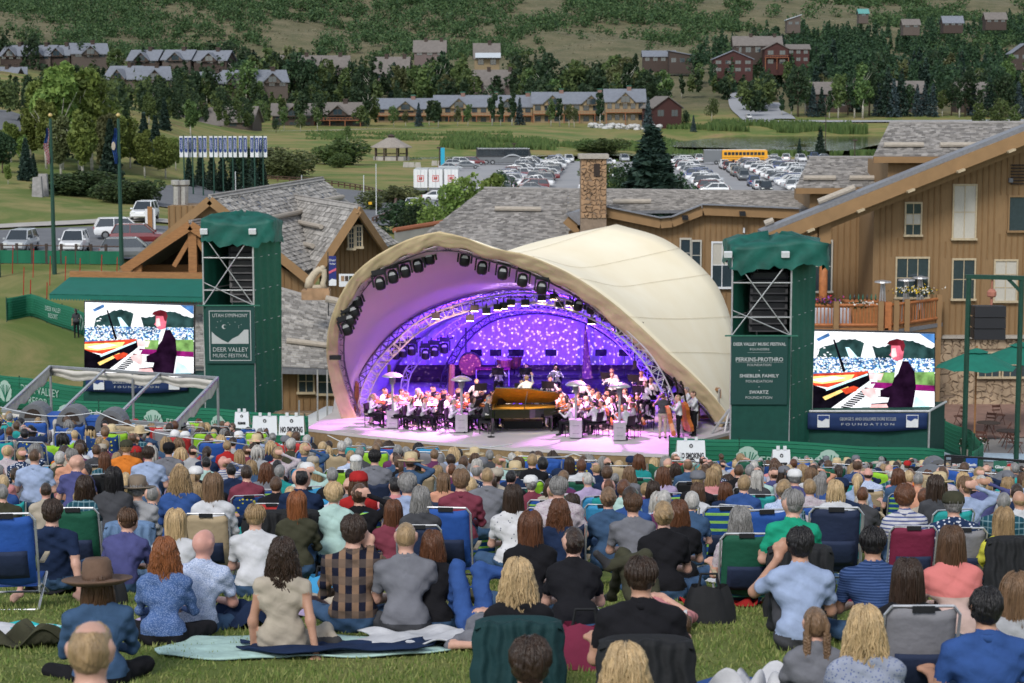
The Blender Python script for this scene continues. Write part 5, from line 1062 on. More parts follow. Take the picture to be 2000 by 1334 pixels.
for u,v,D,r,lab in((1908,680,84,1.75,'open green patio umbrella left of the speaker frame'),(1996,668,87,1.9,'open green patio umbrella behind the right post of the speaker frame')):
    p=P(u,v,D);z0=g1(p.x,D);t=thing('patio_umbrella',lab,'umbrella',(p.x,D,z0),'green umbrellas on the patio');zt=p.z-z0
    m=MB();vs=[(0,0,zt)];n=8
    for i in range(n*2):a=2*PI*i/(n*2);rr_=r*(1 if i%2==0 else .93);vs.append((rr_*math.cos(a),rr_*math.sin(a),zt-.78-(.06 if i%2==0 else 0)))
    m.add(vs,[(0,i+1,(i+1)%(2*n)+1) for i in range(2*n)]);m.add([(a*.3,b*.3,zt+.02-(zt-c)*.22) for a,b,c in vs],[(0,i+1,(i+1)%(2*n)+1) for i in range(2*n)]);cn=obj('canopy',m,UGR,t,world=False)
    for i in range(n):a=2*PI*i/n;m=MB();m.tube([(0,0,zt-.5),(r*.97*math.cos(a),r*.97*math.sin(a),zt-.86)],.015,4);obj('rib',m,HONEY,cn,world=False)
    m=MB();m.tube([(0,0,0),(0,0,zt+.1)],.04,8);obj('pole',m,HONEY,t,world=False)
MTW=M('patio_metal',(.12,.05,.035),.6,bump=0)
def patio_chair(x,y,rz,lab):
    t=thing('patio_chair',lab,'chair',(x,y,g1(x,y)+.1),'folding metal chairs on the patio');t.rotation_euler.z=rz;m=MB();m.bb(-.22,.22,-.2,.2,.44,.47);obj('seat',m,MTW,t,world=False);m=MB();m.bb(-.2,.2,-.24,-.22,.6,.66);m.bb(-.2,.2,-.25,-.23,.75,.85);obj('backrest',m,MTW,t,world=False)
    for s in(-.2,.2):m=MB();m.tube([(s,.22,0),(s,-.25,.88)],.015,5);obj('leg',m,MTW,t,world=False);m=MB();m.tube([(s*.9,-.25,0),(s*.9,.2,.45)],.015,5);obj('leg',m,MTW,t,world=False)
for u,d,rz in((1878,82,.5),(1894,79.5,.3),(1925,80.5,-.6),(1938,86,2.6),(1968,83,1.2),(1990,80,-1.2),(1880,88,2.2),(1955,88.5,-2.8)):patio_chair(X_(u,d),d,rz,None);LABELQ.append((bpy.data.objects[[o.name for o in COL.objects if o.name.startswith('patio_chair')][-1]],'rust red folding metal chair','on the patio below the umbrellas'))
for u,d,lab in((1935,84,'dark round patio table under the left umbrella'),(1975,81.5,'brown round patio table beside the right frame post')):
    x=X_(u,d);z=g1(x,d)+.1;t=thing('patio_table',lab,'table',(x,d,z));m=MB();m.lathe([(.5,.7),(.5,.74)],n=16);obj('top',m,WBR,t,world=False)
    for i in range(3):a=i*2.1;m=MB();m.tube([(0,0,.7),(.35*math.cos(a),.35*math.sin(a),0)],.02,5);obj('leg',m,MTW,t,world=False)
x=X_(1904,77.5);z=g1(x,77.5);t=thing('planter','round concrete planter with white flowers by the left frame post','planter',(x,77.5,z));m=MB();m.lathe([(.32,.02),(.42,.35),(.46,.62),(.4,.6)],n=14);obj('pot',m,CONC,t,world=False)
rs=np.random.default_rng(2)
for q,mm,n,s in(('foliage',LM_DARK,300,.09),('blossoms',FL[1],60,.07)):V,F=leaves(rs.normal(size=(n,3))*[.2,.2,.13]+[0,0,.8],s,rs);stuff(np_mesh(q,V,F,mm,t))
# ------------------------------------------------------------------ the stage and its shell
TARP=M('cream_membrane',(.85,.75,.54),.6,var=.04,scale=.5,bump=.04,bscale=.8,col2=(.9,.82,.63));TARPF=M('tan_valance',(.5,.4,.245),.75,var=.1,scale=2,bump=.22,bscale=4);LINER=M('white_liner',(.5,.43,.45),.9,var=.03,scale=.5,bump=.04);CURTN=M('pale_backcloth',(.62,.6,.66),.9,var=.06,scale=3,bump=.06,stretch=(3,3,.2))
TRUS=M('truss_aluminium',(.5,.49,.5),.35,metal=.5,bump=0);BLK=M('black_housing',(.014,.014,.017),.45,bump=0,var=.05);LENS=M('lens',(.05,.06,.08),.08,bump=0,spec=1)
DECKM=M('stage_deck',(.45,.42,.44),.6,var=.08,scale=.8,bump=.03,bscale=4)
def curve(pts,n):
    """resample a polyline (u, v, D) as world points, evenly"""
    W=np.array([P(*q)[:] for q in pts]);d=np.r_[0,np.cumsum(np.linalg.norm(np.diff(W,axis=0),axis=1))];t=np.linspace(0,d[-1],n);return np.stack([pchip(t,d,W[:,k]) for k in range(3)],1)
def arch(left,right,n=28):
    """left foot -> apex, apex -> right foot"""
    a=curve(left,n);b=curve([left[-1]]+right,n);return np.concatenate([a,b[1:]])
F_=arch([(668,822,78.5),(649,760,77.5),(638,700,76.5),(639,655,75.8),(654,600,75.2),(684,545,74.5),(725,506,74),(780,475,73.4),(822,459,73.1),(857,452,73)],
          [(900,461,73),(960,484,73.2),(1020,495,73.4),(1060,510,73.6),(1110,533,74),(1150,557,74.3),(1200,594,74.7),(1250,637,75),(1300,685,75.3),(1350,729,75.6),(1395,776,75.8),(1424,815,76)])
I_=arch([(697,818,78.6),(676,760,77.6),(661,700,76.6),(661,655,75.9),(676,607,75.3),(702,560,74.7),(740,527,74.2),(786,502,73.7),(826,488,73.4),(857,479,73.3)],
          [(900,486,73.3),(950,502,73.5),(1010,518,73.7),(1050,536,73.9),(1098,558,74.3),(1138,583,74.6),(1183,619,75),(1232,663,75.3),(1283,710,75.6),(1335,756,75.9),(1380,800,76.1),(1408,838,76.3)])
K_=arch([(672,822,84),(672,700,83),(705,640,82),(775,580,81),(860,530,80),(930,505,79.5),(1008,496,79.2)],
          [(1100,505,79.5),(1190,535,80),(1285,590,80.3),(1355,660,80.6),(1412,745,80.8),(1445,822,81)])
R__=arch([(720,822,91),(745,700,90),(800,620,90),(860,560,89),(930,515,88),(1040,474,87),(1205,438,86)],
           [(1290,463,86),(1360,512,86),(1405,565,86),(1432,640,86),(1452,740,86),(1462,822,86)])
Pq=arch([(690,822,81),(700,745,81),(740,680,81),(800,626,81),(856,598,81),(920,578,81),(1000,566,81)],
          [(1065,568,81),(1120,580,81),(1200,618,81),(1280,682,81),(1350,760,81.5),(1400,830,82)])
B_=arch([(752,800,89),(775,720,89),(820,665,89),(880,625,89),(960,600,89),(1060,592,89)],[(1160,610,89),(1250,655,89),(1320,720,89),(1365,800,89)])
def sheet(name,rows,mat,parent,lab=None,sub=5,th=.04,bulge=0):
    n=len(rows[0]);G=[]
    R3=np.array(rows);k=len(rows)
    for i in range((k-1)*sub+1):
        t=i/sub;a=pchip(np.array([t]),np.arange(k),R3.reshape(k,-1)).reshape(n,3) if k>2 else R3[0]*(1-t)+R3[1]*t
        G.append(a)
    m=MB();G=np.array(G);m.grid(lambda s,q:G[int(round(q*(len(G)-1))),int(round(s*(n-1)))],n-1,len(G)-1,thick=(0,th,-th));return obj(name,m,mat,parent,smooth=True)
shell=thing('stage_shell','cream tensioned band shell with a pointed front arch over the orchestra','band shell',(X_(1040,78),78,0))
sheet('membrane',[F_,K_,R__],TARP,shell,sub=7)
sheet('liner',[I_+[0,.02,0],Pq],LINER,shell,sub=8)
sheet('inner_liner',[Pq+[0,.05,0],B_+[0,-.1,.05]],CURTN,shell,sub=6)
# seams of the membrane
m=MB()
for f in(.2,.34,.5,.63,.72,.8,.88):
    i=int(f*(len(F_)-1));pts=[]
    for t in np.linspace(0,2,13):
        q=pchip(np.array([t]),np.arange(3),np.array([F_[i],K_[i],R__[i]]))[0];pts.append(Vector(q)+Vector((0,-.03,.03)))
    m.tube(pts,.006,4)
obj('seams',m,M('seam',(.6,.5,.34),.8,bump=0),shell,smooth=True)
# gathered valance between the outer rim and the lining
fr=random.Random(8);ns=len(F_);fine=6
def vfn(s,q):
    x=s*(ns-1);i=min(int(x),ns-2);f=x-i;a=Vector(F_[i]*(1-f)+F_[i+1]*f);b=Vector(I_[i]*(1-f)+I_[i+1]*f);p=a.lerp(b,q);d=abs(s-.5)
    w=math.sin(q*PI)*.02+.02*math.sin(s*130+q*6+3*math.sin(s*40))*math.sin(q*PI)+.012*math.sin(s*390+q*16+4*math.sin(s*60))*(.2+q)+.016*math.sin(s*60+q*14)
    return p+Vector((0,-1,.25))*(w+.02)+Vector((0,0,.05*math.sin(s*120)*q))
m=MB();m.grid(vfn,(ns-1)*fine,7,thick=(0,.05,-.02));obj('valance',m,TARPF,shell,smooth=True)
# back cloth with hanging folds
zf=0.02;bp=[Vector(q) for q in B_]
def back(s,q):
    x=s*(len(B_)-1);i=min(int(x),len(B_)-2);f=x-i;t=Vector(B_[i]*(1-f)+B_[i+1]*f);return Vector((t.x,t.y+.06*math.sin(s*160)+.03*math.sin(s*371),zf+(t.z-zf)*(1-q)))
m=MB();m.grid(back,260,10,thick=(0,.04,0));obj('back_cloth',m,CURTN,shell,smooth=True)
def truss(name,pts,w,n,parent,mat=TRUS,r=.028,depth=None):
    """box truss: four chords with rungs and diagonals along pts"""
    W=np.array([P(*q)[:] for q in pts]);d=np.r_[0,np.cumsum(np.linalg.norm(np.diff(W,axis=0),axis=1))];t=np.linspace(0,d[-1],n);C=[Vector([pchip(np.array([x]),d,W[:,k])[0] for k in range(3)]) for x in t]
    ch=[[],[],[],[]]
    for i,c in enumerate(C):
        tn=(C[min(i+1,n-1)]-C[max(i-1,0)]).normalized();s=tn.cross(Vector((0,1,0))).normalized();y=Vector((0,1,0))
        for k,(a,b) in enumerate(((-1,-1),(1,-1),(1,1),(-1,1))):ch[k].append(c+s*(w/2*a)+y*(w/2*b))
    t_=thing(name[0],name[1],'truss',(C[0].x,C[0].y,C[0].z)) if parent is None else None;par=parent or t_
    m=MB()
    for k in range(4):m.tube(ch[k],r,5)
    obj('chords',m,mat,par);m=MB()
    for i in range(n):
        for k in range(4):m.tube([ch[k][i],ch[(k+1)%4][i]],r*.6,4)
        if i<n-1:
            for k in range(4):a,b=(k,(k+1)%4) if i%2 else((k+1)%4,k);m.tube([ch[a][i],ch[b][i+1]],r*.55,4)
    obj('lacing',m,mat,par);return par
TRD=M('truss_dark',(.1,.09,.11),.5,metal=.4,bump=0)
m_=[tuple(q) for q in[(703,815,79.2),(716,760,79),(742,712,78.5),(776,676,78),(808,645,77.8),(850,620,77.5),(905,601,77),(960,588,76.8),(1020,581,76.6),(1080,588,76.4),(1135,604,76),(1185,628,75.6),(1235,668,75.2),(1268,705,74.8),(1292,745,74.5),(1312,795,74.2),(1328,862,74.1)]]
truss(('arch_truss','bright box truss arch in front of the orchestra'),m_,.36,46,None)
truss(('arch_truss','dark truss arch just behind the left lining edge'),[(688,826,81),(700,755,80.8),(738,690,80.8),(798,633,80.8),(856,604,80.8),(920,585,80.8),(1000,573,80.8),(1065,575,80.8),(1120,586,80.8),(1200,626,80.8),(1280,690,80.8),(1345,762,81),(1390,830,81.6)],.3,40,None,TRD)
truss(('arch_truss','lilac lit truss leg left of the violins'),[(786,800,84),(792,740,84),(820,695,84),(862,655,84),(905,625,84),(960,604,84),(1030,598,84),(1100,606,84),(1170,634,84),(1235,690,84),(1290,770,84)],.3,36,None,TRUS)
truss(('arch_truss','rearmost truss arch in front of the back cloth'),[(862,790,87),(868,740,87),(890,690,87),(925,645,87),(975,616,87),(1050,606,87),(1130,620,87),(1200,660,87),(1260,720,87),(1290,790,87)],.28,32,None,TRD)
fl=[(F_[i]*.25+I_[i]*.75)+np.array([.12 if i<20 else 0,.45,-.1]) for i in range(0,ns,2)]
def truss_w(name,pts,w,n,mat,r=.022):
    uvd=[(*proj(q),q[1]) for q in pts];return truss(name,uvd,w,n,None,mat,r)
truss_w(('rim_truss','dark rim truss along the front edge of the shell'),fl,.34,60,TRD)
# right foot legs
tf=thing('truss_tripod','aluminium brace legs at the right foot of the shell','truss',P(1400,840,76.5))
for a,b in(((1424,800,75.6),(1385,852,74.6)),((1424,800,75.6),(1412,862,75)),((1385,852,74.6),(1425,838,76)),((1405,760,76),(1400,850,76.5)),((1398,826,75),(1425,826,76))):m=MB();m.tube([P(*a),P(*b)],.05,6);obj('brace',m,TRUS,tf)
# poles in the back cloth
m=MB();m.tube([P(910,742,88.3),P(910,640,88.3)],.045,6);tag(obj('mast',m,TRD),'dark upright mast against the purple cloth, left','mast')
m=MB();a=P(1143,632,88);b=P(1148,760,86.5);m.tube([b,a],[.28,.03],8,flat=.5);tag(obj('mast',m,M('mast_brown',(.2,.13,.08),.8)),'brown tapering mast through the slit of the purple cloth','mast')
m=MB();m.tube([P(880,790,82),P(883,712,82)],[.14,.12],8);tag(obj('harp_column',m,HONEY),'pale wooden column behind the violins','column')
# stage deck
sp=[U(597,76),U(720,74.3),U(850,72.9),U(1000,71.6),U(1150,70.9),U(1313,70.2),U(1340,72.5),U(1432,75.2),U(1440,92),U(660,93),U(648,80)]
st=thing('stage','pale stage deck with brown fascia in front of the shell','stage',(X_(1000,75),75,-1.2));m=MB();m.prism([(x,y,0) for x,y in sp],(0,0,-.12));obj('deck',m,DECKM,st)
m=MB()
for(a,b) in zip(sp,sp[1:]+sp[:1]):m.beam((a[0],a[1]+.06,-.75),(b[0],b[1]+.06,-.75),.06,1.3)
obj('fascia',m,M('stage_fascia',(.22,.15,.08),.8,bump=0),st)
for(a,b,c,d) in((640,79.2,690,82),):pass
# back wall of brown boards behind the orchestra (low)
m=MB();a,b=P(752,757,88.5),P(1368,740,88.5)
bw=thing('wooden_wall','low dark brown plank wall behind the orchestra','wall',(a.x,88.4,0))
for i in range(3):m=MB();m.bb(a.x,b.x,88.42,88.5,.05+i*.26,.3+i*.26);obj('plank',m,WBR,bw)
for D,w,lab in((85,0.45,'low black riser for the winds'),(86.8,.6,'rear black riser for the percussion')):
    m=MB();m.bb(X_(900,D),X_(1300,D),D,D+1.8,.01,w);tag(obj('riser',m,BLK),lab,'riser')
# ---- lamps on the trusses
LHEAD=M('head_grey',(.012,.012,.014),.4,bump=0)
def moving(u,v,D,tilt=0,s=1.0,lab=''):
    p=P(u,v,D);t=thing('moving_light',None,'stage light',p,'moving head lights hung on the shell');t.scale=(s,s,s);t.rotation_euler=(0,tilt,0)
    global MLP
    if MLP is None:
        a=MB();a.box((0,0,.3),(.36,.22,.14));a.tube([(-.12,0,.36),(-.12,0,.46)],.03,5);a.tube([(.12,0,.36),(.12,0,.46)],.03,5)
        b=MB();b.prism([(-.22,-.07,.25),(.22,-.07,.25),(.22,-.07,-.12),(.17,-.07,-.12),(.17,-.07,.2),(-.17,-.07,.2),(-.17,-.07,-.12),(-.22,-.07,-.12)],(0,.14,0))
        c=MB();c.lathe([(.06,.17),(.13,.12),(.155,0),(.15,-.16),(.12,-.22),(.1,-.22)],n=12);d=MB();d.lathe([(.1,-.222),(.05,-.24),(.001,-.24)],n=12)
        e=MB();e.prism([(-.1,-.16,.02),(.1,-.16,.02),(.06,-.16,.1),(-.06,-.16,.1)],(0,.02,0))
        MLP=[a.mesh('base'),b.mesh('yoke'),c.mesh('head',True),d.mesh('lens'),e.mesh('badge')]
    for nm,me,mt in zip(('base','yoke','head','lens','badge'),MLP,(BLK,BLK,LHEAD,LENS,HEAT)):link(nm,me,mt,t)
    LABELQ.append((t,'black moving head light',lab));return t
MLP=None
for i,(u,v) in enumerate([(742,546),(767,533),(791,522),(816,512),(838,497),(908,500),(942,516),(982,526),(1021,540),(1058,555)]):moving(u,v+5,74.3 if u<950 else 74.0+.0012*(u-950),(-.2 if u<860 else .12),1.3,'along the top rim of the shell')
for u,v in((697,586),(691,606),(684,622),(677,640)):moving(u,v,75.4,-.35,1.3,'stacked on the left rim of the shell')
for u,v in((1130,594),(1156,600),(1184,615),(1213,642),(1243,655)):moving(u,v,75.8,.2,1.2,'along the right side of the truss arch')
for u,v in((773,690),(787,686),(804,682)):moving(u,v,82,0,1.15,'on the left hanging bar')
for u,v in((831,690),(849,684),(868,678)):moving(u,v,82,0,1.15,'on the right hanging bar')
for u,v in((1292,706),(1309,712),(1330,715),(1302,730),(1322,735)):moving(u,v,79.5,.2,1.1,'in the cluster at the right of the shell')
for a,b,lab in(((765,674,82),(822,660,82),'left'),((828,675,82),(885,660,82),'right')):m=MB();m.tube([P(*a),P(*b)],.04,6);tag(obj('hanging_bar',m,BLK),'thin '+lab+' hanging bar carrying three lights at the left of the shell','bar')
m=MB();m.tube([P(1270,702,79.4),P(1330,690,79.4)],.04,6);tag(obj('hanging_bar',m,BLK),'dark bar of the light cluster at the right of the shell','bar')
WG=glow('warm_lamp_glow',(1,.72,.4),9)
def par(u,v,D,rz=0):
    p=P(u,v,D);t=thing('flood_lamp',None,'stage light',p,'lit flood lamps under the truss arch');t.rotation_euler.y=rz;m=MB();m.bb(-.16,.16,-.12,.12,-.08,.14);m.tube([(0,0,.14),(0,0,.3)],.03,5);obj('housing',m,BLK,t,world=False)
    m=MB();m.bb(-.14,.14,-.1,.1,-.1,-.081);obj('lamp_face',m,WG,t,world=False);LABELQ.append((t,'black lit flood lamp','under the truss arch'))
for u,v in((851,618),(918,622),(927,603),(950,608),(972,601),(984,598),(998,592),(1026,592),(1058,583),(1082,580),(1093,596),(1155,628),(1205,634),(1113,592)):par(u,v,76.3)
for(u,v),(x,y) in(((742,707),(760,716)),((1238,690),(1240,708))):m=MB();m.tube([P(u,v,77),P(x,v,77),P(x,y,77)],.025,5);m.box(P(x,y+4,77),(.14,.14,.3));tag(obj('hanging_camera',m,BLK),'small black camera hanging from the '+('left' if u<900 else 'right')+' leg of the truss arch','camera')
m=MB();a=P(655,698,76);m.box(a,(.45,.25,.16));tag(obj('strip_light',m,BLK),'black strip light on the left rim of the shell','stage light')
# stage lighting: purple washes on the cloth, gobo dots, warm key on the players
def spot(name,loc,at,col,w,ang,blend=.4,size=.25,gobo=False):
    l=bpy.data.lights.new(name,'SPOT');l.energy=w;l.color=col;l.spot_size=R(ang);l.spot_blend=blend;l.shadow_soft_size=size;o=bpy.data.objects.new(name,l);COL.objects.link(o);o.location=loc
    o.rotation_euler=(Vector(loc)-Vector(at)).to_track_quat('Z','Y').to_euler()
    if gobo:
        l.use_nodes=True;nt=l.node_tree;N=nt.nodes;L=nt.links;e=N['Emission'];tc=N.new('ShaderNodeTexCoord');mp=N.new('ShaderNodeVectorMath');sp_=N.new('ShaderNodeSeparateXYZ');dv=N.new('ShaderNodeVectorMath');cb=N.new('ShaderNodeCombineXYZ')
        L.new(tc.outputs['Normal'],sp_.inputs[0]);dx=N.new('ShaderNodeMath');dx.operation='DIVIDE';dy=N.new('ShaderNodeMath');dy.operation='DIVIDE'
        L.new(sp_.outputs[0],dx.inputs[0]);L.new(sp_.outputs[2],dx.inputs[1]);L.new(sp_.outputs[1],dy.inputs[0]);L.new(sp_.outputs[2],dy.inputs[1]);L.new(dx.outputs[0],cb.inputs[0]);L.new(dy.outputs[0],cb.inputs[1])
        v=N.new('ShaderNodeTexVoronoi');v.voronoi_dimensions='2D';v.inputs['Scale'].default_value=gobo;L.new(cb.outputs[0],v.inputs['Vector']);r=ramp(nt,[(.1,(1,1,1)),(.17,(0,0,0))]);L.new(v.outputs['Distance'],r.inputs[0]);L.new(r.outputs[0],e.inputs['Strength']);e.inputs[0].default_value=(*col,1)
    return o
PU=(.13,.02,1.0)
spot('wash_lamp',P(930,640,80),P(860,700,89),PU,1500,120);spot('wash_lamp',P(1060,630,80),P(1060,680,89),PU,2400,120);spot('wash_lamp',P(1200,660,80),P(1230,730,89),PU,1900,120)
spot('wash_lamp',P(1010,600,77.5),P(800,760,84),(.35,.1,1),260,100);spot('wash_lamp',P(860,640,84),P(760,660,82),PU,180,150)
spot('gobo_lamp',P(985,600,76.5),P(1060,680,89),(.85,.7,1),9000,62,.1,.01,40);spot('gobo_lamp',P(1120,600,76.5),P(1200,720,89),(.85,.7,1),9000,55,.1,.01,44)
spot('key_lamp',P(940,520,72.5),P(820,820,80),(1,.55,.5),4200,40);spot('key_lamp',P(1030,540,73),P(1020,830,76),(1,.74,.42),3600,24)
spot('key_lamp',P(1060,560,73),P(1190,830,78),(1,.5,.6),5200,40);spot('floor_lamp',P(860,620,77),P(790,850,76),(.9,.25,1),3300,80);spot('floor_lamp',P(1200,640,76),P(1220,870,72.5),(.9,.25,1),3800,80)
# ---- towers
NET=M('green_mesh',(.008,.095,.06),.85,var=.12,scale=6,bump=.12,bscale=3);NETD=M('dark_green_mesh',(.008,.055,.042),.85,var=.1,scale=5,bump=.1,bscale=2.5);TARPG=M('green_tarp',(.008,.085,.066),.6,var=.3,scale=2,bump=.33,bscale=2.2);SCAF=M('scaffold_steel',(.42,.43,.43),.4,metal=.5,bump=0)
def tower(name,u0,u1,u2,D,D2,vt,vb,vnet,lab,arr,seed):
    """scaffold: open front u0-u1 at D, netted side u1-u2 going back to D2"""
    a,b,c=P(u0,vb,D),P(u1,vb,D),P(u2,vb,D2);zt=P(0,vt,D).z;zb=a.z;zn=P(0,vnet,D).z;t=thing('scaffold_tower',lab,'tower',(a.x,D,zb));d=Vector((a.x,D2,zb))+Vector((c.x-b.x,0,0))
    cor=[Vector((q.x,q.y,zb)) for q in(a,b,c,d)];H=zt-zb
    for q in cor:m=MB();m.tube([q,q+Vector((0,0,H))],.035,6);obj('standard',m,SCAF,t)
    nl=6
    for i in range(nl+1):
        z=H*i/nl
        for k in range(4):m=MB();m.tube([cor[k]+Vector((0,0,z)),cor[(k+1)%4]+Vector((0,0,z))],.026,5);obj('ledger',m,SCAF,t)
    z1=zn-zb
    for k,(i,j,za,zc) in enumerate(((0,1,z1,H-.3),(1,0,z1,H-.3),(0,1,z1+.9,z1),(3,2,z1,H-.4))):m=MB();m.tube([cor[i]+Vector((0,-.05,za)),cor[j]+Vector((0,-.05,zc))],.022,5);obj('brace',m,SCAF,t)
    m=MB();n_=16
    fr_=lambda p,q,zlo,zhi,amp:m.grid(lambda s,r:p.lerp(q,s)+Vector((amp*math.sin(s*23+r*5),-amp*abs(math.sin(s*17)),0))+Vector((0,0,zlo+(zhi-zlo)*r)),n_,8)
    fr_(cor[0]+Vector((0,-.03,0)),cor[1]+Vector((0,-.03,0)),0,z1,.02);obj('front_net',m,NETD,t,smooth=True)
    m=MB();fr_(cor[1]+Vector((.03,0,0)),cor[2]+Vector((.03,0,0)),0,H,.025);obj('side_net',m,NET,t,smooth=True)
    m=MB();fr_(cor[3]+Vector((0,.02,0)),cor[2]+Vector((0,.02,0)),0,H,.02);obj('back_net',m,NETD,t,smooth=True)
    m=MB();fr_(cor[0]+Vector((-.02,0,0)),cor[3]+Vector((-.02,0,0)),0,H,.02);obj('left_net',m,NET,t,smooth=True)
    # crumpled tarpaulin on top
    rr=random.Random(seed);W=(b.x-a.x)+.1;m=MB();cx=(a.x+c.x)/2+.02;cy=(D+D2)/2;hx=(c.x-a.x)/2+.09;hy=(D2-D)/2+.14;th=.85
    def tp(s,q):
        an=2*PI*s;x=max(-1,min(1,1.35*math.cos(an)));y=max(-1,min(1,1.35*math.sin(an)))
        wob=.07*math.sin(an*9+seed)+.05*math.sin(an*17+seed*2)
        if q<=.6001:k=q/.6;r=1+.02*math.sin(an*13+k*6);return(cx+x*hx*r+.03*math.sin(an*23+k*4),cy+y*hy*r,zt+.14+.1*math.sin(an*3+seed)-th*k+wob*k+.05*math.sin(an*41)*k)
        k=(q-.6)/.4;return(cx,cy,0)
    rows=9;N_=72;vs=[]
    for j in range(rows):
        for i in range(N_):vs.append(tp(i/N_,.6*j/(rows-1)))
    for j,rr_ in enumerate((.75,.45,.15)):
        for i in range(N_):
            x,y,z=tp(i/N_,0);vs.append((cx+(x-cx)*rr_,cy+(y-cy)*rr_,z+.06+.22*(1-rr_)+.07*math.sin(i*.7+j*2+seed)))
    idx=lambda j,i:j*N_+i%N_;order=[rows+2,rows+1,rows]+list(range(rows));fs=[]
    for p_,q_ in zip(order[:-1],order[1:]):
        for i in range(N_):fs.append((idx(p_,i),idx(q_,i),idx(q_,i+1),idx(p_,i+1)))
    fs.append(tuple(idx(rows+2,i) for i in range(N_)));m.add(vs,fs);obj('tarpaulin',m,TARPG,t,smooth=True)
    # line array
    p0,p1=P(arr[0],arr[2],D+.5),P(arr[1],arr[3],D+.5);la=thing('line_array','black column of loudspeakers hanging in the '+lab.split()[0]+' tower','loudspeaker',((p0.x+p1.x)/2,D+.5,p1.z),'line array loudspeakers');nb=8
    for i in range(nb):m=MB();h=(p0.z-p1.z)/nb;z=p1.z+h*i;y=D+.45+.012*(nb-i)**1.5;m.prism([(p0.x,y,z+.01),(p0.x,y+.1,z+h-.015),(p0.x,y+.6,z+h-.04),(p0.x,y+.6,z+.03)],(p1.x-p0.x,0,0));cab=obj('cabinet',m,BLK,la);m=MB();m.bb(p0.x+.1,p1.x-.1,y+.02,y+.045,z+.05,z+h-.05);obj('grille',m,LHEAD,cab)
    for uu in(u0-4,u1-6):m=MB();q=P(uu,vt+12,D-.2);m.box(q,(.28,.12,.2),0,0,.3);obj('work_light',m,BWH,t)
    m=MB();m.beam((a.x-.25,D-.12,zn-zb+a.z+.0),(b.x+.25,D-.12,zn-zb+a.z),.05,.05);obj('green_bar',m,GREENC,t)
    return t,cor
LT,lc=tower('t',402,499,551,77,79.5,440,818,596,'left scaffold tower wrapped in green netting with a crumpled tarp top',(446,500,478,592),3)
RT,rc_=tower('t',1426,1540,1584,70,72.6,485,886,655,'right scaffold tower wrapped in green netting beside the shell',(1466,1538,530,650),5)
LGT=flat('print_pale_grey',(.38,.4,.4));LGD=flat('banner_dark_green',(.012,.05,.045))
# festival banner on the left tower
D=76.88;a,b=P(404,710,D),P(497,600,D);t=thing('festival_banner','dark festival banner with a white mountain and moon on the left tower','banner',(a.x,D,a.z));w,h=b.x-a.x,b.z-a.z
m=MB();m.bb(a.x,b.x,D,D+.03,a.z,b.z);bn=obj('cloth',m,LGD,t);y=D-.006;x0,x1,z0,z1=a.x+w*.06,b.x-w*.08,a.z+h*.05,b.z-h*.06
m=MB();e=.03
for q in((x0,x1,z0,z0+e),(x0,x1,z1-e,z1),(x0,x0+e,z0+e,z1-e),(x1-e,x1,z0+e,z1-e)):m.bb(q[0],q[1],y-.004,y,q[2],q[3])
ww=x1-x0;hh=z1-z0;m.prism([(x0+ww*.06,y,z0+hh*.34),(x1-ww*.06,y,z0+hh*.34),(x1-ww*.06,y,z0+hh*.62),(x0+ww*.84,y,z0+hh*.62),(x0+ww*.7,y,z0+hh*.5),(x0+ww*.55,y,z0+hh*.44),(x0+ww*.45,y,z0+hh*.36),(x0+ww*.3,y,z0+hh*.42),(x0+ww*.16,y,z0+hh*.5),(x0+ww*.06,y,z0+hh*.58)],(0,-.004,0))
pts=[(math.cos(k)*.09,math.sin(k)*.09) for k in np.linspace(.6,5.2,10)];m.prism([(x0+ww*.36+p,y,z0+hh*.68+q) for p,q in pts]+[(x0+ww*.36+.04+p*.75,y,z0+hh*.68+q*.75) for p,q in reversed(pts)],(0,-.004,0))
rr=random.Random(1)
for k in range(9):m.box((x0+ww*rr.uniform(.1,.9),y-.002,z0+hh*rr.uniform(.66,.8)),(.022,.004,.022))
write(m,'UTAH SYMPHONY',.2,(x0+ww/2,y-.003,z1-hh*.1),fit=ww*.84);write(m,'DEER VALLEY',.24,(x0+ww/2,y-.003,z0+hh*.22),fit=ww*.84);write(m,'MUSIC FESTIVAL',.2,(x0+ww/2,y-.003,z0+hh*.1),fit=ww*.84);obj('print',m,LGT,bn)
# founders banner on the right tower
D=69.88;a,b=P(1427,790,D),P(1539,657,D);t=thing('founders_banner','dark founders banner with five blocks of pale lettering on the right tower','banner',(a.x,D,a.z));w,h=b.x-a.x,b.z-a.z;m=MB();m.bb(a.x,b.x,D,D+.03,a.z,b.z);bn=obj('cloth',m,LGD,t);m=MB();cx=(a.x+b.x)/2;y=D-.006
for txt,f,sz,wd in(('DEER VALLEY MUSIC FESTIVAL',.885,.15,.93),('FOUNDERS',.81,.11,.34),('PERKINS-PROTHRO',.66,.2,.84),('FOUNDATION',.58,.12,.42),('SHIEBLER FAMILY',.42,.16,.7),('FOUNDATION',.34,.13,.47),('SWARTZ',.18,.16,.34),('FOUNDATION',.1,.13,.47)):write(m,txt,sz,(cx,y-.003,a.z+h*f),fit=w*wd,bold=.004 if sz>.14 else 0)
for f in(.5,.26):m.box((cx,y-.003,a.z+h*f),(.03,.004,.03))
for f,wd in((.765,.42),(.62,.84)):m.bb(cx-w*wd/2,cx+w*wd/2,y-.004,y,a.z+h*f-.006,a.z+h*f)
obj('print',m,LGT,bn)
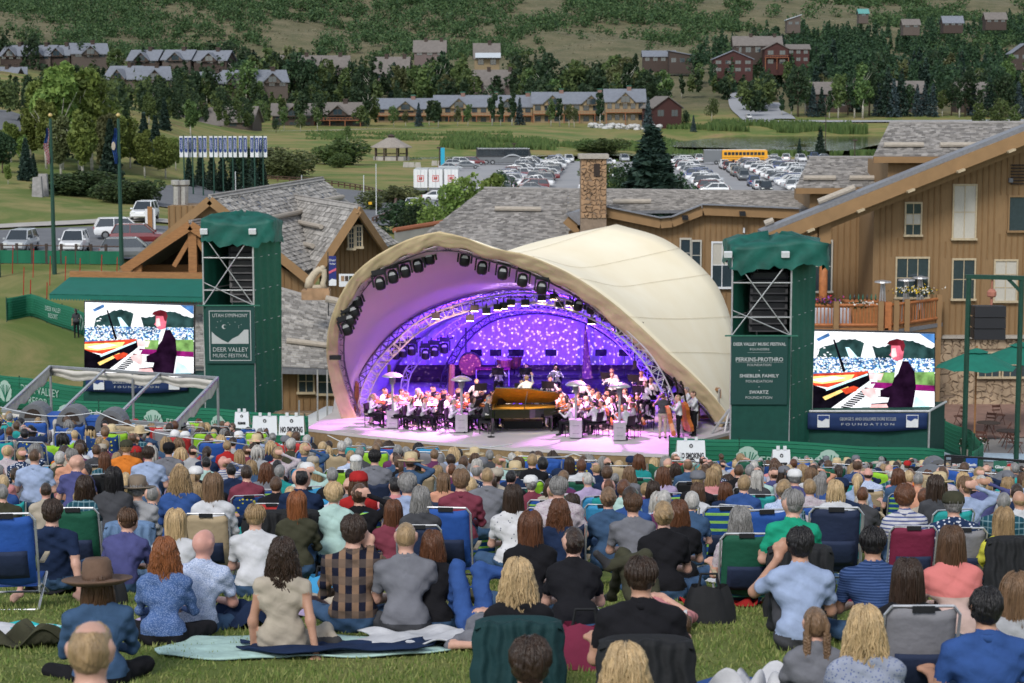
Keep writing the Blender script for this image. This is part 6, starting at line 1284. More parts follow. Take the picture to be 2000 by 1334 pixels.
# ---- video screens
def gl(n,c,s=1.0):
    m=glow('led_'+n,c,s);nt=m.node_tree;e=nt.nodes['Emission'];z=nt.nodes.new('ShaderNodeTexNoise');z.inputs['Scale'].default_value=2.6;z.inputs['Detail'].default_value=7;r=ramp(nt,[(.3,sc3(c,.35 if max(c)<.7 else .8)),(.7,sc3(c,1.5))]);t=nt.nodes.new('ShaderNodeTexCoord');nt.links.new(t.outputs['Object'],z.inputs['Vector']);nt.links.new(z.outputs['Fac'],r.inputs[0]);nt.links.new(r.outputs[0],e.inputs[0]);return m
LEDW=gl('white',(.8,.83,.9),1.0);LEDB=gl('black',(.004,.003,.006),1);LEDM=gl('magenta',(.62,.13,.19),1);LEDG=gl('trees',(.02,.05,.05),1);LEDC=gl('crowd_blue',(.06,.17,.4),1);LEDGR=gl('grass',(.16,.3,.09),1);LEDP=gl('purple_floor',(.2,.01,.12),1);LEDR=gl('red_wood',(.5,.05,.02),1);LEDO=gl('gold_plate',(1,.55,.18),1);LEDS=gl('pale_blue',(.45,.75,.95),1);LEDH=gl('skin_pale',(.8,.42,.42),1);LEDV=gl('suit_violet',(.012,.004,.014),1);LEDN=gl('dark_red_hair',(.12,.012,.02),1)
def screen(u0,u1,v0,v1,D,v0r,v1r,lab,seed):
    tl,tr,bl,br=P(u0,v0,D),P(u1,v0r,D+.3),P(u0,v1,D),P(u1,v1r,D+.3);t=thing('video_screen',lab,'video screen',bl,'video screens showing the pianist')
    q=lambda x,y,d=0:tl.lerp(tr,x).lerp(bl.lerp(br,x),y)+Vector((0,-d,0));m=MB();m.prism([bl+Vector((-.04,.02,-.04)),br+Vector((.04,.02,-.04)),tr+Vector((.04,.02,.04)),tl+Vector((-.04,.02,.04))],(0,.22,0));obj('cabinet',m,BLK,t)
    m=MB();m.quad(q(0,1),q(1,1),q(1,0),q(0,0));pic=obj('picture',m,LEDW,t);lay=[0]
    def pg(name,pts,mt):lay[0]+=1;m=MB();m.add([q(x,y,.002*lay[0]) for x,y in pts],[tuple(range(len(pts)))]);return obj(name,m,mt,pic)
    rr=random.Random(seed)
    hill=[(.08,.35),(.1,.22)]+[(x,.13+.05*math.sin(x*14)+.02*rr.random()) for x in np.linspace(.14,.98,40)]+[(1,.17),(1,.35)];pg('hills',hill,LEDG);pg('ski_run',[(.42,.33),(.45,.13),(.5,.12),(.54,.33)],LEDW);pg('ski_run',[(.33,.33),(.3,.2),(.33,.2),(.4,.33)],LEDS)
    pg('crowd_field',[(0,.36),(.15,.33),(1,.33),(1,.52),(.55,.54),(0,.56)],LEDC)
    m=MB();lay[0]+=1
    for k in range(900):
        x=rr.random();y=.325+rr.random()**1.2*.2;s=.004+.004*(y-.32)*6;m.add([q(x-s,y-s,.002*lay[0]),q(x+s,y-s,.002*lay[0]),q(x+s,y+s*1.2,.002*lay[0]),q(x-s,y+s*1.2,.002*lay[0])],[(3,2,1,0)],rr.choice([0,0,0,1,2]))
    cr=obj('crowd_specks',m,[LEDW,LEDS,LEDG],pic);stuff(cr)
    pg('grass',[(.55,.52),(1,.5),(1,.7),(.55,.66)],LEDGR);pg('near_floor',[(.4,.53),(.6,.53),(.58,.62),(.4,.6)],LEDH);pg('purple_floor',[(.5,.64),(1,.68),(1,.76),(.5,.72)],LEDP);pg('white_cloth',[(.8,.76),(1,.76),(1,1),(.8,1)],LEDW);pg('pale_cloth',[(.83,1),(.85,.82),(.93,.9),(.98,1)],LEDS)
    pg('marquee',[(.07,.1),(.17,.02),(.18,.06),(.09,.13)],LEDC);pg('truss_shade',[(.88,0),(1,0),(1,.13)],LEDC)
    for k in range(26):x=.07+rr.random()*.12;y=.2+rr.random()*.18;pg('scaffold_speck',[(x,y),(x+.015,y),(x+.015,y+.012),(x,y+.012)],LEDG if k%2 else LEDW)
    pg('piano_inside',[(0,.55),(.48,.5),(.47,.6),(.17,.72),(0,.68)],LEDR);pg('gold_plate',[(0,.58),(.37,.545),(.34,.62),(.12,.67),(0,.65)],LEDO);pg('strings',[(.02,.62),(.2,.57),(.3,.59),(.12,.65)],LEDW)
    pg('piano_case',[(0,.66),(.15,.74),(.48,.52),(.49,.62),(.3,.86),(.2,1),(0,1)],LEDB);pg('case_edge',[(.14,.73),(.47,.53),(.475,.55),(.15,.76)],LEDS);pg('lid_prop',[(.2,.1),(.215,.1),(.3,.5),(.28,.52)],LEDB);pg('fall_board',[(.12,.84),(.32,.7),(.33,.73),(.14,.88)],LEDO)
    pg('keyboard',[(.17,1),(.44,.68),(.53,.66),(.42,1)],LEDW)
    for k in range(11):f=k/11;x0=.26+.2*f;y0=.97-.27*f;pg('black_key',[(x0,y0),(x0+.075,y0+.02),(x0+.08,y0+.0),(x0+.008,y0-.018)],LEDB)
    pg('suit',[(.49,1),(.5,.92),(.63,.9),(.64,.84),(.55,.83),(.545,.76),(.66,.68),(.69,.52),(.74,.36),(.79,.36),(.84,.5),(.85,.7),(.83,.9),(.82,1)],LEDV);pg('white_shirt',[(.69,.42),(.72,.33),(.75,.33),(.71,.52),(.68,.58)],LEDW);pg('trouser',[(.48,1),(.5,.93),(.62,.92),(.64,1)],LEDH)
    pg('face',[(.655,.16),(.73,.13),(.755,.22),(.745,.34),(.7,.36),(.67,.34),(.655,.3),(.64,.285),(.655,.25)],LEDM);pg('face_light',[(.66,.2),(.69,.19),(.7,.3),(.67,.32),(.655,.3)],LEDH);pg('hair',[(.62,.14),(.64,.1),(.7,.07),(.75,.09),(.765,.16),(.75,.24),(.735,.22),(.725,.16),(.66,.16)],LEDN)
    pg('far_hand',[(.26,.74),(.36,.69),(.4,.71),(.38,.76),(.3,.8)],LEDR);pg('near_hand',[(.42,.74),(.5,.71),(.56,.74),(.55,.8),(.52,.88),(.44,.8)],LEDH);pg('cuff',[(.53,.74),(.57,.745),(.57,.82),(.54,.82)],LEDW)
    return t
screen(166,378,590,730,82,597,729,'left video screen showing a pianist in a dark suit',3);screen(1576,1825,646,799,73,652,800,'right video screen showing a pianist in a dark suit',5)
def eccles(u0,u1,v0,v1,D,dv,lab):
    a,b=P(u0,v1,D),P(u1,v0,D);t=thing('sponsor_banner',lab,'banner',(a.x,D,a.z),'navy foundation banners below the screens');w,h=b.x-a.x,b.z-a.z;m=MB();m.grid(lambda s,q:(a.x+w*s,D-.04*math.sin(s*9+q*2),b.z-h*q-.06*math.sin(PI*s)*(q+.5)),24,3,thick=(0,.02,0));c=obj('cloth',m,flat('foundation_navy',(.012,.03,.1)),t,smooth=True)
    m=MB();write(m,'GEORGE S. AND DOLORES DORE ECCLES',.16,(a.x+w*.5,D-.06,a.z+h*.62),fit=w*.47);write(m,'F O U N D A T I O N',.12,(a.x+w*.5,D-.06,a.z+h*.3),fit=w*.44);obj('lettering',m,LGT,c)
    for f in(.13,.87):
        m=MB();x=a.x+w*f;m.bb(x-.22,x+.22,D-.07,D-.06,a.z+h*.12,a.z+h*.88);lg=obj('logo',m,BWH,c);m=MB();m.prism([(x-.2,D-.075,a.z+h*.6),(x-.05,D-.075,a.z+h*.5),(x+.08,D-.075,a.z+h*.66),(x+.2,D-.075,a.z+h*.62),(x+.2,D-.075,a.z+h*.84),(x-.2,D-.075,a.z+h*.84)],(0,-.004,0));obj('logo_sky',m,LEDG if 0 else NAVY,lg)
def base(u0,u1,u2,v0,v1,D,D2,lab):
    a,b=P(u0,v1,D),P(u1,v0,D);c=P(u2,v0,D2);t=thing('skirted_stand',lab,'screen stand',(a.x,D,a.z));m=MB();m.prism([(a.x,D,a.z-1),(b.x,D,a.z-1),(c.x,D2,a.z-1),(a.x,D2,a.z-1)],(0,0,b.z-a.z+1));obj('skirt',m,NETD,t)
    m=MB();m.tube([(a.x,D-.05,b.z),(b.x,D-.05,b.z),(c.x+.04,D2,b.z)],.05,6);m.tube([(b.x+.02,D-.04,a.z),(b.x+.02,D-.04,b.z)],.04,6);obj('rail',m,SCAF,t)
    m=MB();m.grid(lambda s,q:(a.x+.03+(b.x-a.x-.06)*s,D-.03-.02*abs(math.sin(s*9.4)),b.z-.05+(a.z-1-b.z)*q),40,2);obj('front_cloth',m,NETD,t,smooth=True)
base(1576,1814,1845,803,905,72.2,74.5,'dark green skirted stand under the right screen');base(165,402,402,736,850,81.5,83.5,'dark green skirted stand under the left screen')
eccles(1577,1812,806,838,72.0,4,'navy foundation banner under the right screen');eccles(168,366,736,764,81.3,0,'navy foundation banner under the left screen')
# ---- hanging speaker frame at the right
D=75.;xl,xr=X_(1889,D),X_(1992,D);zt=P(0,540,D).z;t=thing('speaker_frame','dark green steel goal frame at the right edge of the audience','frame',(xl,D,g1(xl,D)))
for x in(xl,xr):m=MB();m.tube([(x,D,g1(x,D)-.2),(x,D,zt)],.1,10);obj('post',m,GRN,t)
m=MB();m.beam((xl-.12,D,zt),(xr+.15,D,zt-.06),.2,.16);obj('beam',m,GRN,t);m=MB();m.beam((xr-.5,D,zt-.1),(xr,D,zt-.6),.1,.12);obj('brace',m,GRN,t)
h_=P(1937,575,D);m=MB();m.lathe([(.14,-.1),(.18,-.05),(.18,.1),(.1,.2)],(h_.x,D,h_.z),10);m.tube([(h_.x,D,h_.z+.2),(h_.x,D,zt)],.03,5);m.tube([(h_.x,D,h_.z-.1),(h_.x,D,h_.z-.4)],.05,6);tag(obj('chain_hoist',m,M('hoist_copper',(.35,.14,.1),.5,bump=0)),'copper coloured chain hoist hanging in the green frame','hoist')
a,b=P(1903,664,D-.3),P(1966,598,D-.3);la=thing('line_array','black loudspeaker cluster hanging in the green frame','loudspeaker',((a.x+b.x)/2,D,a.z))
for i in range(3):m=MB();h=(b.z-a.z)/3;m.prism([(a.x,D-.3,a.z+h*i+.01),(a.x,D-.25,a.z+h*(i+1)-.01),(a.x,D+.45,a.z+h*(i+1)-.03),(a.x,D+.45,a.z+h*i+.03)],(b.x-a.x,0,0));obj('cabinet',m,BLK,la)
# ---- green banner nets with the resort emblem
NETG=M('resort_net',(.01,.12,.065),.85,var=.08,scale=4,bump=.03,stretch=(.1,.1,12));NPR=flat('net_print',(.3,.42,.37));ANT=flat('net_print_dark',(.02,.16,.1))
def resort_net(pts,h,lab,marks,posts=True,zb=0,txt='DEER VALLEY'):
    """net through (X, Y) points; marks: (distance fraction, 'logo' | text)"""
    P2=np.array(pts,float);d=np.r_[0,np.cumsum(np.hypot(*np.diff(P2,axis=0).T))];Ln=d[-1]
    at=lambda s:(float(np.interp(s,d,P2[:,0])),float(np.interp(s,d,P2[:,1])));z_=lambda x,y:g1(x,y)+zb
    t=thing('banner_fence',lab,'fence',(*at(0),z_(*at(0))));n=int(Ln/.6);m=MB()
    def f(s,q):x,y=at(s*Ln);return(x,y+.03*math.sin(s*Ln*2.1+q*3),z_(x,y)+.08+h*q-.03*math.sin(s*Ln*1.3))
    m.grid(f,n,4,thick=(0,.015,0));nt_=obj('net',m,NETG,t,smooth=True);m=MB();st=9
    for k in range(st):m.tube([Vector(f(i/n,(k+.5)/st))+Vector((0,-.02,0)) for i in range(n+1)],.012,3)
    stuff(obj('net_ribs',m,ANT,nt_))
    k=0;s=0
    while s<=Ln:x,y=at(s);m=MB();m.tube([(x,y+.04,z_(x,y)-.2),(x,y+.04,z_(x,y)+h+.15)],.03,5);obj('post',m,GRN,t);s+=2.4
    for fs,what,sz in marks:
        s=fs*Ln;x,y=at(s);x2,y2=at(min(Ln,s+.2));x1,y1=at(max(0,s-.2));ex=Vector((x2-x1,y2-y1,0)).normalized();c=Vector((x,y-.06,z_(x,y)+h*.55));m=MB()
        if what=='logo':
            r=h*.33;ez=Vector((0,0,1));n_=28;m.add([c+ex*(r*math.cos(a_)*(.92+.08*math.sin(a_*12)))+ez*(r*(1.02+.06*math.sin(a_))*math.sin(a_)) for a_ in np.linspace(0,2*PI,n_,endpoint=False)],[tuple(range(n_))]);lg=obj('emblem',m,NPR,nt_);m=MB();o=Vector((0,-.012,0))
            for sx in(-1,1):
                for aa,ln in((.35,.8),(.75,.75),(1.15,.6)):m.tube([c+o+ez*(-r*.75),c+o+ex*(sx*r*aa*.35)+ez*(-r*.2+.2*r*aa),c+o+ex*(sx*r*aa*.6)+ez*(r*(ln-.15))],.022,3)
            m.tube([c+o+ez*(-r*.95),c+o+ez*(-r*.3)],.04,3);obj('antlers',m,ANT,lg)
        else:
            for j,line in enumerate(what.split('/')):write(m,line,sz,c+Vector((0,0,-(j-(len(what.split('/'))-1)/2)*sz*1.0)),ex=ex)
            obj('lettering',m,NPR,nt_)
resort_net([U(14,118),U(60,120),U(170,113),U(230,110)],1.35,'green resort fence banner with tree emblem behind the left screen',[(.15,'logo',0),(.4,'DEER VALLEY/RESORT',.4),(.68,'logo',0),(.85,'DEER',.42)])
resort_net([U(-30,92),U(60,90),U(175,87)],1.5,'green resort fence banner at the far left edge',[(.18,'logo',0),(.5,'DEER VALLEY/RESORT',.5)])
resort_net([U(90,79),U(200,78),U(330,77),U(450,75),U(600,74)],1.4,'green resort fence banner in front of the left screen stand',[(.07,'logo',0),(.2,'DEER VALLEY/RESORT',.42),(.4,'logo',0),(.52,'DEER VALLEY',.42),(.68,'logo',0),(.81,'DEER VALLEY',.42)])
resort_net([U(1310,68.2),U(1425,68),U(1560,67.8),U(1700,67.5),U(1850,68)],1.35,'green resort fence banner in front of the right screen stand',[(.28,'logo',0),(.4,'DEER VALLEY',.42),(.57,'logo',0),(.74,'DEER VALLEY',.42)])
resort_net([U(1850,80),U(1900,77),U(1928,72),U(1905,69)],1.3,'plain green fence net turning behind the right hand bins',[])
# ---- signs
SGN=M('sign_white',(.62,.64,.68),.5,bump=0,var=.03);INK=flat('sign_ink',(.015,.015,.02))
def sign(u0,u1,v0,v1,D,lines,lab,aframe=True):
    a,b=P(u0,v1,D),P(u1,v0,D);w,h=b.x-a.x,b.z-a.z;t=thing('sign_board',lab,'sign',(a.x,D,a.z));m=MB();m.prism([(a.x,D,a.z),(b.x,D,a.z),(b.x-.03,D+.12,b.z),(a.x+.03,D+.12,b.z)],(0,.04,0));bd=obj('board',m,SGN,t)
    if aframe:
        m=MB();m.prism([(a.x,D+.7,a.z),(b.x,D+.7,a.z),(b.x-.03,D+.17,b.z),(a.x+.03,D+.17,b.z)],(0,.04,0));obj('rear_board',m,SGN,t)
        for f in(.32,.68):m=MB();m.bb(a.x+w*f-.05,a.x+w*f+.05,D+.1,D+.16,b.z,b.z+.12);obj('handle_lug',m,SGN,t)
    m=MB();cx=(a.x+b.x)/2;up=Vector((0,.12,h)).normalized();r=min(w,h)*.09;c=Vector((cx,D+.08,a.z+h*.76));m.add([c+Vector((math.cos(q)*r,-.012,math.sin(q)*r*1.15)) for q in np.linspace(0,2*PI,14,endpoint=False)],[tuple(range(14))])
    for txt,f,sz,wd in lines:write(m,txt,sz,(cx,D-.012+.12*f,a.z+h*f),ez=up,fit=w*wd if wd else None,bold=.01)
    obj('print',m,INK,bd);m=MB();m.add([c+Vector((0,-.02,-r*1.1)),c+Vector((r*.35,-.02,-r*.1)),c+Vector((r*.5,-.02,r*.7)),c+Vector((0,-.02,r*.1)),c+Vector((-r*.5,-.02,r*.7)),c+Vector((-r*.35,-.02,-r*.1))],[tuple(range(6))]);obj('emblem',m,SGN,bd)
NS=[('NO SMOKING',.28,.26,.86)]
sign(492,541,814,850,66,[('NO',.2,.3,.3)],'white no smoking board, left of the joined pair by the tower');sign(544,594,814,850,66,NS,'white no smoking board with black lettering beside the stage corner');sign(457,486,806,836,68,[('PLEASE',.3,.1,.5)],'small white folding sign with an emblem below the left tower')
sign(1321,1379,862,902,66,NS,'white no smoking board at the right stage corner');sign(1508,1546,880,924,60,[('PLEASE KEEP',.4,.08,.6),('THIS AISLE CLEAR',.28,.08,.7)],'small white folding sign in front of the right tower')
D=116;a=P(112,688,D);t=thing('sandwich_board','blank white sandwich board standing on the lawn','sign',a);m=MB();m.prism([P(94,686,D),P(102,686,D),P(117,652,D),P(112,652,D)],(0,.9,0));obj('front_board',m,SGN,t);m=MB();m.prism([P(112,652,D),P(117,652,D),P(135,688,D),P(130,688,D)],(0,.9,0));obj('rear_board',m,SGN,t)
# ------------------------------------------------------------------ people: one continuous skin grown round a posed skeleton
def nets(prims,res,k=.035,noise=None,mod=None):
    """surface nets round smooth-joined tapered limbs; returns quads and the label of every quad"""
    A=np.array([np.minimum(p[0],p[1])-max(p[2],p[3]) for p in prims]).min(0)-3*res;B=np.array([np.maximum(p[0],p[1])+max(p[2],p[3]) for p in prims]).max(0)+3*res
    n=np.ceil((B-A)/res).astype(int)+1;ax=[A[i]+res*np.arange(n[i]) for i in range(3)];G=np.stack(np.meshgrid(*ax,indexing='ij'),-1).astype(np.float32)
    f=np.full(G.shape[:3],9,np.float32);best=f.copy();lab=np.zeros(f.shape,np.int8)
    for p in prims:
        a,b,r1,r2=np.array(p[0],np.float32),np.array(p[1],np.float32),p[2],p[3];m=max(r1,r2)/min(1,(p[6] if len(p)>6 else 1))*1.0+.09
        lo=np.maximum(0,np.floor((np.minimum(a,b)-m-A)/res).astype(int));hi=np.minimum(n,np.ceil((np.maximum(a,b)+m-A)/res).astype(int)+1);sl=tuple(slice(x,y) for x,y in zip(lo,hi));g=G[sl]
        ab=b-a;L2=float(ab@ab)+1e-9;t=np.clip(((g-a)@ab)/L2,0,1);d=g-a-t[...,None]*ab
        if len(p)>6:
            axv=np.array(p[5],np.float32);c=d@axv;d=d+(c*(1/p[6]-1))[...,None]*axv
        q=np.linalg.norm(d,axis=-1)-(r1+(r2-r1)*t);fs=f[sl];h=np.clip(.5+.5*(fs-q)/k,0,1);f[sl]=fs*(1-h)+q*h-k*h*(1-h)
        w=q<best[sl];lb=lab[sl];lb[w]=p[4];lab[sl]=lb;best[sl]=np.where(w,q,best[sl])
    if noise is not None:f+=noise(G,lab)
    if mod is not None:f=mod(f,G)
    ins=f<0;nx,ny,nz=n;C=(nx-1,ny-1,nz-1);acc=np.zeros(C+(3,),np.float32);cnt=np.zeros(C,np.float32)
    for ax_ in range(3):
        o=[i for i in range(3) if i!=ax_]
        for i in(0,1):
            for j in(0,1):
                s0=[slice(0,C[q]) for q in range(3)];s1=list(s0);s0[o[0]]=slice(i,C[o[0]]+i);s0[o[1]]=slice(j,C[o[1]]+j);s1[o[0]]=s0[o[0]];s1[o[1]]=s0[o[1]];s1[ax_]=slice(1,C[ax_]+1)
                f0,f1=f[tuple(s0)],f[tuple(s1)];cr=(f0<0)!=(f1<0);t=np.where(cr,f0/(f0-f1+1e-12*(f0==f1)),0)
                acc[...,ax_]+=np.where(cr,t,0);acc[...,o[0]]+=cr*i;acc[...,o[1]]+=cr*j;cnt+=cr
    act=cnt>0;idx=np.full(C,-1,np.int32);idx[act]=np.arange(act.sum());cell=np.argwhere(act);V=A+(cell+acc[act]/cnt[act][:,None])*res;Q=[];LB=[]
    for ax_ in range(3):
        o=[(ax_+1)%3,(ax_+2)%3];s0=[slice(1,C[q]) for q in range(3)];s0[ax_]=slice(0,C[ax_]);s1=list(s0);s1[ax_]=slice(1,C[ax_]+1)
        a,b=ins[tuple(s0)],ins[tuple(s1)];e=np.argwhere(a!=b);off=np.array([1,1,1]);off[ax_]=0;e=e+off
        if not len(e):continue
        def cid(d0,d1):q=e.copy();q[:,o[0]]-=d0;q[:,o[1]]-=d1;return idx[q[:,0],q[:,1],q[:,2]]
        q=np.stack([cid(1,1),cid(0,1),cid(0,0),cid(1,0)],1);fl=~ins[e[:,0],e[:,1],e[:,2]];q[fl]=q[fl][:,::-1];Q.append(q);LB.append(lab[e[:,0],e[:,1],e[:,2]])
    Q=np.concatenate(Q);LB=np.concatenate(LB);ok=(Q>=0).all(1);return V.astype(np.float32),Q[ok],LB[ok]
def rotx(v,a):c,s=math.cos(a),math.sin(a);return np.array([v[0],v[1]*c-v[2]*s,v[1]*s+v[2]*c])
def hand_prims(w,d,up,s,L=9):
    """palm, four unequal curled fingers and a side thumb beyond wrist w, pointing along d"""
    d=np.array(d,float);d/=np.linalg.norm(d);up=np.array(up,float);up-=d*(up@d);up/=np.linalg.norm(up)+1e-9;x=np.cross(d,up)*s;w=np.array(w,float);pr=[(w,w+d*.07,.026,.036,L,up,.55)]
    for i,ln in enumerate((.066,.075,.07,.055)):b=w+d*.085+x*(.027-.018*i);m=b+d*ln*.5-up*.006;pr.append((b,m,.0098,.009,L));pr.append((m,m+d*ln*.42-up*.024,.009,.0075,L))
    b=w+d*.03+x*.03;m=b+d*.03+x*.026;return pr+[(b,m,.013,.011,L),(m,m+d*.03+x*.004-up*.006,.011,.009,L)]
def skeleton(lean=8,w=.19,arms=('front','front'),legs='low',sleeve='short',fem=False,fat=1.0,tilt=0,turn=0,side=0,hands=True,skirt=False):
    """prims of a seated body facing +Y; the seat is at z = 0. labels: 0 shirt 1 skin 2 trousers 3 shoes 9 hand"""
    la=-R(lean);T_=lambda v:np.array([0,0,.1])+rotx(v,la)+np.array([side*v[2],0,0]);pr=[];Y=(0,1,0);sw=w*(.9 if fem else 1);wr=.105 if fem else .125
    stand=legs in('stand','squat')
    pr+=[((-.075,0,.1),(.075,0,.1),.118*fat,.118*fat,2,Y,.95),((-.06,-.01,.17),(.06,-.01,.17),.125*fat,.125*fat,0,Y,.85)]
    pr+=[(T_((0,0,.1)),T_((0,0,.26)),wr*fat*1.12,wr*fat*1.1,0,Y,.82),(T_((-sw*.42,.01,.34)),T_((sw*.42,.01,.34)),.118*fat,.118*fat,0,Y,.85),(T_((-sw*.6,-.01,.42)),T_((sw*.6,-.01,.42)),.08,.08,0,Y,.85)]
    pr+=[(T_((-sw*.95,-.005,.445)),T_((0,-.01,.505)),.055,.06,0),(T_((sw*.95,-.005,.445)),T_((0,-.01,.505)),.055,.06,0)]
    nb=T_((0,0,.5));hc=nb+np.array([side*.1+.0,.035+math.sin(R(lean))*.03+R(tilt)*.08,.165]);pr+=[(nb,hc-(0,.01,.06),.05 if fem else .057,.05 if fem else .056,1)]
    ct,st_=math.cos(R(turn)),math.sin(R(turn));hf=lambda x,y,z:hc+np.array([x*ct-y*st_,x*st_+y*ct,z])
    Xa=np.array([ct,st_,0]);pr+=[(hf(0,-.016,.02),hf(0,.012,.03),.098,.094,1,Xa,.82),(hf(0,.03,-.02),hf(0,.055,-.075),.062,.04,1,Xa,.9),(hf(0,.1,-.0),hf(0,.118,-.025),.011,.015,1),(hf(0,.098,-.062),hf(0,.1,-.064),.016,.016,1,Xa,1.4)]
    for s in(-1,1):pr+=[(hf(s*.083,-.005,.0),hf(s*.088,-.012,.028),.018,.022,1,Xa,.45),(hf(s*.032,.088,.018),hf(s*.032,.09,.018),.009,.009,4)]
    for i,s in enumerate((-1,1)):
        S=T_((s*sw,0,.43));a=arms[i];E,W_={'front':((s*.05,.1,-.26),(-s*(sw-.1),.34,-.3)),'rest':((s*.07,.03,-.26),(s*.06,.28,-.22)),'back':((s*.05,-.1,-.24),(s*.1,-.17,None)),'ear':((s*.19,.06,-.14),(-s*(sw-.12),.07,.1)),
                                                   'face':((s*.12,.18,-.14),(-s*(sw-.14),.16,.12)),'down':((s*.06,.0,-.27),(s*.06,.04,-.5)),'raise':((s*.2,-.02,.14),(-s*.06,-.06,.25)),'vl':((s*.02,.16,-.2),(s*.08,.38,-.02)),'vr':((s*.17,.1,-.2),(-s*.02,.3,-.06)),'cello':((s*.2,.12,-.18),(-s*.02,.3,-.26)),
                                                   'keys':((s*.06,.06,-.27),(s*.0,.36,-.24)),'flute':((s*.14,.16,-.14),(s*.0,.26,.06)),'shade':((s*.16,.2,-.02),(-s*.1,.14,.2)),'up':((s*.08,.22,.02),(s*.06,.3,.28)),'knee':((s*.08,.14,-.24),(s*.02,.4,-.16))}[a]
        E=S+np.array(E);W_=S+np.array(W_) if W_[2] is not None else np.array([S[0]+W_[0],S[1]+W_[1],.03]);ls=0 if sleeve=='long' else 1;M1=S+(E-S)*(.58 if sleeve!='none' else .12);fa=.88 if fem else 1
        pr+=[(S,M1,.057*fa,.052*fa,0),(M1,E,.044*fa if ls else .05*fa,.04*fa,ls),(E,W_,.041*fa,.028*fa,ls)]
        if hands:pr+=hand_prims(W_,(W_-E) if a not in('back','ear','face') else({'back':(s*.2,-.9,-.2),'ear':(-s*.35,.1,.9),'face':(-s*.4,.3,.8)}[a]),(0,.2,1) if a in('front','rest','knee','back','keys') else(0,-1,.2),s,1)
        H=np.array([s*.09,.02,.09]);K,An,sh={'low':((s*.13,.4,.22),(s*.13,.62,-.08),0),'chair':((s*.12,.42,.12),(s*.13,.44,-.34),0),'cross':((s*.33,.3,.1),(-s*.06,.34,.06),0),'knees':((s*.14,.36,.44),(s*.13,.56,.05),0),'out':((s*.12,.42,.12),(s*.12,.84,.06),0),
                                                   'stand':((s*.1,.03,-.36),(s*.11,0,-.78),1),'squat':((s*.16,.36,.12),(s*.12,.1,-.28),0),'side':((s*.2+.1,.34,.1),(s*.1+.3,.1,.07),0),'high':((s*.12,.42,.08),(s*.13,.46,-.36),0)}[legs]
        K,An=np.array(K),np.array(An);pr+=[(H,K,.088*fat,.06,2,),(K,An,.058,.038,2),(An,An+np.array([0,.14,-.035]) if legs not in('cross','side') else An+np.array([-s*.1,.05,-.02]),.042,.036,3)]
    return pr,hc
def folds(seed,amp=.006):
    def f(G,lab):
        x,y,z=G[...,0],G[...,1],G[...,2];w=np.isin(lab,(0,2));n=np.sin(z*38+x*17+seed+2*np.sin(x*9+z*11))*.6+np.sin(x*31-z*47+y*29+seed*2)*.4+np.sin(z*85+x*40+y*30+seed)*.25
        return np.where(w,n*amp,0).astype(np.float32)
    return f
BODY={}
def body(key,res=.02,seed=0,**kw):
    if key in BODY:return BODY[key]
    pr,hc=skeleton(**kw);V,Q,L_=nets(pr,res,noise=folds(seed,.0085));o=np_mesh('person',V,Q,[],mi=np.where(L_==9,1,L_),smooth=True);me=o.data;bpy.data.objects.remove(o)
    for _ in range(5):me.materials.append(None)
    BODY[key]=(me,Vector(hc),(V,Q,L_));return BODY[key]
# ---- hair, in head coordinates
def hair_cap(fringe,seed,grow=.012,low=-.075,res=.014,curl=.004,back=0):
    pr=[((0,-.02,.022),(0,.012,.034),.098+grow,.094+grow,0,(1,0,0),.84)]
    if back:pr+=[((0,-.05,0),(0,-.06,-back),.075,.05,0,(0,1,0),.8)]
    def nz(G,lab):x,y,z=G[...,0],G[...,1],G[...,2];return(curl*.6*(np.sin(x*97+seed)*np.sin(y*83+z*41)+.6*np.sin(z*113+x*59+seed*2)+.4*np.sin(x*171-y*140+z*129))).astype(np.float32)
    def cut(f,G):
        x,y,z=G[...,0],G[...,1],G[...,2];face=np.minimum(y-.045-.5*np.maximum(z-.03,0)*2,.075-z);f=np.maximum(f,face*1.0)  # opens the face
        side=np.minimum(y+.005,.0-z);f=np.maximum(f,side) if fringe!='long' else f
        f=np.maximum(f,low-back-z)
        if fringe=='ring':f=np.maximum(f,z-.012-.1*np.maximum(-y,0));f=np.maximum(f,y-.03)
        if fringe=='crown':f=np.maximum(f,-(np.sqrt(x**2+(y+.005)**2+(z-.13)**2)-.07))
        return f
    return nets(pr,res,.01,nz,cut)[:2]
def locks(n,z1,wave,seed,r=.013,wide=.1,segs=7,sides=4,curl=0,part=True,nape=0):
    """hair locks laid over the skull, hanging to z1 behind and beside the neck"""
    rs=np.random.default_rng(seed);m=MB()
    for i in range(n):
        a=rs.uniform(-2.15,2.15)*(.8 if nape else 1);th0=rs.uniform(.1,.75);pts=[];ph=rs.uniform(0,6.28);ln=z1*rs.uniform(.82,1.08);rad=rs.uniform(.98,1.1)+(rs.random()<.05)*.1
        for j in range(segs):
            t=j/(segs-1)
            if t<.4:th=th0+(1.62-th0)*t/.4;x=math.sin(a)*.092*math.sin(th)*rad;y=-math.cos(a)*.113*math.sin(th)*rad-.005;z=.03+.112*math.cos(th)*rad
            else:k=(t-.4)/.6;x=math.sin(a)*(.092*rad+(wide-.092)*k**.6);y=-math.cos(a)*(.113-(.02+nape)*k)*rad-.005;z=.025+(ln-.025)*k
            w=wave*(t**.8);x+=w*math.sin(t*(9+curl*12)+ph);y+=w*math.cos(t*(8+curl*12)+ph*1.7)*.7
            if t>.4:y=min(y,.03)
            pts.append((x,y,z))
        m.tube(pts,[r*(1.1 if 0<j<segs-1 else .45) for j in range(segs)],sides,cap=False)
    return np.array(m.v,np.float32),np.array(m.f,np.int32)
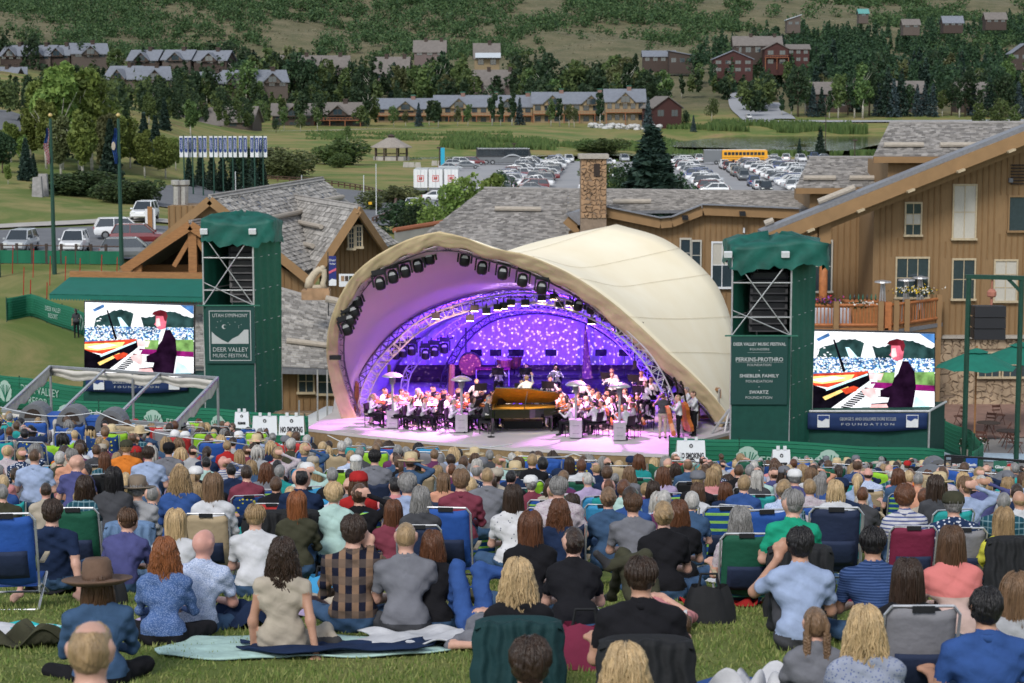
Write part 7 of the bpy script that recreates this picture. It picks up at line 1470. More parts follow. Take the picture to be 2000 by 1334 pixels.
def cat(*P_):V=np.concatenate([p[0] for p in P_]);o=np.cumsum([0]+[len(p[0]) for p in P_[:-1]]);return V,np.concatenate([p[1]+k for p,k in zip(P_,o)])
HAIRM={}
def tubes(lst,n=6):
    m=MB()
    for pts,r in lst:m.tube(pts,r,n,cap=False)
    return np.array(m.v,np.float32),np.array(m.f,np.int32)
def hair_mesh(kind,hero=False):
    far=hero=='far';hero=hero is True;k=(kind,hero,far)
    if k in HAIRM:return HAIRM[k]
    N_=320 if hero else 13 if far else 46;rz=.009 if hero else .036 if far else .016;rr=.0055 if hero else .03 if far else .016;sg=11 if hero else 4 if far else 6
    cap=lambda*a,**q:hair_cap(*a,res=rz,**q)
    tuft=lambda z,w,s,r=.0065:locks(260 if hero else 0,z,w,s,r,.062,8,nape=.035) if hero else(np.zeros((0,3),np.float32),np.zeros((0,4),np.int32))
    if kind=='short':d=cat(cap('s',1,grow=.008),tuft(-.045,.003,1))
    elif kind=='thick':d=cat(cap('s',3,grow=.018,curl=.005),tuft(-.05,.006,3,.008))
    elif kind=='grey_fluff':d=cat(cap('s',4,grow=.022,curl=.006,low=-.07),tuft(-.05,.014,4,.011))
    elif kind=='bald':d=cap('ring',2,grow=.006,low=-.06)
    elif kind=='thin':d=cap('crown',5,grow=.007,low=-.07)
    elif kind=='buzz':d=cap('s',6,grow=.004,curl=.001)
    elif kind=='long':d=cat(cap('long',7,back=.05),locks(N_,-.33,.01,7,rr,.1,sg))
    elif kind=='vlong':d=cat(cap('long',8,back=.06),locks(int(N_*1.2),-.46,.008,8,rr,.11,sg))
    elif kind=='wavy':d=cat(cap('long',9,back=.05),locks(int(N_*1.2),-.27,.022,9,rr*1.05,.135,sg,curl=.5))
    elif kind=='curly':d=cat(cap('long',10,grow=.02,curl=.012,back=.06),locks(int(N_*1.6),-.38,.024,10,rr,.15,sg+6,curl=1.6))
    elif kind=='bob':d=cat(cap('long',11,grow=.018,back=.04),locks(N_,-.15,.008,11,rr,.115,sg))
    elif kind=='pony':d=cat(cap('s',12,grow=.012),tubes([([(rr_x*.02,-.11,.04),(rr_x*.03,-.17,.02),(rr_x*.03,-.17,-.1),(rr_x*.02,-.14,-.24)],[.02,.024,.02,.006]) for rr_x in(-1,0,1)]))
    elif kind=='bun':d=cat(cap('s',13,grow=.014,curl=.006),nets([((0,-.13,.03),(0,-.135,.035),.05,.05,0)],rz,.01,lambda G,l:(.006*np.sin(G[...,0]*120+G[...,2]*90)).astype(np.float32))[:2])
    else:
        br=[]
        for s in(-1,1):
            for q in range(3):br.append(([(s*.075+.016*math.sin(t*1.9+q*2.1),-.085-.02*min(1,t/8)+.014*math.sin(t*3.8+q*4.2)-.01,-.03-t*.021) for t in np.linspace(0,15,46)],[.0165]*44+[.01,.004]))
            br.append(([(s*.05,-.08,.1),(s*.075,-.1,.03),(s*.075,-.1,-.04)],[.02,.026,.02]))
        d=cat(cap('s',14,grow=.012,curl=.003),tubes(br,7))
    o=np_mesh('hair',d[0],d[1],[],smooth=True);me=o.data;bpy.data.objects.remove(o);me.materials.append(None);HAIRM[k]=(me,d);return HAIRM[k]
def hairmat(n,c):
    k='hair_'+n
    if k in MATS:return MATS[k]
    m=M(k,sc3(c,.7),.42,var=.1,scale=34,bump=.3,bscale=60,stretch=(1,1,.12),col2=sc3(c,1.35),spec=.4);return m
HC={n:hairmat(n,c) for n,c in dict(dark_brown=(.03,.017,.011),black=(.009,.008,.009),brown=(.075,.04,.022),light_brown=(.15,.09,.05),blonde=(.42,.3,.16),sandy=(.26,.175,.09),grey=(.19,.185,.18),white=(.38,.365,.34),auburn=(.095,.038,.018),red=(.2,.07,.025)).items()}
SK={n:M('skin_'+n,c,.5,var=.08,scale=14,bump=.04,spec=.35) for n,c in dict(fair=(.5,.29,.22),tan=(.4,.22,.15),pink=(.52,.27,.22),brown=(.2,.1,.065)).items()}
def cloth(n,c,**k):
    a=dict(rough=.9,spec=.12,var=.16,scale=7,bump=.17,bscale=8,dist=1.2);a.update(k);return M('cloth_'+n.replace(' ','_'),sc3(c,.82),**a)
CL={n:cloth(n,c) for n,c in{'navy':(.015,.028,.07),'black':(.013,.013,.016),'white':(.58,.59,.62),'pale blue':(.32,.4,.58),'blue':(.035,.085,.26),'denim':(.05,.1,.19),'purple blue':(.075,.08,.21),'grey':(.17,.175,.2),'dark grey':(.06,.062,.07),'orange':(.62,.19,.03),'peach':(.6,.3,.2),'mint':(.42,.6,.56),'teal':(.02,.26,.26),'green':(.015,.32,.19),'olive':(.055,.055,.035),'maroon':(.2,.045,.07),'red':(.4,.025,.025),'pink':(.6,.25,.26),'lilac':(.42,.34,.52),'beige':(.42,.37,.3),'yellow':(.65,.62,.08),'plum':(.13,.035,.1),'light grey':(.38,.39,.41)}.items()}
def patterned(n,base,c2,kind,f=14,duty=.5,c3=None):
    m=cloth(n,base);nt=m.node_tree;N=nt.nodes;L=nt.links;b=N['Principled BSDF'];tc=N.new('ShaderNodeTexCoord');sx=N.new('ShaderNodeSeparateXYZ');L.new(tc.outputs['Object'],sx.inputs[0])
    def band(ax_,f,duty):
        a=N.new('ShaderNodeMath');a.operation='MULTIPLY';a.inputs[1].default_value=f;L.new(sx.outputs[ax_],a.inputs[0]);q=N.new('ShaderNodeMath');q.operation='FRACT';L.new(a.outputs[0],q.inputs[0]);w=N.new('ShaderNodeMath');w.operation='LESS_THAN';w.inputs[1].default_value=duty;L.new(q.outputs[0],w.inputs[0]);return w.outputs[0]
    def mx(fac,a,c,k=1):
        x=N.new('ShaderNodeMix');x.data_type='RGBA';s=N.new('ShaderNodeMath');s.operation='MULTIPLY';s.inputs[1].default_value=k;L.new(fac,s.inputs[0]);L.new(s.outputs[0],x.inputs[0]);L.new(a,x.inputs[6]);x.inputs[7].default_value=(*c,1);return x.outputs[2]
    src=b.inputs['Base Color'].links[0].from_socket
    if kind=='plaid':o=mx(band(0,f,duty),src,c2,.55);o=mx(band(2,f*.82,duty),o,c3 or c2,.6)
    elif kind=='stripe':o=mx(band(2,f,duty),src,c2)
    elif kind=='vstripe':o=mx(band(0,f,duty),src,c2)
    elif kind=='two':a=N.new('ShaderNodeMath');a.operation='GREATER_THAN';a.inputs[1].default_value=f;L.new(sx.outputs[2],a.inputs[0]);o=mx(a.outputs[0],src,c2)
    else:v=N.new('ShaderNodeTexVoronoi');v.inputs['Scale'].default_value=f;L.new(tc.outputs['Object'],v.inputs['Vector']);a=N.new('ShaderNodeMath');a.operation='LESS_THAN';a.inputs[1].default_value=duty;L.new(v.outputs['Distance'],a.inputs[0]);o=mx(a.outputs[0],src,c2)
    L.new(o,b.inputs['Base Color']);return m
CL['plaid']=patterned('brown and navy plaid',(.012,.014,.03),(.36,.22,.13),'plaid',9.5,.5,(.1,.075,.06));CL['teal plaid']=patterned('teal plaid',(.015,.07,.1),(.2,.3,.34),'plaid',16,.2)
CL['floral']=patterned('navy floral',(.02,.04,.1),(.5,.52,.58),'dots',26,.34);CL['blue floral']=patterned('blue floral',(.3,.33,.42),(.09,.12,.25),'dots',60,.3);CL['speckled']=patterned('white speckled',(.6,.6,.62),(.05,.06,.1),'dots',24,.16);CL['striped']=patterned('striped',(.55,.55,.58),(.08,.1,.22),'stripe',26,.4)
CL['two pinks']=patterned('two pinks',(.55,.4,.36),(.55,.17,.16),'two',.38);CL['heather blue']=patterned('heather blue',(.34,.42,.62),(.5,.56,.7),'dots',130,.5);CL['knit blue']=patterned('knit blue',(.07,.13,.3),(.2,.27,.45),'dots',100,.35);CL['weave navy']=patterned('woven navy',(.02,.045,.13),(.05,.085,.2),'stripe',50,.45);CL['pale print']=patterned('pale print',(.5,.45,.48),(.3,.2,.28),'dots',50,.3)
EYE=flat('eye_dark',(.02,.015,.012));SHOE=flat('shoe_dark',(.03,.03,.032))
def hat_mesh(kind):
    m=MB()
    if kind=='cap':m.lathe([(.108,.03),(.11,.06),(.1,.11),(.06,.142),(.001,.15)],n=16,sy=1.12);m.prism([(-.07,.1,.045),(.07,.1,.045),(.05,.19,.03),(0,.205,.028),(-.05,.19,.03)],(0,0,.012))
    elif kind=='brim':m.lathe([(.1,.03),(.102,.1),(.092,.155),(.05,.175),(.001,.16)],n=20,sy=1.12);m.lathe([(.1,.035),(.15,.022),(.2,.04),(.2,.046),(.15,.03),(.1,.045)],n=24,sy=1.06)
    elif kind=='fedora':m.lathe([(.1,.02),(.103,.07),(.095,.15),(.075,.175),(.03,.158),(.001,.155)],n=20,sy=1.14);m.lathe([(.1,.025),(.17,.0),(.235,.03),(.235,.038),(.17,.01),(.1,.036)],n=28,sy=1.05)
    else:m.lathe([(.11,.02),(.115,.08),(.09,.13),(.001,.15)],n=14,sy=1.1)
    return m.mesh('hat',True)
HATS={}
PEOPLE=[]
def person(pose,X,Y,z,rz,sc,hair,hcol,shirt,pants='dark grey',skin='fair',hat=None,label=None,cat_='person',group=None,hero=False,tiltz=0,name='person',lay=None):
    me,hc,_=pose;o=link(name,me,None);mats=[CL.get(shirt) or MATS[shirt],SK[skin],CL.get(pants) or MATS[pants],SHOE,EYE]
    for i,m in enumerate(mats):o.material_slots[i].link='OBJECT';o.material_slots[i].material=m
    o.location=(X,Y,z);o.rotation_euler=(0,tiltz,rz);o.scale=(sc,sc,sc);tag(o,label,cat_,group)
    if hair:h=link('hair',hair_mesh(hair,hero)[0],None,o,hc);h.material_slots[0].link='OBJECT';h.material_slots[0].material=HC[hcol];h.scale=(.94,.94,.97)
    if hat:
        kd,cl=hat
        if kd not in HATS:HATS[kd]=hat_mesh(kd);HATS[kd].materials.append(None)
        h=link('hat',HATS[kd],None,o,hc+Vector((0,-.005,.0)));h.material_slots[0].link='OBJECT';h.material_slots[0].material=CL.get(cl) or MATS[cl];h.rotation_euler.x=-.12;h.scale=(1.05,)*3
    return o
M('felt_brown',(.13,.08,.055),.9,scale=6);M('felt_khaki',(.2,.16,.12),.9);M('straw',(.5,.4,.24),.9);M('mint_white',(.6,.6,.6),.9)
# ---- folding chairs
CHF=M('chair_tube',(.45,.46,.48),.35,metal=.6,bump=0);CHFD=M('chair_tube_dark',(.03,.035,.04),.4,bump=0)
def chcloth(n,c):return M('chair_'+n.replace(' ','_'),c,.8,var=.12,scale=4,bump=.12)
CHC={n:chcloth(n,c) for n,c in{'blue':(.02,.08,.32),'navy':(.015,.025,.06),'green':(.01,.085,.05),'black':(.012,.013,.015),'teal':(.02,.3,.3),'lime':(.25,.5,.03),'red':(.4,.03,.03),'beige':(.38,.3,.19),'maroon':(.16,.015,.045),'grey':(.2,.2,.22),'sky blue':(.04,.26,.5),'dark teal':(.006,.032,.036),'denim blue':(.12,.2,.34)}.items()}
CHC['striped']=patterned('chair blue and green stripes',(.02,.08,.3),(.25,.5,.1),'stripe',9,.35);CHC['flowered']=patterned('chair blue flowered',(.02,.06,.2),(.5,.45,.06),'dots',14,.28)
CHP={}
def chair_proto(kind):
    if kind in CHP:return CHP[kind]
    t=thing('folding_chair',None,'chair');f=MB();W=.27
    if kind=='beach':
        for s in(-1,1):f.tube([(s*W,-.2,-.05),(s*W,-.26,.3),(s*W,-.36,.72),(s*(W-.05),-.375,.79)],.012,6);f.tube([(s*W,.3,-.2),(s*W,-.1,.0),(s*W,-.22,.02)],.012,6);f.tube([(s*W,-.3,-.2),(s*W,.25,.02)],.012,6)
        f.tube([(-(W-.05),-.375,.79),(W-.05,-.375,.79)],.012,6);f.tube([(-W,-.3,-.2),(W,-.3,-.2)],.012,6);f.tube([(-W,.3,-.2),(W,.3,-.2)],.012,6)
        b=MB();b.grid(lambda s,q:(-W+.02+(2*W-.04)*s,-.22-.14*q-.03*math.sin(PI*s),.04+.72*q+.012*math.sin(s*7)),8,8,thick=(0,.012,0));z=.24
    elif kind=='camp':
        for s in(-1,1):f.tube([(s*(W+.04),-.24,-.2),(s*(W+.05),-.32,.3),(s*(W+.06),-.4,.74)],.012,6);f.tube([(s*(W+.04),.28,-.2),(s*.1,-.2,.02)],.012,6);f.tube([(s*(W+.04),-.24,-.2),(s*.1,.28,.02)],.012,6)
        b=MB();b.grid(lambda s,q:((W+.05)*(2*s-1)*(1-.05*q),-.26-.13*q-.06*math.sin(PI*s),.0+.74*q-.05*math.sin(PI*s)*q+.02*math.sin(s*20)*q),10,8,thick=(0,.012,0));z=.25
    else:  # chair with a coat thrown over its back
        for s in(-1,1):f.tube([(s*W,-.22,-.2),(s*W,-.38,.7)],.014,6);f.tube([(s*W,.28,-.2),(s*W,-.25,.05)],.014,6)
        b=MB();b.grid(lambda s,q:((W+.06+.05*(1-q))*(2*s-1)+.01*math.sin(q*20+s*9),-.36+.0*q-.07*math.sin(PI*s)**.5-.1*(1-q)+.03*math.sin(s*22+q*5)*(1-q)+.015*math.sin(s*41),-.12+.88*q-.06*(abs(2*s-1)**4)+.02*math.sin(s*15)*q),40,16,thick=(0,.03,0));b.grid(lambda s,q:((W+.05)*(2*s-1),-.4+.14*q,.74+.05*math.sin(PI*q)-.05*(abs(2*s-1)**4)),12,4,thick=(0,0,-.02));z=.24
    if kind=='beach':m=MB();m.grid(lambda s,q:(-.2+.4*s,-.29-.11*q-.02*math.sin(PI*q)-.02*math.sin(PI*s),.12+.3*q),8,6,thick=(0,.01,0));link('pocket',m.mesh('pocket',True),CHC['navy'],t);m=MB();m.box((0,-.385,.77),(.16,.03,.05));link('strap',m.mesh('strap'),CHC['black'],t)
    link('frame',f.mesh('frame'),CHF if kind!='coat' else CHFD,t);link('backrest' if kind!='coat' else 'coat',b.mesh('backrest',True),CHC['blue'],t)
    m=MB();m.grid(lambda s,q:(-W+.02+(2*W-.04)*s,-.22+.5*q,.02-.05*math.sin(PI*s)*math.sin(PI*q)),6,6,thick=(0,0,-.01));link('seat',m.mesh('seat',True),CHC['blue'],t)
    a=MB();a.box((0,0,0),(.045,.34,.02))
    am=a.mesh('armrest')
    for s in(-1,1):link('armrest',am,WINT if kind=='beach' else CHFD,t,(s*(W+.02),.02,z))
    freeze(t);CHP[kind]=t;t['_used']=0;return t
def chair(kind,col,X,Y,z,rz,sc=1,label=None,group=None,coat=None):
    pr=chair_proto(kind);t=pr if not pr['_used'] else copy_tree(pr);pr['_used']=1;t.location=(X,Y,z);t.rotation_euler.z=rz;t.scale=(sc*.86,sc,sc*(.72 if kind!='beach' else .8 if label else .7));t.pop('label',0);tag(t,label,'chair',group)
    for ch in(KIDS[pr.name] if t is pr else t.children):
        if ch.name.split('.')[0] in('backrest','seat','coat'):ch.material_slots[0].link='OBJECT';ch.material_slots[0].material=CHC[col]
    return t
# ------------------------------------------------------------------ the orchestra
MB_={}
for fem in(0,1):
    for nm,kw in dict(violin=dict(arms=('vl','vr'),legs='chair',lean=5,sleeve='long',turn=18),cello=dict(arms=('vl','cello'),legs='chair',lean=8,sleeve='long'),wind=dict(arms=('flute','flute'),legs='chair',lean=4,sleeve='long'),stand=dict(arms=('vl','cello'),legs='stand',lean=2,sleeve='long')).items():
        MB_[nm,fem]=body(('m',nm,fem),.022,fem*3,fem=bool(fem),w=.185,hands=False,**kw)
STR={}
VW=M('violin_wood',(.4,.12,.03),.3,bump=0,coat=.4);VD=M('fingerboard',(.015,.01,.008),.4,bump=0)
def fiddle(scale):
    if scale in STR:return STR[scale]
    b=MB();out=[(0,-.17),(.09,-.16),(.105,-.1),(.06,-.02),(.06,.03),(.085,.1),(.07,.16),(0,.18),(-.07,.16),(-.085,.1),(-.06,.03),(-.06,-.02),(-.105,-.1),(-.09,-.16)];b.prism([(x,y,0) for x,y in out],(0,0,.045));n=MB();n.bb(-.012,.012,.02,.38,.045,.06);n.ball((0,.4,.04),(.018,.03,.018),6);w=MB()
    for v in b,n:v.v=[(x*scale,y*scale,z*scale) for x,y,z in v.v]
    STR[scale]=(b.mesh('soundbox'),n.mesh('neck'));return STR[scale]
def instrument(name,sc,o,off,rot,lab,grp):
    b,n=fiddle(sc);M4=Matrix.Translation(o.location)@Matrix.Rotation(o.rotation_euler.z,4,'Z');t=thing(name,lab,name,(0,0,0),grp);t.matrix_world=M4@Matrix.Translation(off)@Matrix.Rotation(rot[2],4,'Z')@Matrix.Rotation(rot[0],4,'X')@Matrix.Rotation(rot[1],4,'Y');link('soundbox',b,VW,t);link('neck',n,VD,t);return t
BCH=None
def black_chair(X,Y,rz,z=0):
    global BCH
    if BCH is None:
        BCH=thing('orchestra_chair',None,'chair');m=MB();m.box((0,0,.44),(.44,.42,.05));link('seat',m.mesh('seat'),BLK,BCH);m=MB();m.grid(lambda s,q:(-.22+.44*s,-.21-.05*q-.03*math.sin(PI*s),.55+.36*q),6,4,thick=(0,.03,0));link('backrest',m.mesh('backrest'),BLK,BCH);lg=MB();lg.tube([(0,0,0),(0,0,.44)],.014,5);lg=lg.mesh('leg')
        for x in(-.2,.2):
            for y in(-.2,.19):link('leg',lg,BLK,BCH,(x,y,0))
        m=MB();m.tube([(-.2,-.2,.42),(-.2,-.25,.6)],.012,4);m.tube([(.2,-.2,.42),(.2,-.25,.6)],.012,4);link('back_struts',m.mesh('back_struts'),BLK,BCH);freeze(BCH);t=BCH
    else:t=copy_tree(BCH)
    t.location=(X,Y,z+.0);t.rotation_euler.z=rz;tag(t,None,'chair','black chairs of the orchestra');LABELQ.append((t,'black orchestra chair','on the stage'));return t
SHEET=flat('sheet_music',(.6,.58,.55));MST=None
def stand(X,Y,rz,z=0,lit=False):
    global MST
    if MST is None:
        MST=thing('music_stand',None,'music stand');m=MB();m.box((0,0,1.08),(.5,.02,.32),0,0,-.35);link('desk',m.mesh('desk'),BLK,MST);m=MB();m.box((0,-.025,1.1),(.4,.01,.26),0,0,-.35);link('sheet',m.mesh('sheet'),SHEET,MST);m=MB();m.tube([(0,.02,.1),(0,.02,1.05)],.015,5)
        for a in(0,2.1,4.2):m.tube([(0,.02,.15),(.22*math.cos(a),.02+.22*math.sin(a),0)],.01,4)
        link('tripod',m.mesh('tripod'),BLK,MST);freeze(MST);t=MST
    else:t=copy_tree(MST)
    t.location=(X,Y,z);t.rotation_euler.z=rz;tag(t,None,'music stand','black music stands');LABELQ.append((t,'black music stand','in the orchestra'));return t
ro=random.Random(5);HCK=['dark_brown','black','brown','light_brown','grey','sandy','dark_brown']
def headD(v,h,z0):  # depth at which a head h above the floor z0 shows at row v
    lo,hi=70.,95.
    for _ in range(30):m=(lo+hi)/2;lo,hi=(m,hi) if P(0,v,m).z>z0+h else(lo,m)
    return lo
def player(u,v,kind,rz,fem=None,hair=None,hc=None,rise=0,skin=None,seat=.45,up=0):
    fem=ro.random()<.45 if fem is None else fem;pose=MB_[kind,int(fem)];hh=pose[1].z+(seat if kind!='stand' else .82);D=headD(v,hh*1.0,rise);D=min(max(D,73.2),87.5);X=X_(u,D);z0=rise
    hair=hair or(ro.choice(['long','bun','pony','bob']) if fem else ro.choice(['short','thick','thin','short']));hc=hc or ro.choice(HCK)
    o=person(pose,X,D,z0+(seat-.03 if kind!='stand' else .82),rz,1.0,hair,hc,'white' if not fem or ro.random()<.7 else 'light grey','black',skin or ro.choice(['fair','tan','fair']),label=None,group='musicians of the orchestra')
    o['_m']=1;LABELQ.append((o,{'violin':'violinist','cello':'cellist','wind':'wind player','stand':'double bass player'}[kind]+' in white with '+hc.replace('_',' ')+' hair','on the stage'))
    if kind!='stand':black_chair(X,D,rz,z0)
    if kind=='violin':t=instrument('violin',1.15,o,(-.13,.3,.53),(-.15,.5,.55),None,'violins and violas');LABELQ.append((t,'orange brown violin','in the orchestra'))
    elif kind=='cello':t=instrument('cello',2.3,o,(-.02,.34,.12),(1.15,0,0),None,'cellos');LABELQ.append((t,'orange brown cello','in the orchestra'))
    elif kind=='stand':t=instrument('double_bass',3.3,o,(0,.4,-.1),(1.35,0,0),None,'double basses');LABELQ.append((t,'brown double bass','at the right of the stage'))
    else:
        d=Vector((-math.sin(rz),math.cos(rz),0));p=o.location+Vector((0,0,.48))+d*.3;m=MB();m.tube([p+Vector((0,0,.1)),p+d*.28+Vector((0,0,-.18))],[.012,.03],6);t=obj('clarinet',m,BLK);tag(t,None,'clarinet','wind instruments');LABELQ.append((t,'black wind instrument','in the orchestra'))
    if ro.random()<.6 and kind!='stand':d=Vector((-math.sin(rz),math.cos(rz),0));stand(X+d.x*.75,D+d.y*.75,rz,z0)
    return o
L5=lambda x,y:(640+x/5,650+y/5)
for x,y,rz,fem in((425,615,-2.0,1),(535,560,-2.1,0),(655,630,-1.9,1),(740,590,-1.9,0),(865,565,-2.2,1),(935,642,-2.0,1),(1010,540,-2.2,0),(1050,612,-1.9,1),(1118,572,-2.1,1),(1210,662,-1.9,0),(1290,640,-2,1),(1262,560,-2.4,1),(1485,590,-2.2,0),(1560,625,-2.3,0),(1665,560,-2.4,1),(1740,600,-2.3,1),(600,600,-2,1),(800,640,-2,0),(1400,640,-2.1,1),(700,570,-2.1,0),(960,590,-2.1,0),(1160,620,-2.1,1),(1340,600,-2.3,0),(1600,585,-2.4,0),(1420,575,-2.3,1),(890,600,-2.1,1)):player(*L5(x,y),'violin',rz,fem)
R5=lambda x,y:(1000+x/5,650+y/5)
for x,y,k,rz,fem in((440,590,'cello',2.7,0),(540,640,'violin',2.0,1),(660,612,'violin',1.5,0),(800,568,'wind',2.4,0),(820,690,'violin',.9,0),(900,684,'violin',1.5,0),(920,620,'violin',2.1,1),(1010,640,'cello',1.9,1),(1130,562,'cello',2.2,0),(1128,725,'cello',.8,0),(1200,700,'violin',1.3,1),(1330,640,'cello',1.7,1),(1330,600,'cello',1.9,0),(590,700,'violin',1.2,0),(700,660,'cello',1.7,1),(1260,620,'cello',2,0),(620,655,'violin',1.6,1),(745,640,'violin',1.4,0),(860,600,'violin',2,1),(950,590,'cello',2.2,0),(1060,600,'violin',2,1),(1180,640,'cello',1.7,0),(500,610,'violin',2.4,0),(380,600,'violin',2.8,1)):player(*R5(x,y),k,rz,bool(fem))
for x,y,k,rz in((1640,640,'stand',1.6),(1720,560,'stand',1.9),(1790,600,'stand',1.9)):player(*R5(x,y),k,rz,False)
for x,y,rz in((375,450,3.0),(470,545,2.9),(430,505,3.1),(95,470,3.1),(-350,470,-2.9),(680,470,2.9),(755,530,2.8),(-140,565,-2.9),(180,500,3.1),(230,560,3),(330,520,3)):player(*R5(x,y),'wind',rz,None,rise=.45 if y<490 else 0)
for x,y,rz in((985,400,2.8),(980,365,2.8),(1275,390,2.6),(1310,490,2.7),(1370,450,2.6),(430,328,3),(140,320,3.1),(1640,430,2.4),(-130,320,3.1)):player(*R5(x,y),'wind',rz,None,rise=.6)
for x,y in((-350,330),(-160,350),(60,350),(380,425),(870,470),(1100,450),(1730,470),(20,440)):p=R5(x,y);D=86;stand(X_(p[0],D),D,PI,.6)
# bass drum, timpani and percussion table
def drum(u,v,D,r,h,lab,z0,kettle=False):
    X=X_(u,D);t=thing('drum',lab,'drum',(X,D,z0));m=MB()
    if kettle:m.lathe([(.1,.25),(r*.7,.35),(r,.75),(r*1.03,.8)],n=16);obj('kettle',m,M('copper',(.45,.18,.1),.3,metal=.8,bump=0),t,world=False);m=MB();m.lathe([(r,.8),(r,.82)],n=16);obj('skin',m,SHEET,t,world=False)
    else:m.lathe([(r,-h),(r,h)],(0,0,r+.35),20,axis='Y');obj('shell',m,VD,t,world=False);m=MB();m.lathe([(r*.94,-h-.01),(r*.94,-h)],(0,0,r+.35),20,axis='Y');obj('skin',m,RAILW,t,world=False)
    m=MB();m.tube([(-r*.7,0,0),(-r*.5,0,.6)],.02,4);m.tube([(r*.7,0,0),(r*.5,0,.6)],.02,4);m.tube([(0,r*.7,0),(0,r*.4,.6)],.02,4);obj('stand',m,BLK,t,world=False)
drum(918,720,85.2,.5,.25,'bass drum on the left side of the percussion',.45);drum(985,735,86,.35,.3,'copper kettledrum left of the mast',.6,True);drum(1005,735,87,.35,.3,'copper kettledrum at the rear of the stage',.6,True)
D=84.6;X=X_(962,D);t=thing('percussion_table','low table of percussion with a red cloth behind the violins','table',(X,D,.45));m=MB();m.bb(-.75,.75,-.3,.3,.7,.75);obj('top',m,CHC['maroon'],t,world=False);m=MB()
for sx in(-.7,.7):
    for sy in(-.25,.25):m.tube([(sx,sy,0),(sx,sy,.7)],.02,4)
obj('legs',m,TRUS,t,world=False)
# grand piano
pX,pD=X_(1024,75.2),75.2;t=thing('grand_piano','black concert grand piano with its lid raised over golden strings','piano',(pX,pD,0));GLOSS=M('piano_black',(.006,.006,.007),.08,bump=0,spec=.8,coat=1);GOLD=M('piano_gold',(.5,.27,.05),.3,metal=.5,bump=0)
oc=[(-1.3,-.72),(-1.1,-.74),(.2,-.66),(.75,-.42),(1.2,-.35),(1.35,-.1),(1.3,.3),(1.0,.62),(-1.3,.75)]  # bent side towards the audience
m=MB();m.prism([(x,y,.62) for x,y in oc],(0,0,.34));obj('case',m,GLOSS,t,world=False);m=MB();m.prism([(x*.94,y*.9,.965) for x,y in oc],(0,0,.004));obj('sound_plate',m,GOLD,t,world=False)
m=MB();m.bb(-1.5,-1.28,-.68,.7,.62,.74);obj('key_bed',m,GLOSS,t,world=False);m=MB();m.bb(-1.49,-1.34,-.6,.62,.741,.76);kb=obj('keyboard',m,SHEET,t,world=False);m=MB()
for i in range(26):m.bb(-1.42,-1.335,-.56+i*.045,-.54+i*.045,.761,.775)
obj('black_keys',m,BLK,kb,world=False)
lidr=Matrix.Rotation(R(34),3,'X');hinge=Vector((0,.74,.97));lp=[hinge+lidr.transposed().inverted()@(Vector((x,y,0))-Vector((0,.74,0))) for x,y in oc[1:]]
lp=[hinge+Vector((x,(y-.74)*math.cos(R(32)),-(y-.74)*math.sin(R(32)))) for x,y in oc[1:]]
m=MB();m.prism(lp,(0,.01,.035));obj('lid',m,GLOSS,t,world=False);m=MB();m.prism([q+Vector((0,-.004,-.006)) for q in lp],(0,.001,.003));obj('lid_underside',m,GOLD,t,world=False);m=MB();m.tube([(.0,-.6,.97),(.12,-.5,1.62)],.014,5);obj('lid_prop',m,GLOSS,t,world=False)
m=MB();m.beam((-1.28,-.4,.98),(-1.2,.5,.98),.04,.06);m.prism([(-1.15,-.4,.98),(-1.15,.4,.98),(-1.05,.4,1.2),(-1.05,-.4,1.2)],(.02,0,0));obj('music_desk',m,GLOSS,t,world=False)
for x,y in((-1.2,-.55),(-1.2,.6),(1.05,.05)):m=MB();m.tube([(x,y,.06),(x,y,.62)],[.04,.065],8);m.lathe([(.05,0),(.05,.08)],(x,y,0),8,axis='Z');obj('leg',m,GLOSS,t,world=False)
m=MB();m.bb(-1.15,-1.05,-.1,.2,.12,.62);obj('pedal_lyre',m,GLOSS,t,world=False)
bX,bD=X_(946,75),75.;t=thing('piano_bench','black padded piano bench','bench',(bX,bD,0));m=MB();m.bb(-.2,.2,-.4,.4,.42,.5);obj('seat',m,BLK,t,world=False)
for x in(-.17,.17):
    for y in(-.36,.36):m=MB();m.tube([(x,y,0),(x,y,.42)],.025,5);obj('leg',m,GLOSS,t,world=False)
pb=body(('pianist',),.02,1,arms=('keys','keys'),legs='chair',lean=14,sleeve='long');person(pb,bX,bD,.49,-PI/2,1.02,'short','grey','dark grey','black','fair',label='pianist in a dark suit seated at the grand piano')
X,D=X_(1031,79),79.;t=thing('conductor_podium','low dark podium under the conductor','podium',(X_(1022,76.5),76.4,0));m=MB();m.bb(-.75,.75,-.5,.6,.0,.28);obj('box',m,BLK,t,world=False);m=MB();m.bb(-.77,.77,-.52,.62,.281,.31);obj('mat',m,WBR,t,world=False)
cb=body(('conductor',),.02,2,arms=('vr','up'),legs='stand',lean=4,sleeve='long');person(cb,X_(1029,76.5),76.4,1.12,.15,1.0,'short','sandy','white','black','fair',label='conductor in a white jacket with raised arm behind the piano')
sb=body(('photog',),.02,3,arms=('face','ear'),legs='stand',lean=3);o=person(sb,X_(1296,73.6),73.6,.83,.1,1.0,'short','brown','dark grey','beige','fair',label='standing cameraman in dark shirt and tan trousers on the stage');m=MB();p=o.location+Vector((-.05,.25,.72));m.box(p,(.14,.12,.1));m.tube([p,p+Vector((0,.2,0))],.045,8);tag(obj('camera',m,BLK),'black camera held up by the standing cameraman','camera')
qb=body(('squat',),.02,4,arms=('front','vl'),legs='squat',lean=40);person(qb,X_(716,77),77,.31,-1.2,1.0,'thin','grey','dark grey','beige','fair',label='crouching photographer in a grey shirt at the left of the stage')
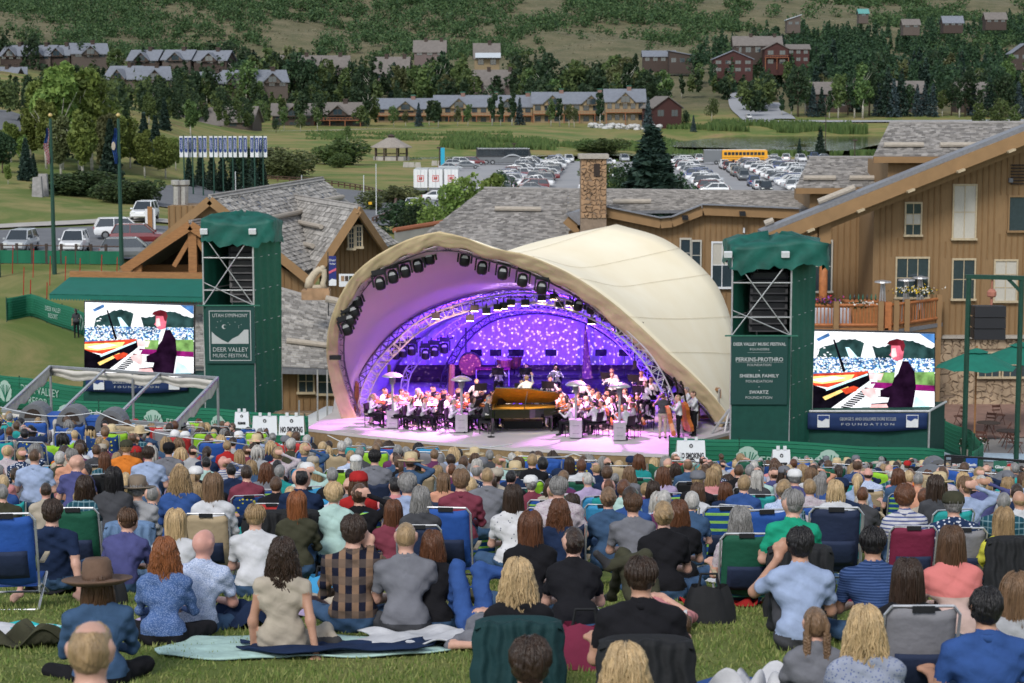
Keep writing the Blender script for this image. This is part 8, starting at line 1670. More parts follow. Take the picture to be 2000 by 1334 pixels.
m=MB();c=P(738,818,76.8);m.lathe([(.22,-.1),(.22,.1)],(c.x,c.y,.35),14,axis='Y');tag(obj('lamp_drum',m,BLK),'black round lamp housing beside the crouching photographer','stage light')
def heater(u,v,D,lab):
    X=X_(u,D);t=thing('patio_heater',lab,'patio heater',(X,D,0),'mushroom patio heaters on the stage edge');m=MB();m.bb(-.23,.23,-.23,.23,.05,.72);obj('cabinet',m,HEAT,t,world=False);m=MB()
    for z in(.2,.5):m.bb(-.12,.12,-.236,-.231,z,z+.02)
    obj('vents',m,FLASH,t,world=False);m=MB();m.tube([(0,0,.72),(0,0,1.75)],.05,10);obj('pole',m,HEAT,t,world=False);m=MB();m.lathe([(.1,1.72),(.13,1.95),(.1,2.0)],n=14);obj('burner',m,FLASH,t,world=False);m=MB();m.lathe([(.41,2.02),(.41,2.03),(.3,2.11),(.12,2.17),(.001,2.18)],n=24);m.lathe([(.41,2.019),(.001,2.06)],n=24);obj('reflector',m,HEAT,t,smooth=True,world=False)
    m=MB();m.lathe([(.07,-.03),(.07,.03)],(.25,.15,.07),8,axis='X');obj('wheel',m,BLK,t,world=False)
for u,v,D,lab in((766,838,76,'leftmost mushroom heater before the violins'),(901,845,75,'mushroom heater left of the piano'),(1125,857,73.7,'mushroom heater right of the piano'),(1211,862,73.2,'rightmost mushroom heater before the cellos')):heater(u,v,D,lab)
X=X_(959,73.9);t=thing('microphone_stand','thin microphone stand in front of the piano bench','microphone',(X,73.9,0));m=MB();m.lathe([(.14,0),(.14,.03)],n=12);obj('base',m,BLK,t,world=False);m=MB();m.tube([(0,0,0),(0,0,1.2)],.012,5);obj('pole',m,BLK,t,world=False);m=MB();m.ball((0,0,1.24),(.03,.03,.05));obj('head',m,BLK,t,world=False)
X=X_(1345,76);t=thing('flight_case','grey metal flight case standing at the right truss leg','case',(X,76,0));m=MB();m.bb(-.35,.35,-.3,.3,.1,.95);obj('box',m,BLK,t,world=False);m=MB();[m.beam(a,b,.04,.04) for a,b in(((-.35,-.31,.1),(-.35,-.31,.95)),((.35,-.31,.1),(.35,-.31,.95)),((-.35,-.31,.95),(.35,-.31,.95)),((-.35,-.31,.1),(.35,-.31,.1)),((-.35,-.31,.5),(.35,-.31,.5)))];obj('edging',m,TRUS,t,world=False)
X=X_(1386,78);t=thing('wooden_cabinet','open wooden cabinet at the right edge of the stage','cabinet',(X,78,0));m=MB();m.bb(-.45,-.38,-.3,.3,0,1.2);m.bb(.38,.45,-.3,.3,0,1.2);obj('side_panels',m,HONEY,t,world=False);m=MB();m.bb(-.45,.45,-.3,.3,1.2,1.26);m.bb(-.38,.38,-.3,.3,.1,.15);obj('top_panel',m,HONEY,t,world=False)
m=MB();m.prism([(X_(690,80),80,0),(X_(701,80),80,0),(X_(699,80),80,1.1),(X_(693,80),80,1.25)],(0,.5,0));tag(obj('screen_board',m,HONEY),'tall wooden panel beside the left foot of the truss arch','panel')
t=thing('ramp','pale ramp leading up to the left end of the stage','ramp',P(600,815,84));m=MB();a,b=P(595,832,79),P(664,796,84);m.beam(a,b,1.2,.1);obj('deck',m,BWH,t);m=MB()
for f in(.1,.4,.7,.95):q=a.lerp(b,f);m.tube([q+Vector((0,-.5,-.02)),q+Vector((0,-.5,-1.2))],.025,5)
obj('props',m,SCAF,t)
for i,u in enumerate((620,639,584)):m=MB();p=P(u,835,80);q=P(u,722-(i==2)*-60,80);m.tube([p+Vector((0,0,-.8)),q],.035,6);o=obj('scaffold_pole',m,SCAF);tag(o,['thin upright pole by the ramp','thin upright pole nearest the shell foot','short upright rail pole left of the ramp'][i],'pole','poles beside the stage ramp')
# ------------------------------------------------------------------ the audience
SIT={};m=MB();m.lathe([(.072,-.012),(.07,.03),(.062,.034),(.062,-.01)],n=18,sy=1.0);COLLAR=m.mesh('collar',True);COLLAR.materials.append(None)
def pose(k,far=False):
    if(k,far) in SIT:return SIT[k,far]
    fem=k.endswith('_f');n=k[:-2] if fem else k;hero=n.startswith('H');n=n.lstrip('H')
    kw={'plain':dict(legs='low',arms=('rest','rest')),'lap':dict(legs='low',arms=('front','front'),lean=14),'long':dict(legs='low',arms=('front','front'),sleeve='long'),'ground':dict(legs='cross',arms=('front','front'),lean=16),'glong':dict(legs='cross',arms=('front','front'),lean=12,sleeve='long'),
          'back':dict(legs='out',arms=('back','back'),lean=-12,turn=-8),'hunch':dict(legs='cross',arms=('front','front'),lean=32,fat=1.12,turn=-30),'ear':dict(legs='cross',arms=('front','ear'),sleeve='long',lean=6),'face':dict(legs='knees',arms=('face','front'),sleeve='short',lean=12),'tank':dict(legs='side',arms=('down','back'),sleeve='none',lean=2),
          'broad':dict(legs='low',arms=('rest','rest'),fat=1.15,w=.21),'raise':dict(legs='low',arms=('front','raise'),sleeve='long',turn=-20),'one':dict(legs='cross',arms=('back','front'),lean=8,side=.1,turn=-25),'turned':dict(legs='low',arms=('rest','front'),turn=-50,lean=10),'flong':dict(legs='knees',arms=('knee','knee'),sleeve='long',lean=20)}[n]
    SIT[k,far]=body((k,far),.0145 if hero else .06 if far else .026,len(SIT),fem=fem,**kw);return SIT[k,far]
def seatD(u,v,D,hh,want):
    """the distance near D at which a head hh above its seat shows at row v with the seat `want` above the grass"""
    best=None
    for k in np.linspace(.95,1.05,11):
        d=D*k;p=P(u,v,d);e=abs(p.z-hh-want-g1(p.x,d));best=min(best or(9,0),(e,d))
    return best[1]
def sitter(u,v,D,pk,hair,hc,shirt,label,seat=None,rz=0,sc=1,pants='denim',skin='fair',hat=None,ch=None,hero=True,grp='audience on the lawn',chl=None,fix=False):
    sc*=.92;po=pose(pk);want=.22 if ch else .0;hh=po[1].z*sc
    if not fix:D=seatD(u,v,D,hh,want)
    p=P(u,v,D);hv=Matrix.Rotation(rz,3,'Z')@(po[1]*sc);X,Y=p.x-hv.x,D-hv.y;z=p.z-hh;g=g1(X,Y)
    o=person(po,X,Y,z,rz,sc,hair,hc,shirt,pants,skin,hat,label,group=grp,hero=hero)
    if hair not in('long','vlong','wavy','curly','bob','braids') and pk not in('Hback',):cl_=link('collar',COLLAR,None,o,po[1]+Vector((0,-.045,-.155)));cl_.material_slots[0].link='OBJECT';cl_.material_slots[0].material=CL.get(shirt)
    if ch:c=chair(ch[0],ch[1],X,Y-.02,max(z-.05,g+.12),rz,sc,chl);0 if chl else LABELQ.append((c,ch[1]+(' coat draped chair' if ch[0]=='coat' else ' camp chair'),'in the near crowd'));return o,c
    return o,None
HERO=[
 (102,1003,16.5,'Hback','thick','dark_brown','navy','young man in a navy t-shirt leaning back on both hands',{}),
 (250,1018,17.6,'Hhunch','short','brown','purple blue','man in a purple blue t-shirt hunched before the denim draped chair',dict(rz=-.15)),
 (190,1140,13.3,'Hglong','bob','brown','denim','person in a wide brown fedora and blue denim jacket',dict(hat=('fedora','felt_brown'),rz=.25,pants='black')),
 (178,1278,7.1,'Hbroad','thin','sandy','grey','balding man in a grey shirt at the bottom left corner',dict(ch=('camp','black'))),
 (322,1082,14.9,'Hglong_f','curly','red','knit blue','woman with long curly red hair and a blue sweater',dict(pants='black',sc=.96)),
 (398,1064,15.5,'Hone',None,'grey','heather blue','bald man in a pale blue heather shirt leaning on one arm',dict(skin='pink')),
 (552,1085,14.3,'Htank_f','curly','dark_brown','beige','woman with dark curly hair in a cream sleeveless dress',dict(pants='beige',skin='tan')),
 (690,1040,14.3,'Hear','thick','dark_brown','plaid','man in a brown and navy plaid shirt holding his ear',dict(sc=1.06)),
 (793,1052,14.8,'Hground','buzz','sandy','grey','man with shaved head in a plain grey shirt',dict(sc=1.04,pants='dark grey')),
 (499,1012,16.9,'Hground','short','sandy','white','blond boy in a white t-shirt on a lilac blanket',{}),
 (343,1022,18.1,'Hground_f','long','blonde','white','blonde woman in a white top behind the red haired woman',{}),
 (845,1066,15.5,'Hglong_f','bob','auburn','black','woman with a smooth auburn bob and black top',dict(sc=.93)),
 (1012,1130,12.4,'Hlong_f','wavy','blonde','black','blonde wavy haired woman in a chair draped with a dark green coat',dict(ch=('coat','dark teal'),chl='chair draped with a dark teal green coat in the front centre')),
 (1035,1300,8.0,'Hbroad','thick','dark_brown','dark grey','dark haired man cut off by the bottom edge of the photo',{}),
 (1222,1312,8.6,'Hlong_f','wavy','blonde','grey','blonde woman cut off by the bottom edge beside the black chair',{}),
 (1252,1130,11.5,'Hbroad','short','dark_brown','black','dark haired man in a chair draped with a black coat',dict(ch=('coat','black'),skin='tan',chl='chair draped with a black coat in the front row')),
 (1562,1066,13.2,'Hface','thick','black','pale blue','man in a white blue shirt with his hand at his face',dict(pants='dark grey',skin='tan',sc=1.06)),
 (1704,1064,13.4,'Hground','short','black','weave navy','man in a woven navy short sleeved shirt',dict(skin='tan',sc=1.05)),
 (1772,1132,12.1,'Hlong_f','vlong','dark_brown','black','woman with very long dark brown hair in a blue edged chair',dict(ch=('beach','grey'),chl='grey backed beach chair behind the dark haired woman')),
 (1592,1222,10.5,'Hglong_f','braids','light_brown','grey','girl with two blonde braids and a grey hoodie',dict(sc=.84)),
 (1690,1228,10.8,'Hlong_f','wavy','blonde','blue floral','long haired blonde woman in a blue floral blouse',{}),
 (1925,1192,10.2,'Hbroad','thick','black','blue','dark haired man in a blue t-shirt at the lower right',dict(skin='tan')),
 (1984,1160,11.8,'Hlong_f','long','light_brown','light grey','woman with light brown hair at the lower right edge',{}),
 (1858,1062,14.0,'Hground_f','vlong','brown','two pinks','woman in a two tone pink top with long brown hair',dict(sc=1.05)),
 (1548,985,16.9,'Hturned','short','grey','green','grey haired man in a bright green polo shirt',dict(ch=('coat','black'),chl='chair with a black jacket behind the man in green')),
 (1036,1030,14.6,'Hground_f','long','auburn','black','woman with straight maroon hair and a black top',{}),
 (1120,1062,14.6,'Hhunch_f','bun','dark_brown','black','woman with a dark bun leaning over in a black t-shirt',{}),
 (1296,1008,16.5,'Hground_f','bun','sandy','black','woman with blonde hair pinned up and a black t-shirt',dict(sc=1.08)),
 (1326,1002,17.7,'Hground_f','bob','auburn','black','woman with a reddish bob beside the pinned up blonde',{}),
 (1092,1000,17.9,'Hglong_f','curly','auburn','navy','woman with curly auburn hair and navy jacket',dict(sc=.98)),
 (1091,955,20.5,'Hbroad','short','grey','pale print','grey haired man in a pale printed shirt',dict(ch=('camp','navy'))),
 (1236,988,18.3,'Hground','short','brown','grey','man in a grey t-shirt with short brown hair',{}),
 (1188,975,19.0,'Hlong_f','bun','light_brown','denim','woman with gathered hair and a quilted denim jacket',{}),
 (768,1000,18.7,'Hground_f','vlong','auburn','maroon','girl with very long auburn hair and a maroon top',{}),
 (702,968,19.2,'Hraise','bun','brown','black','person in a black jacket lifting an arm to the head',{}),
 (652,966,19.0,'Hground_f','grey_fluff','blonde','mint','older woman with short blond hair and a mint shirt',{}),
 (580,985,18.5,'Hlong_f','long','red','olive','woman with red hair and an olive jacket',{}),
 (416,950,19.5,'Hlong_f','long','light_brown','white','long haired woman seated in the beige beach chair',dict(ch=('beach','beige'),chl='tall beige beach chair with a black clip')),
 (352,935,21.0,'Hlong_f','wavy','sandy','blue','curly blonde woman in a blue puffer jacket',{}),
 (268,958,19.6,'Hlong','short','grey','light grey','man in a khaki brimmed hat in the denim draped chair',dict(hat=('brim','felt_khaki'),ch=('coat','denim blue'),chl='chair draped with pale blue denim cloth')),
 (1446,1018,17.5,'Hplain_f','bob','grey','pale print','grey haired woman in the dark green beach chair',dict(ch=('beach','green'),chl='dark green beach chair beside the grass gap')),
 (1766,972,19.0,'Hplain_f','grey_fluff','auburn','striped','short auburn haired woman in the maroon beach chair',dict(ch=('beach','maroon'),chl='maroon beach chair with a pale label')),
 (1862,988,19.2,'Hbroad','short','grey','floral','man in a navy floral shirt and olive cap',dict(hat=('cap','olive'),ch=('beach','grey'),chl='grey framed chair holding the man in the floral shirt')),
 (1960,1018,18.7,'Hlong_f','long','sandy','yellow','sandy haired woman right of the floral shirt',dict(ch=('coat','black'),chl='chair with a black puffer coat at the right')),
 (822,975,19.2,'Hlong_f','bob','grey','dark grey','grey haired woman in the navy beach chair',dict(ch=('beach','navy'),chl='navy beach chair in the centre of the lawn')),
 (1002,972,19.4,'Hground_f','vlong','dark_brown','speckled','dark haired woman in a white speckled top',{}),
 (222,935,20.4,'Hground_f','vlong','black','dark grey','woman with very long black hair',{}),
 (166,952,21.0,'Hlong_f','bob','dark_brown','teal plaid','dark haired woman in a teal plaid shirt',dict(ch=('camp','black'),chl='black framed camp chair at the left')),
 (247,876,29.5,'Hbroad','short','sandy','orange','man in an orange shirt and olive cap',dict(hat=('cap','olive'))),
 (290,888,27.5,'Hbroad','short','dark_brown','pale blue','man in a light blue t-shirt leaning forward',{}),
 (150,905,24.5,'Hturned',None,'grey','purple blue','bald man turned aside in a purple blue shirt',{}),(140,893,26.5,'Hturned','short','grey','peach','grey haired man in a peach shirt',{}),
 (68,893,25.6,'Hbroad','buzz','brown','pale blue','broad man with cropped hair in a pale blue shirt',{}),(330,880,31.0,'Hbroad','short','black','grey','man in a grey lettered t-shirt and black cap',dict(hat=('cap','black'))),
 (588,935,21.4,'Hturned','thin','black','navy','balding man with glasses in a navy jacket',dict(ch=('coat','black'))),(732,895,27.0,'Hbroad','short','black','grey','man in a grey blue sweater in a navy camp chair',dict(ch=('camp','navy'))),
 (796,948,21.0,'Hplain','grey_fluff','grey','pale blue','curly grey haired man in a pale blue shirt',{}),(900,940,21.6,'Hlong','thick','light_brown','maroon','sandy haired man in a maroon shirt by the blue chair',{}),(952,932,22.6,'Hbroad','buzz','sandy','grey','man with cropped fair hair and grey t-shirt',{}),
 (1885,952,23.0,'Hraise','short','light_brown','pale blue','man in a pale blue shirt with an arm behind his head',{}),(1642,955,22.5,'Hplain','short','dark_brown','navy','man in a navy cap before the white table edge',dict(hat=('cap','navy'))),(1552,935,26.0,'Hbroad','short','grey','purple blue','man in a white cap and blue grey shirt',dict(hat=('cap','mint_white'))),
 (1835,945,25.0,'Hplain_f','bob','brown','navy','person in a tan sun hat at the right',dict(hat=('brim','straw')))]
for u,v,D,pk,hair,hc,shirt,lab,kw in HERO:sitter(u,v,D,pk,hair,hc,shirt,lab,**kw)
for u,v,D,k,c,lab in((880,985,19.5,'beach','blue','bright blue beach chair left of the maroon shirt'),(533,985,20,'coat','black','chair covered by a black ribbed puffer coat'),(150,1000,19.4,'beach','green','dark green armchair behind the young man in navy'),(12,1045,16.5,'beach','blue','blue armchair at the left edge'),(1410,970,22,'beach','striped','blue and green striped beach chair'),(1320,955,24,'beach','flowered','flowered beach chair in the centre of the lawn'),(1480,985,19,'beach','blue','blue beach chair with a white frame'),(1630,1010,18.5,'beach','navy','navy chair with a white rail'),(668,885,31,'beach','lime','lime green beach chair'),(590,905,27,'beach','sky blue','sky blue beach chair with a white frame')):
    X=X_(u,D);g=g1(X,D);chair(k,c,X,D,g+.22,random.uniform(-.2,.2),1.05,lab)
# ---- everyone else: generated row by row, nearest first
rg=random.Random(31);POSES=['plain','plain_f','lap','lap_f','long','long_f','broad','turned','ground_f','raise']
SHC=['navy','black','white','pale blue','blue','denim','grey','dark grey','light grey','white','navy','black','pale blue','navy','black','denim','purple blue','dark grey','navy','black','white','heather blue','weave navy','orange','mint','teal','olive','maroon','red','pink','lilac','beige','plum','heather blue','floral','striped','pale print','peach','teal plaid']
HMH=['short','thick','short','grey_fluff','bald','thin','buzz','short'];HMF=['long','wavy','bob','pony','bun','vlong','long','bob','grey_fluff']
HN=dict(short='short',thick='thick',grey_fluff='fluffy',bald='balding',thin='thinning',buzz='cropped',long='long',wavy='wavy',bob='bobbed',pony='ponytailed',bun='pinned up',vlong='very long')
CHK=['blue','blue','navy','black','green','blue','teal','sky blue','red','lime','striped','flowered','grey','beige']
taken=[(u,v,D) for u,v,D,*_ in HERO];gen=[]
D=20.6
while D<61:
    hw=.26*D+1;x=-hw+rg.uniform(0,.7)
    while x<hw:
        X=x+rg.uniform(-.12,.12);Y=D+rg.uniform(-.3,.3);x+=rg.uniform(.56,.84)*(1 if D>26 else 1.2);u=1000+FPX*X/Y;v=proj((X,Y,g1(X,Y)+1.0))[1]
        if any(abs(u-a)<70*20/D and abs(Y-c)<1.3 for a,b,c in taken) or rg.random()<.06 or not-40<u<2040:continue
        if v<np.interp(u,[0,400,620,1000,1300,2000],[802,818,858,879,893,903]) or Y<25 and rg.random()<.14:continue
        gen.append((X,Y,u))
    D+=1.15 if D<40 else 1.3
gen.sort(key=lambda q:q[1]);FAR={};FARM=[]
def fmat(m):
    if m not in FARM:FARM.append(m)
    return FARM.index(m)
FV,FF,FM=[],[],[];CV,CF,CM=[],[],[];off=[0,0]
def bake(V,Q,mi,X,Y,z,rz,sc,L_=0):
    c,s=math.cos(rz),math.sin(rz);W=V*sc;W=np.stack([W[:,0]*c-W[:,1]*s+X,W[:,0]*s+W[:,1]*c+Y,W[:,2]+z],1);(FV,CV)[L_].append(W);(FF,CF)[L_].append(Q+off[L_]);off[L_]+=len(W);(FM,CM)[L_].append(mi)
CHV=None
for i,(X,Y,u) in enumerate(gen):
    fem=rg.random()<.5;near=i<165;pk=rg.choice([p for p in POSES if p.endswith('_f')==fem]);hk=rg.choice(HMF if fem else HMH);age=rg.random();hc=rg.choice(['grey','white','grey','sandy','white']) if age<.3 else rg.choice(['dark_brown','brown','light_brown','sandy','blonde','auburn','dark_brown','black','blonde' if fem else 'brown'])
    sh=rg.choice(SHC);hat=rg.choice([('cap','navy'),('cap','mint_white'),('cap','red'),('cap','grey'),('brim','straw'),('bucket','beige'),('cap','black')]) if rg.random()<.13 else None;rz=rg.uniform(-.35,.35)-X/Y*.6;sc=rg.uniform(.84,.95)*(.95 if fem else 1);ch=rg.random()<(.4 if Y<30 else .3);seat=(.2 if pk[:3]!='gro' else 0)+(.08 if ch else 0)+rg.uniform(-.04,.06);skin=rg.choices(['fair','tan','pink','brown'],[6,2,2,.6])[0];z=g1(X,Y)+seat;ck=rg.choice(CHK);ct=rg.choice(['beach','camp','beach'])
    if near:
        o=person(pose(pk),X,Y,z,rz,sc,hk,hc,sh,rg.choice(['denim','black','dark grey','beige']),skin,hat,group='audience on the lawn');LABELQ.append((o,HN[hk]+' '+hc.replace('_',' ')+' haired person in '+sh+(' with a hat' if hat else ''),'in the crowd'))
        if ch:c=chair(ct,ck,X,Y-.03,z-.03,rz,1,None,'folding chairs on the lawn');LABELQ.append((c,ck+(' beach chair' if ct=='beach' else ' camp chair'),'in the crowd'))
    else:
        me,hcn,(V,Q,L_)=pose(pk,True);mm=[fmat(CL[sh]),fmat(SK[skin]),fmat(CL['dark grey']),fmat(SHOE),fmat(EYE)];bake(V,Q,np.array(mm)[np.clip(L_,0,4)],X,Y,z,rz,sc)
        hv,hq=hair_mesh(hk,'far')[1];bake(hv+np.array(hcn[:]),hq,np.full(len(hq),fmat(HC[hc])),X,Y,z,rz,sc)
        if hat:
            if hat[0] not in FAR:hm=hat_mesh(hat[0]);bmq=[tuple(p.vertices) for p in hm.polygons if len(p.vertices)==4];FAR[hat[0]]=(np.array([v.co[:] for v in hm.vertices],np.float32),np.array(bmq,np.int32))
            hv,hq=FAR[hat[0]];bake(hv*1.06+np.array(hcn[:]),hq,np.full(len(hq),fmat(CL.get(hat[1]) or MATS[hat[1]])),X,Y,z,rz,sc)
        if ch:
            pr=chair_proto(ct)
            for cc in KIDS[pr.name]:
                if cc.name.split('.')[0] in('frame','backrest'):
                    if cc.name not in FAR:FAR[cc.name]=(np.array([v.co[:] for v in cc.data.vertices],np.float32),np.array([tuple(p.vertices) for p in cc.data.polygons if len(p.vertices)==4],np.int32))
                    hv,hq=FAR[cc.name];bake(hv,hq,np.full(len(hq),fmat(CHC[ck] if cc.name.startswith('back') else CHF)),X,Y-.03,z-.03,rz,1,1)
for nm,lab,V_,F__,M__ in(('distant_audience','far rows of the audience seated before the stage',FV,FF,FM),('distant_chairs','folding chairs in the far rows of the audience',CV,CF,CM)):
    if V_:o=np_mesh(nm,np.concatenate(V_),np.concatenate(F__),FARM,mi=np.concatenate(M__),smooth=True);stuff(o);o['label']=lab;o['category']='audience' if 'aud' in nm[8:] else 'chairs'
# ---- two people lying down
def lying(u,v,D,label,shirt,hc,jeans,mir=1):
    Y=(0,0,1);s=mir;pr=[((0,0,.13),(0,-.18,.13),.13,.125,2),((0,-.15,.13),(0,-.5,.15),.125,.14,0),((-.15,-.52,.14),(.15,-.52,.14),.075,.075,0),((0,-.58,.14),(0,-.7,.17),.055,.055,1),((0,-.76,.18),(0,-.8,.2),.095,.095,1),
          ((-.09,.05,.14),(-.12,.32,.56),.09,.068,2),((-.12,.32,.56),(-.12,.6,.1),.066,.045,2),((.09,.05,.14),(.06,.22,.55),.09,.07,2),((.06,.22,.55),(-.3*s*-1,.2,.5),.066,.05,2),((.3*s,.2,.5),(.42*s,.2,.62),.045,.035,3),((-.12,.6,.1),(-.12,.74,.06),.045,.035,3),
          ((.17,-.5,.16),(.32,-.3,.1),.05,.042,0),((.32,-.3,.1),(.1,-.12,.26),.04,.03,1),((-.17,-.5,.16),(-.33,-.6,.12),.05,.042,0),((-.33,-.6,.12),(-.12,-.8,.16),.04,.03,1)]+hand_prims((.1,-.12,.27),(-1,.1,0),(0,0,1),1,1)
    V,Q,L_=nets(pr,.015,noise=folds(3,.008));o=np_mesh('person',V,Q,[CL[shirt],SK['fair'],CL[jeans],SHOE],mi=np.clip(L_,0,3),smooth=True);h=link('hair',hair_mesh('thick')[0],None,o,(0,-.79,.2));h.material_slots[0].link='OBJECT';h.material_slots[0].material=HC[hc];h.rotation_euler.x=R(100)
    X=X_(u,D);o.location=(X,D,g1(X,D));o.scale=(.84,)*3;tag(o,label,'person','audience on the lawn');return o
lying(930,1160,14.2,'person lying on the back in jeans with one leg crossed over','grey','sandy','blue').rotation_euler.z=PI*.06;lying(1268,1180,14.9,'person lying down in olive trousers with raised knees','pink','brown','olive',-1).rotation_euler.z=.3
# ---- blankets, bags and boxes on the grass
def blanket(u,v,D,w,d,rz,mat,lab,fold=.05,name='blanket',lift=0):
    X,Y=X_(u,D),D;c,s=math.cos(rz),math.sin(rz);sd=u*.1
    def f(a,b):x,y=(a-.5)*w,(b-.5)*d;x+=.05*math.sin(b*9+sd);y+=.06*math.sin(a*11+sd);px,py=X+x*c-y*s,Y+x*s+y*c;return(px,py,g1(px,py)+.02+lift+fold*(.5+.5*math.sin(a*13+b*5+sd))*abs(math.sin(b*8-a*6+sd)))
    m=MB();m.grid(f,40,26,thick=(0,0,-.012));return tag(obj(name,m,mat,smooth=True),lab,name)
CLB=CL;blanket(590,1272,13.9,2.0,.9,.05,CL['mint'],'pale mint blanket with a folded edge before the plaid shirt',.03);blanket(650,1278,13.6,1.3,.3,0,CL['navy'],'navy blanket laid over the pale mint one',.03,lift=.045);blanket(830,1272,14.0,.9,.8,.1,CL['white'],'white towel at the right end of the navy blanket',.04,lift=.03);blanket(140,1200,14.8,1.1,.5,.2,patterned('turquoise towel',(.03,.4,.42),(.35,.62,.66),'dots',12,.4),'turquoise patterned towel left of the denim jacket',name='towel')
blanket(60,1150,14.6,2.0,.7,.1,CL['white'],'white blanket under the young man in navy');blanket(50,1170,14.0,1.0,.3,-.1,CL['olive'],'crumpled olive jacket at the left',.16,'jacket');blanket(400,1210,14.9,1.0,.45,.1,CL['navy'],'crumpled navy rain jacket below the bald man',.2,'jacket');blanket(520,1170,15.6,1.6,.6,0,CL['lilac'],'lilac blanket under the blond boy');blanket(280,1165,15,.9,.4,0,CL['lilac'],'lilac blanket beside the hunched man')
blanket(1480,1290,11.9,1.5,.7,.1,CL['blue'],'royal blue blanket under the white shirted man');blanket(1530,1265,11.6,.75,.5,.5,CL['white'],'fluffy white blanket on the blue one',.2);blanket(1130,1185,13.9,1.4,.8,0,CL['blue'],'bright blue blanket right of the wavy blonde woman');blanket(660,1130,16,1.2,.6,0,CL['beige'],'cream fleece blanket behind the plaid shirt',.14);blanket(1190,1160,14.6,1.0,.6,.2,CL['speckled'],'white printed cushion cloth beside the black chair',.15)
def box(u,v,D,w,d,h,mat,lab,name,cat_,lift=0,lid=None):
    X=X_(u,D);z=g1(X,D)+lift;t=thing(name,lab,cat_,(X,D,z));m=MB();m.prism([(-w/2,-d/2,0),(w/2,-d/2,0),(w/2*1.06,-d/2,h),(-w/2*1.06,-d/2,h)],(0,d,0));obj('body',m,mat,t,world=False);m=MB();m.bb(-w*.56,w*.56,-d*.54,d*.54,h,h+.04);obj('lid',m,lid or mat,t,world=False);return t
box(70,1300,7.9,.42,.4,.42,CHC['black'],'black plastic crate at the bottom left','plastic_crate','crate',.05);box(82,1260,7.9,.4,.4,.055,M('cardboard',(.4,.28,.18),.9),'brown cardboard pizza box on the black crate','pizza_box','box',.52)
for u,v,D,w,mt,lab in((195,1105,16.8,.34,'black','dark brown bag by the denim draped chair'),(1690,1080,17,.34,'maroon','red bag with white rings beside the navy chair'),(1145,1195,12.9,.42,'maroon','open maroon snack bag on the grass'),(628,1075,16.4,.35,'sky blue','blue plastic bag behind the plaid shirt'),(1390,1150,15,.4,'black','black bag under the green beach chair'),(1120,1310,9.4,.5,'teal','patterned tote bag beside the black draped chair'),(225,1020,20.2,.3,'sky blue','turquoise bag by the green armchair')):
    X=X_(u,D);z=g1(X,D);t=thing('bag',lab,'bag',(X,D,z));m=MB();m.grid(lambda a,b:(w/2*math.cos(2*PI*a)*(1-.35*b**2)+.02*math.sin(a*40),w*.3*math.sin(2*PI*a)*(1-.7*b),w*.7*b+.02*math.sin(a*20)),24,6);obj('body',m,CHC[mt],t,smooth=True,world=False);m=MB();m.tube([(-w*.2,0,w*.65),(-w*.15,0,w*.95),(w*.15,0,w*.95),(w*.2,0,w*.65)],.012,5);obj('handle',m,CHC['black'],t,world=False)
for i,(u,D,w,d,c,nm,wd) in enumerate(((140,18.6,1,.5,'black','jacket','black jacket lying by the green armchair'),(900,16.6,.8,.5,'olive','jacket','olive jacket dropped behind the lying person'),(700,18.2,1.1,.6,'teal','blanket','teal blanket behind the braided person'),(1060,16.2,.9,.5,'light grey','blanket','light grey blanket between the two black tops'),(1420,16.4,.8,.4,'red','blanket','red blanket beside the green beach chair'),(1880,12.4,1.2,.6,'plum','blanket','plum blanket under the pink top'),(1460,20.6,1.2,.6,'white','blanket','white blanket in the gap before the blue chairs'),(40,11.4,.5,.4,'pink','towel','small pink towel at the left edge'),(1650,19.8,1,.5,'denim','blanket','denim blue blanket right of the navy chair'))):blanket(u,0,D,w,d,.2*i,CL[c],wd,.08,nm)
# ---- bins, canopy frame, ropes and signs among the crowd
BING=M('bin_grey',(.12,.125,.135),.6,bump=0)
def bin_(u,vt,D,lab,k=1.0):
    X=X_(u,D);zt=P(u,vt,D).z;h=1.15*k;t=thing('trash_bin',lab,'bin',(X,D,zt-h),'grey domed trash bins');r=.34*k;m=MB();m.lathe([(r*.8,-.2),(r,.62*k)],n=4);m.box((0,0,.3*k),(r*1.9,r*1.9,.7*k));obj('body',m,BING,t,world=False);m=MB();m.box((0,0,.7*k),(r*2.1,r*2.1,.1));a=[(r*math.cos(q),.75*k+.38*k*math.sin(q)) for q in np.linspace(0,PI,11)];m.prism([(x,-r*.95,z) for x,z in a],(0,r*1.9,0));obj('dome',m,BING,t,world=False);m=MB();a=[(r*.6*math.cos(q),.8*k+.22*k*math.sin(q)) for q in np.linspace(0,PI,9)];m.prism([(x,-r*.97,z) for x,z in a],(0,.02,0));obj('opening',m,DARKIN,t,world=False)
for u,v,D,lab in((66,784,47,'leftmost grey trash bin below the canopy frame'),(140,790,46,'middle grey trash bin below the canopy frame'),(216,796,45,'rightmost grey trash bin below the canopy frame'),(1832,910,38,'large grey trash bin before the stage at the right'),(1985,922,36,'grey trash bin at the right edge of the lawn'),(1835,892,52,'grey trash bin behind the trash sign')):bin_(u,v,D,lab,1.0 if D>40 else 1.1)
